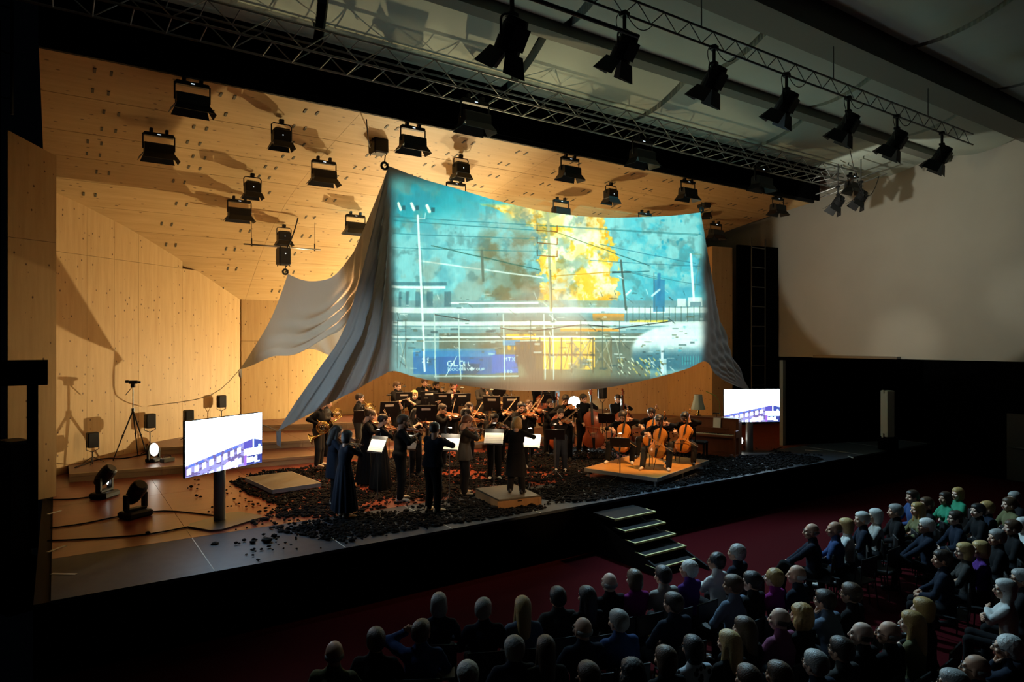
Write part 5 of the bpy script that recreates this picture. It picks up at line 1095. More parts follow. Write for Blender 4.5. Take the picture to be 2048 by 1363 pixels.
def chunk(r, sd):
    bm = bmesh.new(); bmesh.ops.create_icosphere(bm, subdivisions=1, radius=r); g = random.Random(sd); sc = Vector((g.uniform(.75, 1.3), g.uniform(.75, 1.3), g.uniform(.45, .8)))
    for v in bm.verts: v.co = Vector((v.co.x * sc.x, v.co.y * sc.y, v.co.z * sc.z)) * g.uniform(.75, 1.2)
    zm = min(v.co.z for v in bm.verts)
    for v in bm.verts: v.co.z -= zm + r * .08
    V = [tuple(v.co) for v in bm.verts]; Fc = [tuple(v.index for v in f.verts) for f in bm.faces]; bm.free(); return V, Fc
CH = [chunk(1.0, i) for i in range(8)]
pts = []; x0, x1 = min(p.x for p in PW_), max(p.x for p in PW_); y0, y1 = min(p.y for p in PW_), max(p.y for p in PW_); g = random.Random(3)
from mathutils import noise as mn
while len(pts) < 27000:
    x, y = g.uniform(x0 - .5, x1 + .4), g.uniform(max(y0 - .5, 10.75), min(y1 + .3, 18))
    dn = mn.noise(Vector((x * .75, y * .75, 2))) + .5 * mn.noise(Vector((x * 2.3, y * 2.3, 5))) + .25 * mn.noise(Vector((x * 6, y * 6, 9)))
    ins_ = inside(x, y)
    if g.random() > ((1.0 if dn > -.30 else .16) if ins_ else (.05 if dn > .1 else .012)) or blocked(x, y): continue
    pts.append((x, y, abs(g.gauss(0, .013)) + .018))
pts += [(at_z(px, py, 0).x, at_z(px, py, 0).y, s) for px, py, s in ((534, 1083, .07), (430, 1087, .05), (505, 1085, .045), (1182, 1000, .04), (296, 1067, .05))]
pts.sort(key=lambda q: -q[2] / math.hypot(q[0], q[1])); rub = []
for i, (x, y, r) in enumerate(pts[:300]):
    if i < 8:
        mb = MB(); mb.add(*CH[i], Matrix.Scale(1.0, 4)); o = mb.build('rubble_chunk', 'coal'); rub.append(o)
    else: o = rub[i % 8].copy(); COL.objects.link(o)
    o.location = (x, y, .0); o.scale = (r * 1.15,) * 3; o.rotation_euler = (0, 0, g.uniform(0, 6.28)); tag(o, 'black lump of rubble lying on the stage floor among others', 'rubble', 'black rubble lumps strewn over the stage')
mb = MB()
for x, y, r in pts[300:]: mb.add(*CH[g.randrange(8)], Matrix.Translation((x, y, g.uniform(0, .018))) @ Matrix.Rotation(g.uniform(0, 6.28), 4, 'Z') @ Matrix.Scale(r, 4))
tag(mb.build('rubble', 'coal'), 'spread of small black rubble covering the middle of the stage', 'rubble', None, 'stuff')
# ---------------------------------------------------------------- instruments
def fiddle(L, Wd, Th, neck, varn, name, parent, big=False):
    """bowed instrument lying along +Y from its tail at the origin, belly up (+Z)"""
    hw = [(0, .30), (.03, .62), (.10, .88), (.20, .98), (.30, .94), (.38, .78), (.44, .66), (.50, .62), (.57, .64), (.63, .72), (.72, .80), (.82, .80), (.90, .70), (.96, .46), (1, .16)]
    out = [(w_ * Wd / 2, t * L) for t, w_ in hw] + [(-w_ * Wd / 2, t * L) for t, w_ in reversed(hw)]; n = len(out)
    cy = L * .45; v = []; f = []
    for sc, z in ((.5, -Th / 2 - Th * .10), (.93, -Th / 2 - .1 * Th * .3), (1.0, -Th / 2), (.96, -Th * .46), (.96, Th * .46), (1.0, Th / 2), (.93, Th / 2 + Th * .06), (.5, Th / 2 + Th * .16)):
        for x, y in out: v.append((x * sc, cy + (y - cy) * (sc if sc < .9 else .5 + .5 * sc), z))
    for r in range(7):
        for i in range(n): j = (i + 1) % n; f.append((r * n + i, r * n + j, r * n + n + j, r * n + n + i))
    f.append(tuple(range(n - 1, -1, -1))); f.append(tuple(7 * n + i for i in range(n)))
    mb = MB(); mb.add(v, f); mb.build('body', varn, parent, True)
    zt = Th / 2 + Th * .16; nw = Wd * .055
    mb = MB(); mb.add([(-nw, L * .93, Th * .3), (nw, L * .93, Th * .3), (nw * .7, L + neck, zt * 1.0), (-nw * .7, L + neck, zt), (-nw, L * .93, -Th * .1), (nw, L * .93, -Th * .1), (nw * .6, L + neck, zt - Wd * .10), (-nw * .6, L + neck, zt - Wd * .10)], [(0, 1, 2, 3), (7, 6, 5, 4), (0, 4, 5, 1), (1, 5, 6, 2), (2, 6, 7, 3), (3, 7, 4, 0)])
    s = Wd * .10; pts = [(0, L + neck, zt - s * .5), (0, L + neck + s * 1.6, zt - s * .9), (0, L + neck + s * 2.6, zt - s * .8), (0, L + neck + s * 3.0, zt - s * .1), (0, L + neck + s * 2.6, zt + s * .3), (0, L + neck + s * 2.2, zt - s * .1)]
    mb.tube(pts, [nw * .8, nw * .8, nw * .7, nw * .7, nw * .6, nw * .5], 8); mb.build('neck', varn, parent, True)
    pg = MB()
    for i in range(4): y = L + neck + s * (.4 + .45 * i); sx = 1 if i % 2 else -1; pg.tube([(0, y, zt - s * .7), (sx * s * 1.1, y, zt - s * .7)], nw * .22, 5)
    pg.build('tuning_pegs', 'ebony', parent)
    mb = MB(); mb.add([(-nw * 1.15, L * .62, zt + Th * .10), (nw * 1.15, L * .62, zt + Th * .10), (nw * .75, L + neck, zt + Wd * .015), (-nw * .75, L + neck, zt + Wd * .015), (-nw * 1.15, L * .62, zt + Th * .03), (nw * 1.15, L * .62, zt + Th * .03), (nw * .75, L + neck, zt - Wd * .01), (-nw * .75, L + neck, zt - Wd * .01)], [(0, 1, 2, 3), (7, 6, 5, 4), (0, 4, 5, 1), (1, 5, 6, 2), (2, 6, 7, 3), (3, 7, 4, 0)]); mb.build('fingerboard', 'ebony', parent)
    mb = MB(); mb.add([(-nw * .8, .0, zt * .9), (nw * .8, 0, zt * .9), (nw * 1.3, L * .28, zt + Th * .14), (-nw * 1.3, L * .28, zt + Th * .14), (-nw * .8, 0, zt * .6), (nw * .8, 0, zt * .6), (nw * 1.3, L * .28, zt + Th * .06), (-nw * 1.3, L * .28, zt + Th * .06)], [(0, 1, 2, 3), (7, 6, 5, 4), (0, 4, 5, 1), (1, 5, 6, 2), (2, 6, 7, 3), (3, 7, 4, 0)]); mb.build('tailpiece', 'ebony', parent)
    bw = Wd * .12; mb = MB(); mb.add([(-bw, L * .39, zt - Th * .08), (bw, L * .39, zt - Th * .08), (bw * .7, L * .39, zt + Th * .26), (-bw * .7, L * .39, zt + Th * .26), (-bw, L * .405, zt - Th * .08), (bw, L * .405, zt - Th * .08), (bw * .7, L * .402, zt + Th * .26), (-bw * .7, L * .402, zt + Th * .26)], [(0, 1, 2, 3), (7, 6, 5, 4), (0, 4, 5, 1), (1, 5, 6, 2), (2, 6, 7, 3), (3, 7, 4, 0)]); mb.build('bridge', 'maple', parent)
    st = MB()
    for i in (-1.5, -.5, .5, 1.5): st.tube([(i * nw * .5, L * .27, zt + Th * .13), (i * nw * .55, L * .40, zt + Th * .27), (i * nw * .36, L + neck, zt + Wd * .022)], .0012 if not big else .002, 4)
    st.build('strings', 'string', parent)
    for sx in (-1, 1):
        q = [(sx * Wd * (.16 + .05 * math.sin(t * 4 - 2)), L * (.33 + .16 * t), zt + Th * .005) for t in (0, .25, .5, .75, 1)]; mb = MB(); mb.tube(q, [Wd * .018, Wd * .010, Wd * .010, Wd * .010, Wd * .018], 5); mb.build('f_hole', 'ebony', parent)
    if not big: mb = MB(); mb.lathe([(.030, 0), (.033, .008), (.028, .014)], 12, Matrix.Translation((-Wd * .2, L * .09, zt)) @ Matrix.Diagonal((1.2, .9, 1, 1))); mb.build('chin_rest', 'ebony', parent)
    else: mb = MB(); mb.tube([(0, .0, 0), (0, -.38 if big == 1 else -.22, 0)], .007, 6); mb.build('endpin', 'black_metal', parent)
def mk(name, fn):
    def f(): t = root(name, (0, 0, 0)); fn(t); return t
    return f
def bow_make(L):
    def f(t):
        mb = MB(); mb.tube([(0, 0, 0), (0, L * .25, .018), (0, L * .6, .010), (0, L * .97, .026), (0, L, .012)], [.0055, .005, .0045, .004, .004], 6); mb.build('stick', 'bowwood', t, True)
        mb = MB(); mb.box((-.006, .03, -.022), (.006, .08, .004)); mb.build('frog', 'ebony', t); mb = MB(); mb.box((-.005, .06, -.016), (.005, L * .985, -.013)); mb.build('bow_hair', 'maple', t)
    return f
IN = {'violin': Pool(mk('violin', lambda t: fiddle(.36, .21, .035, .135, 'varnish', 'v', t))), 'viola': Pool(mk('viola', lambda t: fiddle(.42, .245, .042, .155, 'varnish', 'v', t))),
      'cello': Pool(mk('cello', lambda t: fiddle(.76, .44, .13, .30, 'varnish_o', 'c', t, 1))), 'bass': Pool(mk('double_bass', lambda t: fiddle(1.12, .68, .20, .48, 'varnish_r', 'b', t, 2))),
      'bow': Pool(mk('violin_bow', bow_make(.74))), 'cbow': Pool(mk('cello_bow', bow_make(.72)))}
def horn_make(t):
    # bell opens along -X, coil in the XZ plane, mouthpiece towards +... built around the coil centre
    mb = MB(); mb.lathe([(.012, .0), (.016, .10), (.026, .18), (.05, .25), (.09, .295), (.15, .32), (.155, .325), (.148, .322), (.085, .29), (.045, .245), (.02, .17)], 22, Matrix.Translation((.02, 0, -.14)) @ Matrix.Rotation(-PI / 2 - .35, 4, 'Y'), False); mb.build('bell', 'brass', t, True)
    for i, (r, y) in enumerate(((.145, 0), (.125, .018), (.10, -.018), (.075, .012))): mb = MB(); mb.torus(r, .0085, 22, 7, Matrix.Translation((0, y, 0)) @ Matrix.Rotation(PI / 2, 4, 'X')); mb.build('coil', 'brass', t, True)
    for i in range(3): mb = MB(); mb.lathe([(.018, -.05), (.02, 0), (.02, .03), (.012, .035)], 10, Matrix.Translation((-.05 + .045 * i, -.03, .02)) @ Matrix.Rotation(PI / 2, 4, 'X')); mb.build('valve', 'silver', t, True)
    mb = MB(); mb.tube([(-.06, .02, .11), (-.13, -.06, .19), (-.172, -.125, .25)], [.007, .005, .004], 6); mb.lathe([(.005, 0), (.012, .02), (.014, .025)], 8, frame_to((-.172, -.125, .25), (-.04, -.065, .06)) @ Matrix.Rotation(-PI / 2, 4, 'X')); mb.build('lead_pipe', 'brass', t, True)
def reed_make(L, body, bellm, r0=.012, r1=.032):
    def f(t):
        mb = MB(); mb.lathe([(.004, 0), (.007, .05), (r0, .07), (r0, L * .5), (r0 * 1.25, L * .51), (r0 * 1.05, L * .53), (r0 * 1.1, L * .86)], 10, Matrix.Rotation(-PI / 2, 4, 'X')); mb.build('tube', body, t, True)
        mb = MB(); mb.lathe([(r0 * 1.1, L * .86), (r0 * 1.5, L * .94), (r1, L), (r1 * .9, L)], 12, Matrix.Rotation(-PI / 2, 4, 'X')); mb.build('bell', bellm, t, True)
        k = MB()
        for i in range(9): y = L * (.16 + .075 * i); k.lathe([(.008, 0), (.008, .004)], 8, Matrix.Translation((0, y, r0 * 1.05))); k.tube([(r0 * .8, y, r0 * .6), (r0 * .8, y + L * .05, r0 * .6)], .003, 5)
        k.build('keys', 'silver', t)
    return f
def flute_make(t):
    mb = MB(); mb.tube([(0, 0, 0), (0, .67, 0)], .0098, 8); mb.build('tube', 'silver', t, True); mb = MB(); mb.lathe([(.012, 0), (.013, .004), (.007, .005)], 8, Matrix.Translation((0, .08, .008))); mb.build('lip_plate', 'silver', t)
    k = MB()
    for i in range(12): k.lathe([(.008, 0), (.008, .005)], 8, Matrix.Translation((0, .24 + .034 * i, .009)))
    k.build('keys', 'silver', t)
def bassoon_make(t):
    mb = MB(); mb.tube([(0, -.75, 0), (0, .55, 0)], [.036, .024], 10); mb.tube([(.045, -.75, 0), (.045, .15, 0)], [.030, .020], 10); mb.build('joints', 'bassoon', t, True); mb = MB(); mb.lathe([(.026, .55), (.028, .60), (.025, .605)], 10, Matrix.Rotation(-PI / 2, 4, 'X')); mb.build('bell_ring', 'ivory', t)
    mb = MB(); mb.tube([(.045, .15, 0), (.045, .24, .05), (.04, .22, .16), (.03, .15, .24)], .005, 6); mb.build('crook', 'silver', t, True)
    k = MB()
    for i in range(12): y = -.6 + .085 * i; k.tube([(-.02, y, .03), (-.02, y + .06, .03)], .004, 5); k.lathe([(.012, 0), (.012, .005)], 8, Matrix.Translation((.0, y, .034)))
    k.build('keys', 'silver', t)
def trumpet_make(t):
    mb = MB(); mb.lathe([(.010, .30), (.014, .40), (.03, .48), (.06, .52), (.055, .52)], 14, Matrix.Rotation(-PI / 2, 4, 'X'), False); mb.build('bell', 'silver', t, True)
    mb = MB(); mb.tube([(0, 0, 0), (0, .30, 0)], .006, 6); mb.tube([(0, .05, -.07), (0, .40, -.07), (0, .44, -.035), (0, .40, 0)], .006, 6); mb.build('tubing', 'silver', t, True)
    for i in range(3): mb = MB(); mb.tube([(0, .18 + .028 * i, -.10), (0, .18 + .028 * i, .05)], .010, 8); mb.build('valve', 'silver', t, True)
IN.update({'horn': Pool(mk('french_horn', horn_make)), 'clarinet': Pool(mk('clarinet', reed_make(.64, 'ebony', 'ebony'))), 'oboe': Pool(mk('oboe', reed_make(.60, 'ebony', 'ebony', .010, .024))), 'flute': Pool(mk('flute', flute_make)), 'bassoon': Pool(mk('bassoon', bassoon_make)), 'trumpet': Pool(mk('trumpet', trumpet_make))})

# ---------------------------------------------------------------- musicians
def place(px, py, D): q = at_d(px, py, D); return q
def face_dir(a): a = math.radians(a); return F * math.cos(a) + R * math.sin(a)
PERSONS = []
def musician(desc, px, py, D, a, play, z0=0.0, hs='short', hc='dark', skin='skin', top='cloth_black', bot='cloth_black', shoe='black_shoe', fem=False, dress=None, coat=None, sleeve=1.0, gl=False, bowang=None, hp=None, hy=0.0, lean=.05, beard=False, group=None, coll=None, bulk=1.0, cap_=False):
    q = place(px, py, D); seated = play in ('cello',)
    base_h = (1.195 if seated else 1.625)
    sc = (q.z - z0) / base_h
    sc = min(max(sc, .88), 1.10); d = face_dir(a); rz = math.atan2(d.y, d.x) - PI / 2
    # the head sits a little in front of the feet
    loc = Vector((q.x, q.y, z0)) - d * .05
    P = {'lean': lean, 'female': fem, 'sleeve': sleeve, 'hy': hy, 'hp': .12 if hp is None else hp, 'seated': seated, 'bulk': bulk * 1.22, 'legw': 1.36, 'flare': 1.12}
    t = root('person', loc, rz, desc, 'person', group); t.scale = (sc,) * 3
    held = []
    MX = Matrix.Translation(loc) @ Matrix.Rotation(rz, 4, 'Z') @ Matrix.Scale(sc, 4)
    rv = rng.random(8)
    if play in ('violin', 'viola'):
        big = play == 'viola'; tail = Vector((-.075, .075, 1.475)); dr = Vector((-.50 + .12 * (rv[0] - .5), .84, -.16 + .2 * (rv[1] - .5))).normalized()
        L = .42 if big else .36; nk = .155 if big else .135; upv = Vector((.42, .1, .9)); fr = frame_to(tail, dr, upv); held.append((play, fr))
        P['wl'] = tail + dr * (L + nk * .62) + Vector((-.02, -.03, -.06)); P['pl'] = (-.35, .1, -1); P['hl'] = (Vector((.75, .1, .65)), 'curl', Vector((.25, .35, .9)))
        con = fr @ Vector((0, L * .50, .055)); lat = (fr.to_3x3() @ Vector((1, 0, 0))).normalized()
        if bowang is None: bowang = 25 + 30 * rv[2]
        bd = (Matrix.Rotation(math.radians(0), 3, dr) @ -lat); nrm = (fr.to_3x3() @ Vector((0, 0, 1))).normalized()
        bd = (bd * math.cos(math.radians(bowang * .45)) + Vector((0, 0, 1)) * math.sin(math.radians(bowang * .45))).normalized(); off = .16 + .26 * rv[3]
        hand = con - bd * off; held.append(('bow', frame_to(hand, bd, nrm))); P['wr'] = hand + Vector((.03, -.075, .05)); P['pr'] = (.9, -.2, -.35); P['hr'] = (Vector((-.2, .1, -.95)), 'curl', Vector((-.45, .75, -.45)))
        P['hy'] = -.35 + hy; P['hroll'] = -.12; P['hp'] = .18 if hp is None else hp
    elif play == 'flute':
        lipp = Vector((.0, .15, 1.575)); dr = Vector((.95, .22, -.18)).normalized(); held.append(('flute', frame_to(lipp - dr * .08, dr))); P['wl'] = lipp + dr * .20 + Vector((-.02, .05, -.055)); P['wr'] = lipp + dr * .46 + Vector((.0, -.03, -.065)); P['pl'] = (-.8, .2, -.8); P['pr'] = (.7, .1, -1); P['hl'] = (Vector((.2, -.7, .6)), 'curl', Vector((.6, -.3, .6))); P['hr'] = (Vector((-.3, .8, .3)), 'curl', Vector((.1, .6, .6))); P['hy'] = -.1
    elif play in ('clarinet', 'oboe', 'trumpet'):
        lipp = Vector((0, .15, 1.555)); dr = Vector((0, .72, -.70)).normalized() if play != 'trumpet' else Vector((0, .93, -.37)).normalized(); held.append((play, frame_to(lipp, dr, (0, .5, .9))))
        l1, l2 = (.22, .40) if play != 'trumpet' else (.19, .24); P['wl'] = lipp + dr * l1 + Vector((-.055, -.06, -.03)); P['wr'] = lipp + dr * l2 + Vector((.055, -.06, -.03)); P['pl'] = (-1, -.1, -.7); P['pr'] = (1, -.1, -.7); P['hl'] = (Vector((.9, .3, 0)), 'curl', Vector((.35, .8, .1))); P['hr'] = (Vector((-.9, .3, 0)), 'curl', Vector((-.35, .8, .1)))
    elif play == 'bassoon':
        lipp = Vector((.02, .15, 1.56)); dr = Vector((-.45, .12, .88)).normalized(); o_ = Vector((.16, .24, 1.30)); held.append(('bassoon', frame_to(o_, dr, (0, 1, .2)) @ Matrix.Translation((0, .1, 0)))); P['wl'] = o_ + dr * .16 + Vector((-.06, .0, 0)); P['wr'] = o_ - dr * .36 + Vector((.05, .0, 0)); P['pl'] = (-.9, .1, -.7); P['pr'] = (.9, -.4, -.4); P['hl'] = (Vector((.9, .2, .2)), 'curl', Vector((.2, .7, .5))); P['hr'] = (Vector((-.9, .2, .2)), 'curl', Vector((-.2, .8, .1)))
    elif play == 'horn':
        c = Vector((-.03, .36, 1.30)); held.append(('horn', frame_to(c, (.12, 1, 0)) @ Matrix.Rotation(PI, 4, 'Y') @ Matrix.Translation((0, 0, 0)) if False else Matrix.Translation(c) @ Matrix.Rotation(-.8, 4, 'Z') @ Matrix.Diagonal((-1, 1, 1, 1)) @ Matrix.Scale(1.12, 4))); P['wl'] = c + Vector((-.06, -.10, .02)); P['wr'] = c + Vector((.19, -.20, -.12)); P['pl'] = (-1, -.1, -.6); P['pr'] = (1, -.4, -.5); P['hl'] = (Vector((.6, .6, 0)), 'curl', Vector((.3, .9, .2))); P['hr'] = (Vector((-.2, .5, .8)), 'open', Vector((.3, .9, -.2)))
    elif play == 'horn_down':
        c = Vector((.24, .20, 1.05)); held.append(('horn', Matrix.Translation(c) @ Matrix.Rotation(-1.25, 4, 'Z') @ Matrix.Diagonal((-1, 1, 1, 1)) @ Matrix.Scale(1.12, 4))); P['wl'] = c + Vector((-.12, .02, .04)); P['wr'] = c + Vector((.02, -.14, .10)); P['hl'] = (Vector((.8, .4, 0)), 'curl', Vector((.2, .9, -.2))); P['hr'] = (Vector((-.8, .4, 0)), 'curl', Vector((-.2, .9, -.2)))
    elif play == 'cello':
        fr = basis(Vector((0, 0, 0)), (1, 0, 0), (0, 1, 0), (0, 0, 1)); pin = Vector((.06, .62, .0)); sc_top = Vector((-.13, .10, 1.24)); dr = (sc_top - pin).normalized(); lift = .33
        fr = frame_to(pin + dr * lift, dr, (.12, 1, .5)); held.append(('cello', fr)); neck = pin + dr * (lift + .90); P['wl'] = neck + Vector((-.07, -.06, .03)) - dr * .02; P['pl'] = (-.7, .1, -1.0); P['hl'] = (Vector((.55, .8, .1)), 'curl', Vector((.85, .25, -.25)))
        con = fr @ Vector((0, .36, .125)); lat = -(fr.to_3x3() @ Vector((1, 0, 0))).normalized(); bd = (-lat * .96 + Vector((0, .0, -.22 - .25 * rv[4]))).normalized(); hand = con - bd * .26; held.append(('cbow', frame_to(hand, bd, fr.to_3x3() @ Vector((0, 0, 1))))); P['wr'] = hand + Vector((.02, -.075, .07)); P['pr'] = (1, -.1, -.4); P['hr'] = (Vector((-.3, .5, -.8)), 'curl', Vector((-.35, .65, -.65))); P['spread'] = .20; P['hp'] = .28 if hp is None else hp; P['lean'] = .12
        P['kl'] = (-.31, .40, .47); P['kr'] = (.31, .42, .47); P['al'] = (-.30, .50, .09); P['ar'] = (.34, .58, .09)
    elif play in ('bass', 'bass_bow'):
        pin = Vector((-.10, .48, .0)); top_ = Vector((-.16, .22, 1.85)); dr = (top_ - pin).normalized(); fr = frame_to(pin + dr * .16, dr, (.55, .8, .2)); held.append(('bass', fr)); neck = pin + dr * 1.50; P['wl'] = neck + Vector((-.05, -.07, .0)); P['pl'] = (-.8, -.1, -.7); P['hl'] = (Vector((.5, .8, .2)), 'curl', Vector((.8, .4, .1)))
        if play == 'bass_bow':
            con = fr @ Vector((0, .62, .19)); lat = -(fr.to_3x3() @ Vector((1, 0, 0))).normalized(); bd = (-lat + Vector((0, .1, -.15))).normalized(); hand = con - bd * .25; held.append(('cbow', frame_to(hand, bd, fr.to_3x3() @ Vector((0, 0, 1))))); P['wr'] = hand + Vector((.02, -.07, .06)); P['hr'] = (Vector((-.3, .5, -.8)), 'curl', Vector((-.3, .6, -.7)))
        else: P['wr'] = fr @ Vector((-.12, .75, .22)) + Vector((.05, -.08, .03)); P['hr'] = (Vector((-.5, .6, -.5)), 'curl', Vector((-.7, .5, -.3)))
        P['pr'] = (.9, -.3, -.3); P['lean'] = .08; P['hy'] = .25 + hy
    elif play == 'conduct':
        P['wl'] = (-.16, .34, 1.12); P['wr'] = (.26, .38, 1.30); P['pl'] = (-1, -.2, -.5); P['pr'] = (1, -.2, -.3); P['hl'] = (Vector((.2, .2, -.9)), 'open', Vector((.3, .9, .1))); P['hr'] = (Vector((-.2, .1, -.95)), 'curl', Vector((-.2, .9, .3))); P['lean'] = .14; P['hp'] = .42
        P['al'] = (-.15, .03, .09); P['ar'] = (.16, -.04, .09)
    if dress: P['legw'] = .9
    sk, hm, P = body(P)
    me = sk.mesh('body', [top, bot, skin, 'lip', 'eye', 'hair_' + HEXT.get(hc, hc)]); link('body', me, t)
    if beard:
        v = [ell((0, .075, -.080), (.050, .040, .042), 0), cap((.055, .03, -.04), (.03, .08, -.085), .024, .026, 0), cap((-.055, .03, -.04), (-.03, .08, -.085), .024, .026, 0), sub(ell((0, .118, -.064), (.026, .022, .014)))]
        s2 = Skin(); s2.add(snet(v, .010, .015)); o = link('beard', s2.mesh('beard', ['hair_' + hc]), t); o.matrix_local = hm
    hair('cap' if cap_ else hs, hc, hm, t)
    if gl: o = link('glasses', GLASS, t); o.matrix_local = hm
    if coll: o = link('collar', collar_mesh(coll), t); o.location = (0, .03, 1.50)
    if dress: z0_, r0, zt = dress; att_ = skirt(z0_, zt, r0, .17, t, top if dress is not None else bot)
    if coat: skirt(coat, 1.2, .25, .168, t, top, 6, .012, .74)
    for sfx, sx in (('l', -1), ('r', 1)):
        an = P['_an' + sfx]; o = link('shoe', SHOE[shoe], t); o.location = (an.x, an.y + .01, 0); o.rotation_euler = (0, 0, -sx * .18)
    who = desc
    for nm, fr in held:
        lab = {'violin': 'violin', 'viola': 'viola', 'cello': 'cello', 'bass': 'double bass', 'bow': 'bow', 'cbow': 'bow', 'horn': 'brass horn', 'bassoon': 'red bassoon'}.get(nm, nm)
        short = desc.replace('person in ', 'the one in ').replace('person ', 'the one ', 1)
        lw = (lab + ' of ' + short).split(); lw = ' '.join(lw[:16])
        X = MX @ fr; l_, r_, s_ = X.decompose(); o = IN[nm].get((0, 0, 0), 0, lw, {'bow': 'bow', 'cbow': 'bow', 'bass': 'double bass', 'horn': 'horn'}.get(nm, nm), {'violin': 'violins of the orchestra', 'bow': 'bows of the string players', 'cbow': 'bows of the cellos and basses', 'cello': 'cellos on the platform', 'horn': 'horns at the left'}.get(nm))
        o.rotation_mode = 'QUATERNION'; o.location = l_; o.rotation_quaternion = r_; o.scale = s_
    PERSONS.append((t, loc, d)); return t
mu = musician
LONG = (.06, .34, 1.08)
mu('person in a long dark coat playing at the far left of the strings', 672, 862, 14.0, 75, 'violin', hs='long', hc='black', top='cloth_navy', coat=.62, fem=True, shoe='white_shoe', hp=.3)
mu('person in a long pleated navy dress seen from behind at left', 694, 873, 12.95, 55, 'violin', hs='bob', hc='black', top='cloth_navy', dress=(.16, .33, 1.08), fem=True, shoe='tan_shoe', sleeve=1.0, coll='white_shoe')
mu('person in black with a long skirt and hair tied up, behind the lit page', 738, 829, 16.0, 85, 'violin', hs='bun', hc='brown', dress=LONG, fem=True, hp=.35)
mu('person in black with a long skirt, right of the one with tied hair', 765, 839, 15.4, 78, 'violin', hs='short', hc='black', dress=LONG, fem=True, hp=.25)
mu('person in tight black shirt with beard and patterned sneakers', 805, 842, 14.3, 82, 'violin', hs='short', hc='brown', skin='skin_b', shoe='white_shoe', beard=True, top='cloth_black')
mu('person in a dark blue jacket and cream shoes seen from behind', 869, 858, 13.36, 38, 'violin', hs='short', hc='dark', top='cloth_navy', bot='cloth_black', shoe='tan_shoe', bulk=1.06, coat=.92)
mu('person in a loose sheer dark shirt looking down, cream sneakers', 932, 842, 14.84, 80, 'violin', hs='short', hc='auburn', top='cloth_olive', shoe='tan_shoe', hp=.5, coat=.80)
mu('person in a long black coat conducting on the podium', 1033, 846, 14.15, 14, 'conduct', z0=.20, hs='curly', hc='gold', coat=.42, fem=True, shoe='black_shoe')
mu('person in black with long hair, second row behind the bearded player', 832, 826, 17.0, 135, 'violin', hs='long', hc='black', fem=True, skin='skin_c', sleeve=.3)
mu('person in black with a large viola beside the long haired violinist', 884, 817, 18.0, 125, 'viola', hs='short', hc='dark', skin='skin_b', gl=True, hp=.3)
mu('person in black with curly hair playing behind the middle strings', 938, 813, 19.0, 145, 'violin', hs='curly', hc='dark', fem=True, hp=.3)
mu('person in black directly behind the one in the sheer shirt', 931, 827, 16.5, 95, 'violin', hs='short', hc='black', hp=.2)
mu('person in a dark blouse with an orange violin left of the conductor', 989, 836, 16.5, 168, 'violin', hs='ponytail', hc='dark', fem=True, shoe='white_shoe', hp=.35)
mu('person in black with fair hair behind the orange violin', 998, 811, 18.8, 158, 'violin', hs='long', hc='gold', skin='skin_c', fem=True)
mu('person in black facing the hall over the conductor', 1042, 813, 18.0, 175, 'viola', hs='short', hc='black', shoe='white_shoe', hp=.3)
mu('person in black looking up right behind the conductor', 1058, 807, 19.6, 150, 'violin', hs='short', hc='brown', skin='skin_c', fem=True, hp=-.05)
mu('person in black with jeans and white sneakers right of the conductor', 1121, 826, 17.5, 185, 'viola', hs='short', hc='dark', bot='cloth_denim', shoe='white_shoe', fem=True, hp=.3)
mu('person in black standing in front of the blazing lamp', 1131, 799, 19.2, 190, 'violin', hs='short', hc='black', hp=.3)
mu('person in black with glasses playing bass left of the lamp', 1099, 806, 20.2, 140, 'bass', hs='short', hc='dark', gl=True)
mu('person in black playing a double bass mostly hidden by the cloth', 1075, 776, 23.6, 165, 'bass', hs='short', hc='dark', z0=.4)
mu('person in black with a red double bass right of the lamp', 1166, 796, 20.6, 150, 'bass_bow', hs='short', hc='black', hy=-.4)
mu('person in an open black shirt with a double bass behind the cellists', 1235, 797, 20.8, 178, 'bass', hs='short', hc='dark', skin='skin_c', sleeve=.8)
mu('person in black standing at the back left with a clarinet', 794, 771, 20.2, 115, 'clarinet', z0=.40, hs='short', hc='brown', skin='skin_c')
mu('person in a black tee with blonde hair playing the flute', 829, 789, 19.4, 165, 'flute', z0=.20, hs='bob', hc='blonde', skin='skin_c', fem=True, sleeve=.3)
mu('person in black with a clarinet just under the cloth edge', 849, 764, 20.8, 160, 'clarinet', z0=.40, hs='short', hc='brown', gl=True, bulk=1.08)
mu('person in black with a trumpet half hidden behind the clarinets', 872, 769, 22.3, 130, 'trumpet', z0=.40, hs='short', hc='black')
mu('person in black with a red bassoon under the cloth', 906, 771, 21.0, 150, 'bassoon', z0=.40, hs='short', hc='brown', bulk=1.08)
mu('person in black playing the flute beside the red bassoon', 900, 789, 19.4, 150, 'flute', z0=.20, hs='bun', hc='dark', fem=True)
mu('person in dark grey whose head is hidden by the cloth, with an oboe', 966, 768, 20.6, 150, 'oboe', z0=.40, hs='short', hc='brown', top='cloth_gray', bot='cloth_gray')
mu('person in black with an oboe behind the fair haired violinist', 1012, 795, 20.8, 165, 'oboe', z0=.20, hs='short', hc='black', skin='skin_b')
mu('person in black at the left platform with the head behind the cloth', 641, 808, 17.5, 95, 'horn_down', z0=.13, hs='short', hc='dark', bot='cloth_gray', shoe='white_shoe')
mu('person in grey sleeves with a horn and the head behind the cloth', 655, 806, 18.6, 80, 'horn', z0=.20, hs='short', hc='dark', top='cloth_gray')
mu('person in black with grey trousers playing a horn on the riser', 719, 795, 19.4, 85, 'horn', z0=.20, hs='short', hc='dark', skin='skin_c', bot='cloth_gray', shoe='white_shoe')
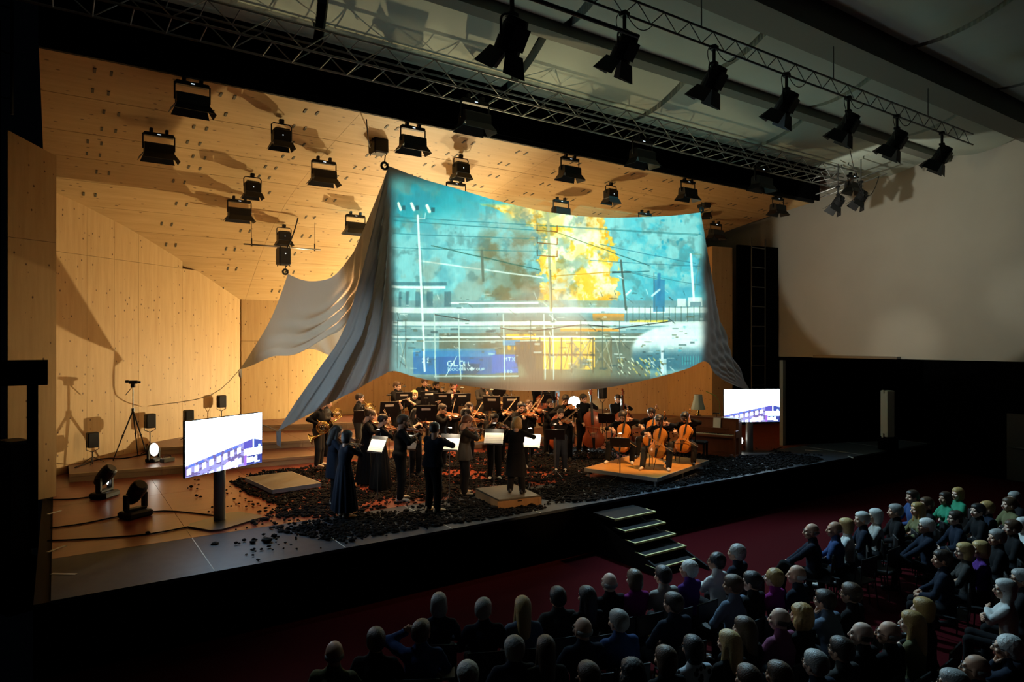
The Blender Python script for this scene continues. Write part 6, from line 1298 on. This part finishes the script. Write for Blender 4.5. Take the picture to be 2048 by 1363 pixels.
mu('person in black seated with a cello, hair in a ponytail', 1302, 824, 18.7, 195, 'cello', z0=.22, hs='ponytail', hc='dark', skin='skin_c', fem=True, sleeve=.6, shoe='black_shoe')
mu('person in black seated with a cello at the left of the platform', 1245, 831, 17.9, 196, 'cello', z0=.22, hs='fluffy', hc='dark', shoe='white_shoe', sleeve=.6, hp=.5)
mu('person in black and a cap seated with a cello at the platform front', 1318, 839, 17.0, 200, 'cello', z0=.22, hs='short', hc='black', cap_=True, shoe='tan_shoe', sleeve=.6, bot='cloth_gray')
mu('person in black with glasses seated with a cello by the piano', 1370, 833, 17.8, 205, 'cello', z0=.22, hs='bun', hc='black', gl=True, hy=.2, bot='cloth_gray')
# chairs of the cellists
def stack_chair(t, m='chair', leg='black_metal'):
    mb = MB(); mb.box((-.22, -.22, .43), (.22, .20, .46), None, .012); mb.build('seat', m, t)
    mb = MB(); mb.box((-.21, -.245, .60), (.21, -.215, .86), Matrix.Translation((0, -.0, 0)), .012); mb.build('backrest', m, t)
    for sx in (-1, 1):
        mb = MB(); mb.tube([(sx * .21, .19, .44), (sx * .23, .22, 0)], .011, 6); mb.build('leg', leg, t)
        mb = MB(); mb.tube([(sx * .21, -.23, .86), (sx * .21, -.20, .44), (sx * .22, -.25, 0)], .011, 6); mb.build('leg', leg, t)
CHAIR = Pool(mk('stacking_chair', stack_chair))
for (t, loc, d), who in zip(PERSONS[-4:], ('ponytailed cellist', 'left cellist', 'cellist in the cap', 'cellist by the piano')):
    CHAIR.get(loc - d * .06, t.rotation_euler.z, 'black chair under the ' + who, 'chair', 'chairs of the cellists')
# music stands with their pages
def stand_make(t):
    mb = MB(); mb.tube([(0, 0, .10), (0, 0, 1.02)], .012, 8); mb.build('pole', 'darkalu', t)
    for a in (.5, 2.6, 4.7): mb = MB(); mb.tube([(0, 0, .22), (.27 * math.cos(a), .27 * math.sin(a), .01)], .008, 6); mb.build('leg', 'darkalu', t)
    X = Matrix.Translation((0, 0, 1.10)) @ Matrix.Rotation(-.55, 4, 'X')
    mb = MB(); mb.box((-.24, -.006, -.16), (.24, .006, .17), X); mb.box((-.24, -.055, -.165), (.24, .0, -.158), X); mb.build('desk', 'lampblack', t)
    mb = MB(); mb.tube([(0, .01, .16), (0, -.02, .22), (0, -.10, .24)], .005, 6, True, X); mb.box((-.05, -.13, .230), (.05, -.09, .245), X); mb.build('clip_light', 'black_metal', t)
STAND = Pool(mk('music_stand', stand_make))
def page_make(t): pass
PGM = None
def desk(px, py, D, to, lit, lab, h=1.10, pages=1, z0=0.0, wide=.23, pr=0.0):
    global PGM
    c = at_d(px, py, D); q = at_d(to[0], to[1], to[2]) if isinstance(to, tuple) else None; dd = Vector((q.x - c.x, q.y - c.y, 0)).normalized() if q is not None else -face_dir(to)
    rz = math.atan2(dd.y, dd.x) + PI / 2
    s = STAND.get((c.x, c.y, z0), rz, 'black music stand ' + lab, 'music stand', 'music stands of the orchestra'); s.scale = (.88 if lit else 1, 1, (c.z - z0) / 1.10)
    X = Matrix.Translation((c.x, c.y, c.z)) @ Matrix.Rotation(rz, 4, 'Z') @ Matrix.Rotation(-.55, 4, 'X')
    for i in range(pages):
        if PGM is None:
            mb = MB(); mb.box((-.112, -.012, -.16), (.112, -.0075, .155)); mb.cur = 1
            for r in range(9):
                for l in range(3): mb.box((-.095, -.0126, .128 - r * .032 - l * .005), (.095, -.0119, .1288 - r * .032 - l * .005))
            PGM = mb.mesh('sheet_music', ['paper', 'ink'])
        o = link('sheet_music', PGM, None); o.matrix_world = X @ Matrix.Translation(((i - (pages - 1) / 2) * wide, 0, .0)) @ Matrix.Diagonal((1.0 + pr * 2.6, 1, 1 + pr * .5, 1))
        o.location, o.rotation_euler, o.scale = o.matrix_world.to_translation(), o.matrix_world.to_euler(), (1 + pr * 2.6, 1, 1 + pr * .5); tag(o, ('bright lit page' if lit else 'page') + ('' if pages == 1 else (' at left' if i == 0 else ' at right')) + ' on the music stand ' + lab, 'sheet music', 'sheets of music on the stands')
    if not lit: light('POINT', X @ Vector((0, -.17, .24)), 11, (1, .66, .36), None, .03, name='stand_light')
    if lit:
        P_ = X @ Vector((0, -.22, .30)); l = light('SPOT', P_, lit * 1.8, (1, .82, .56), X @ Vector((0, 0, -.02)), .03, 115, .5, 'stand_light')
desk(755, 888, 13.9, (700, 870, 13.2), 18, 'at the front left beside the pleated dress', pr=.28)
desk(899, 884, 14.0, (866, 860, 13.0), 20, 'in front of the dark blue jacket', pr=.35, pages=1)
desk(819, 884, 14.7, (795, 860, 14.0), 14, 'in front of the bearded violinist', pr=.2)
desk(988, 873, 14.9, (962, 862, 13.6), 8, 'left of the conductor', pr=.35)
desk(1060, 881, 15.0, (1036, 870, 14.0), 24, 'right in front of the conductor', pages=2, pr=.05)
desk(1240, 884, 16.2, (1262, 850, 18.5), 0, 'before the cellists, seen from behind', pr=.0)
desk(1110, 868, 16.6, (1120, 840, 18.0), 0, 'before the person with white sneakers', pr=.0)
desk(1213, 836, 19.4, (1232, 810, 21.5), 0, 'before the bassist in the open shirt', pr=.0)
desk(808, 797, 19.2, (796, 780, 21.0), 0, 'before the clarinet at the back left', z0=.2)
desk(858, 795, 19.3, (850, 780, 21.4), 0, 'before the clarinet under the cloth', z0=.2)
desk(886, 799, 19.0, (905, 775, 21.4), 0, 'left of the seated flute', z0=.2)
desk(924, 799, 19.2, (908, 775, 21.4), 0, 'right of the red bassoon', z0=.2)
desk(984, 806, 18.6, (1002, 795, 21.0), 0, 'before the oboe', z0=.0)
desk(1022, 806, 19.2, (1012, 795, 21.4), 0, 'right of the oboe', z0=.0)
desk(726, 832, 18.2, (720, 800, 19.6), 0, 'before the horn on the riser', z0=.0)
desk(778, 818, 17.4, (745, 800, 19.6), 0, 'behind the two long skirts', z0=0)
desk(852, 826, 16.6, (850, 815, 19.0), 0, 'between the long haired violinist and the viola')
desk(1098, 795, 21.6, (1075, 780, 23.5), 0, 'beside the hidden double bass', z0=.2)
desk(998, 783, 22.0, (975, 775, 23), 0, 'at the back under the cloth', z0=.4)
for px, py, D in ((1135, 905, 18.2), (1262, 866, 19)):
    pass
# ---------------------------------------------------------------- the audience in the stalls (seen from behind and from the side)
AUD = {}
for nm, P in (('lap', dict(wl=(-.10, .30, .66), wr=(.10, .31, .67), pl=(-1, -.3, -.5), pr=(1, -.3, -.5), hl=((.2, -.2, -1), 'curl', (.6, .7, -.2)), hr=((-.2, -.2, -1), 'curl', (-.6, .7, -.2)))),
              ('fold', dict(wl=(.12, .24, .86), wr=(-.12, .27, .84), pl=(-1, -.1, -.5), pr=(1, -.1, -.5), hl=((.2, -.9, 0), 'open', (.95, .1, .05)), hr=((-.2, -.9, 0), 'open', (-.95, .1, .05)))),
              ('chin', dict(wl=(-.03, .21, 1.02), wr=(.06, .24, .80), pl=(-.5, .5, -1), pr=(1, -.1, -.5), hl=((.1, -.9, .2), 'curl', (.1, -.2, 1)), hr=((-.2, -.9, 0), 'open', (-.95, .1, .05)))),
              ('brow', dict(wl=(-.17, .17, 1.16), wr=(.06, .30, .70), pl=(-1, .2, -.3), pr=(1, -.1, -.5), hl=((.3, -.6, .3), 'curl', (.5, -.3, .8)), hr=((-.2, -.9, 0), 'curl', (-.8, .3, -.2)))),
              ('legs', dict(wl=(-.05, .42, .62), wr=(.02, .46, .60), pl=(-1, .1, -.6), pr=(1, .1, -.6), hl=((0, 0, -1), 'curl', (.5, .8, -.2)), hr=((0, 0, -1), 'curl', (-.5, .8, -.2)), kl=(-.10, .47, .62), kr=(.10, .46, .52), al=(.10, .66, .33), ar=(.10, .52, .09)))):
    for fem in (0, 1):
        for hy in (-.25, .0, .25):
            P2 = dict(P); P2.update(seated=True, female=bool(fem), hy=hy, hp=-.06, lean=.04 if nm != 'chin' else .16, bulk=1.08 if not fem else 1.0, spread=.05)
            sk, hm, P2 = body(P2, .023); AUD[(nm, fem, hy)] = (sk.mesh('body', ['cloth_black', 'cloth_black', 'skin', 'lip', 'eye', 'brow']), hm, P2)
AC = {'dark': 'cloth_black', 'navy': 'cloth_navy', 'gray': 'cloth_gray'}
def cl(name, c): M['aud_' + name] = mat('cloth_' + name, c, .85, spec=.15, bump=.2, nscale=60); AC[name] = 'aud_' + name
for nme, c in (('blue', (.03, .06, .16)), ('purple', (.07, .02, .16)), ('magenta', (.20, .01, .14)), ('white', (.55, .56, .54)), ('pale', (.34, .33, .30)), ('green', (.03, .22, .12)), ('rose', (.22, .07, .14)), ('olive', (.14, .13, .06)), ('steel', (.12, .16, .22)), ('spotted', (.4, .45, .5))): cl(nme, c)
def spots():
    m = M['aud_spotted']; n = m.node_tree.nodes; k = m.node_tree.links; v = n.new('ShaderNodeTexVoronoi'); v.inputs['Scale'].default_value = 16; tc = n.new('ShaderNodeTexCoord'); k.new(tc.outputs['Object'], v.inputs['Vector']); r = n.new('ShaderNodeValToRGB'); r.color_ramp.elements[0].position = .42; r.color_ramp.elements[1].position = .46; r.color_ramp.elements[0].color = (.01, .01, .012, 1); r.color_ramp.elements[1].color = (.5, .55, .6, 1); k.new(v.outputs['Distance'], r.inputs[0]); k.new(r.outputs[0], n['Principled BSDF'].inputs['Base Color'])
spots()
WORDS = {'dark': 'black', 'navy': 'navy', 'gray': 'dark grey', 'blue': 'blue', 'purple': 'purple', 'magenta': 'magenta', 'white': 'white', 'pale': 'pale', 'green': 'green', 'rose': 'rose coloured', 'olive': 'olive', 'steel': 'steel blue', 'spotted': 'black and white spotted'}
COLL = {'w': collar_mesh('aud_white'), 'b': collar_mesh('aud_steel')}
ORD = ['first', 'second', 'third', 'fourth', 'fifth', 'sixth', 'seventh', 'eighth', 'ninth', 'tenth', 'eleventh', 'twelfth', 'thirteenth', 'fourteenth', 'fifteenth', 'sixteenth']
SKT = {'s': 'skin', 't': 'skin_b', 'p': 'skin_c'}
# px, py of the head, hair, colour, clothes, pose, flags (f female, g glasses, w/b collar)
ROWS = [('front row left of the stairs', [(878, 1207, 'bob', 'gray', 'navy', 'lap', 'f'), (967, 1219, 'short', 'gray', 'navy', 'lap', ''), (1045, 1214, 'long', 'blonde', 'steel', 'lap', 'f'), (1115, 1195, 'short', 'black', 'gray', 'lap', 'w'), (1173, 1193, 'long', 'black', 'dark', 'lap', 'f'), (1218, 1165, 'bald', 'gray', 'dark', 'lap', 'gb'), (1268, 1158, 'bob', 'brown', 'magenta', 'lap', 'f'), (1325, 1151, 'short', 'black', 'pale', 'fold', 'b'), (1376, 1138, 'fluffy', 'white', 'purple', 'fold', 'f'), (1431, 1122, 'fluffy', 'black', 'white', 'fold', 'fg'), (1472, 1105, 'fluffy', 'gray', 'navy', 'lap', 'b')]),
        ('front row right of the stairs', [(1622, 1062, 'bald', 'gray', 'navy', 'legs', 'g'), (1668, 1058, 'bald', 'gray', 'blue', 'lap', ''), (1691, 1051, 'bob', 'blonde', 'white', 'lap', 'f'), (1723, 1038, 'short', 'white', 'navy', 'lap', 'b'), (1750, 1031, 'bob', 'white', 'pale', 'lap', 'f'), (1790, 1022, 'short', 'gray', 'dark', 'lap', ''), (1824, 993, 'short', 'dark', 'blue', 'lap', ''), (1834, 1018, 'long', 'gold', 'olive', 'lap', 'f'), (1852, 1008, 'short', 'brown', 'dark', 'lap', ''), (1890, 996, 'bob', 'dark', 'green', 'lap', 'f'), (1915, 987, 'bob', 'gold', 'green', 'lap', 'f'), (1973, 1016, 'short', 'gold', 'navy', 'lap', ''), (2018, 1008, 'short', 'brown', 'olive', 'lap', ''), (2028, 996, 'short', 'gray', 'dark', 'lap', '')]),
        ('second row', [(669, 1307, 'bald', 'gray', 'olive', 'lap', ''), (752, 1281, 'short', 'dark', 'dark', 'lap', 'b'), (843, 1264, 'short', 'brown', 'blue', 'brow', ''), (1028, 1296, 'fluffy', 'gray', 'navy', 'lap', 'b'), (1091, 1297, 'long', 'brown', 'gray', 'lap', 'f'), (1165, 1258, 'bald', 'gray', 'navy', 'lap', 'gb'), (1236, 1243, 'short', 'gray', 'blue', 'lap', 'b'), (1346, 1207, 'short', 'dark', 'navy', 'lap', ''), (1465, 1170, 'short', 'brown', 'steel', 'lap', 'b'), (1503, 1163, 'short', 'black', 'dark', 'lap', 'b'), (1546, 1155, 'fluffy', 'gold', 'magenta', 'lap', 'f'), (1592, 1149, 'bald', 'white', 'navy', 'lap', 'b')]),
        ('second row far right', [(1852, 1052, 'short', 'white', 'navy', 'legs', 'gb'), (1911, 1036, 'short', 'dark', 'navy', 'lap', 'g'), (1955, 1021, 'short', 'black', 'dark', 'lap', ''), (1993, 1075, 'short', 'gray', 'dark', 'lap', 'w'), (2024, 1055, 'short', 'brown', 'dark', 'lap', ''), (2046, 1050, 'short', 'white', 'white', 'lap', ''), (1928, 1102, 'bob', 'blonde', 'gray', 'lap', 'fg'), (1960, 1098, 'bob', 'blonde', 'purple', 'lap', 'f'), (1883, 1118, 'short', 'dark', 'navy', 'lap', 'w')]),
        ('third row', [(934, 1347, 'fluffy', 'white', 'pale', 'lap', 'f'), (1176, 1352, 'short', 'brown', 'dark', 'lap', ''), (1330, 1318, 'bob', 'brown', 'dark', 'lap', 'f'), (1385, 1296, 'bob', 'black', 'spotted', 'lap', 'fg'), (1457, 1285, 'long', 'blonde', 'dark', 'lap', 'f'), (1498, 1262, 'long', 'brown', 'dark', 'chin', 'f'), (1558, 1238, 'bald', 'dark', 'rose', 'lap', ''), (1601, 1230, 'curly', 'gold', 'dark', 'lap', 'f'), (1661, 1205, 'short', 'dark', 'steel', 'chin', 'g'), (1701, 1187, 'short', 'brown', 'dark', 'lap', 'g'), (1845, 1217, 'bob', 'gold', 'dark', 'lap', 'f'), (2009, 1178, 'bob', 'white', 'white', 'fold', 'fg'), (2041, 1158, 'short', 'gray', 'dark', 'lap', 'gw')]),
        ('fourth row', [(1262, 1345, 'curly', 'black', 'dark', 'lap', 'f'), (1495, 1358, 'short', 'brown', 'dark', 'lap', ''), (1556, 1350, 'long', 'brown', 'dark', 'lap', 'f'), (1630, 1328, 'short', 'gray', 'navy', 'lap', 'gb'), (1681, 1300, 'short', 'dark', 'gray', 'lap', 'g'), (1722, 1268, 'bald', 'dark', 'dark', 'lap', 'w'), (1776, 1266, 'bald', 'gray', 'dark', 'lap', 'gw'), (1822, 1245, 'long', 'gold', 'olive', 'lap', 'f'), (1950, 1336, 'bald', 'gray', 'dark', 'lap', 'g'), (2030, 1300, 'fluffy', 'white', 'navy', 'chin', 'gb'), (1905, 1368, 'short', 'gray', 'dark', 'lap', 'g')])]
for rn, people in ROWS:
    for i, (px, py, hs, hc, clo, pose, fl_) in enumerate(people):
        zh = ZH + 1.20 * 1.0; q = at_z(px, py, zh); tgt = Vector((7.2, 13.0, 0)); d = Vector((tgt.x - q.x, tgt.y - q.y, 0)).normalized(); g_ = random.Random(px * 7 + py)
        fem = 'f' in fl_; hy = g_.choice((-.25, 0, .25) if px < 1150 else (-.25, -.25, 0)); me, hm, P2 = AUD[(pose, int(fem), hy)]
        rz = math.atan2(d.y, d.x) - PI / 2; s_ = (q.z - ZH) / hm.to_translation().z
        garment = {'lap': 'jacket', 'fold': 'top', 'chin': 'jacket', 'brow': 'jacket', 'legs': 'jacket'}[pose]; act = {'lap': 'seated', 'fold': 'seated with folded arms', 'chin': 'seated with a hand at the chin', 'brow': 'seated with a raised hand', 'legs': 'seated with crossed legs'}[pose]
        lab = 'person %s in %s %s, %s from the left, %s' % (act, WORDS[clo], garment, ORD[i], rn)
        if len(lab.split()) > 16: lab = '%s %s in %s, %s from left, %s' % ('person', act.replace('seated with', 'with'), WORDS[clo], ORD[i], rn)
        if len(lab.split()) > 16: lab = 'person %s in %s, %s from left, %s' % (act.replace('seated with ', 'with ').replace('seated ', ''), WORDS[clo].replace('black and white ', ''), ORD[i], rn)
        t = root('person', Vector((q.x, q.y, ZH)) - d * .05, rz, lab, 'person', 'audience'); t.scale = (s_,) * 3
        b = link('body', me, t)
        for si, m_ in ((0, AC[clo]), (1, 'cloth_black'), (2, SKT[g_.choice('sstp')]), (5, 'hair_' + hc)): b.material_slots[si].link = 'OBJECT'; b.material_slots[si].material = M[m_]
        hair(hs, hc, hm, t)
        if 'g' in fl_: o = link('glasses', GLASS, t); o.matrix_local = hm
        if 'w' in fl_ or 'b' in fl_: o = link('collar', COLL['w' if 'w' in fl_ else 'b'], t); o.location = (0, .03, 1.075)
        for sfx, sx in (('l', -1), ('r', 1)): an = P2['_an' + sfx]; o = link('shoe', SHOE['black_shoe'], t); o.location = (an.x, an.y + .01, an.z - .09); o.rotation_euler = (0, 0, -sx * .12)
        CHAIR.get(Vector((q.x, q.y, ZH)) - d * .11, rz, 'black chair under the %s person from the left, %s' % (ORD[i], rn), 'chair', 'chairs in the stalls')
for px, py, lab in ((1712, 1150, 'empty black chair with a white number tag in the dark aisle'), (1760, 1130, 'empty black chair beside the one with a number tag')):
    q = at_z(px, py, ZH + .5); d = Vector((11.3 - q.x, 14.6 - q.y, 0)).normalized(); c = CHAIR.get((q.x, q.y, ZH), math.atan2(d.y, d.x) - PI / 2, lab, 'chair', 'chairs in the stalls')
    if 'number' in lab and 'beside' not in lab: mb = MB(); mb.box((-.08, .222, .36), (.08, .226, .42)); mb.cur = 1; mb.tube([(-.03, .227, .375), (-.03, .227, .405), (-.005, .227, .405), (-.005, .227, .375), (-.03, .227, .375)], .004, 4); mb.tube([(.01, .227, .405), (.035, .227, .405), (.02, .227, .39), (.035, .227, .382), (.01, .227, .375)], .004, 4); mb.build('number_tag', ['tape', 'ink'], c)
for i, (px, py) in enumerate(((1688, 1145), (1625, 1168))):
    q = at_z(px, py, ZH); mb = MB(); mb.box((-.11, -.15, 0), (.11, .15, .006)); o = mb.build('program_leaflet', 'paper'); o.location = (q.x, q.y, ZH + .002); o.rotation_euler = (0, 0, .5 + i); tag(o, ('pale leaflet on the red carpet under the chairs' if i == 0 else 'pale leaflet on the red carpet beside the aisle chairs'), 'leaflet')
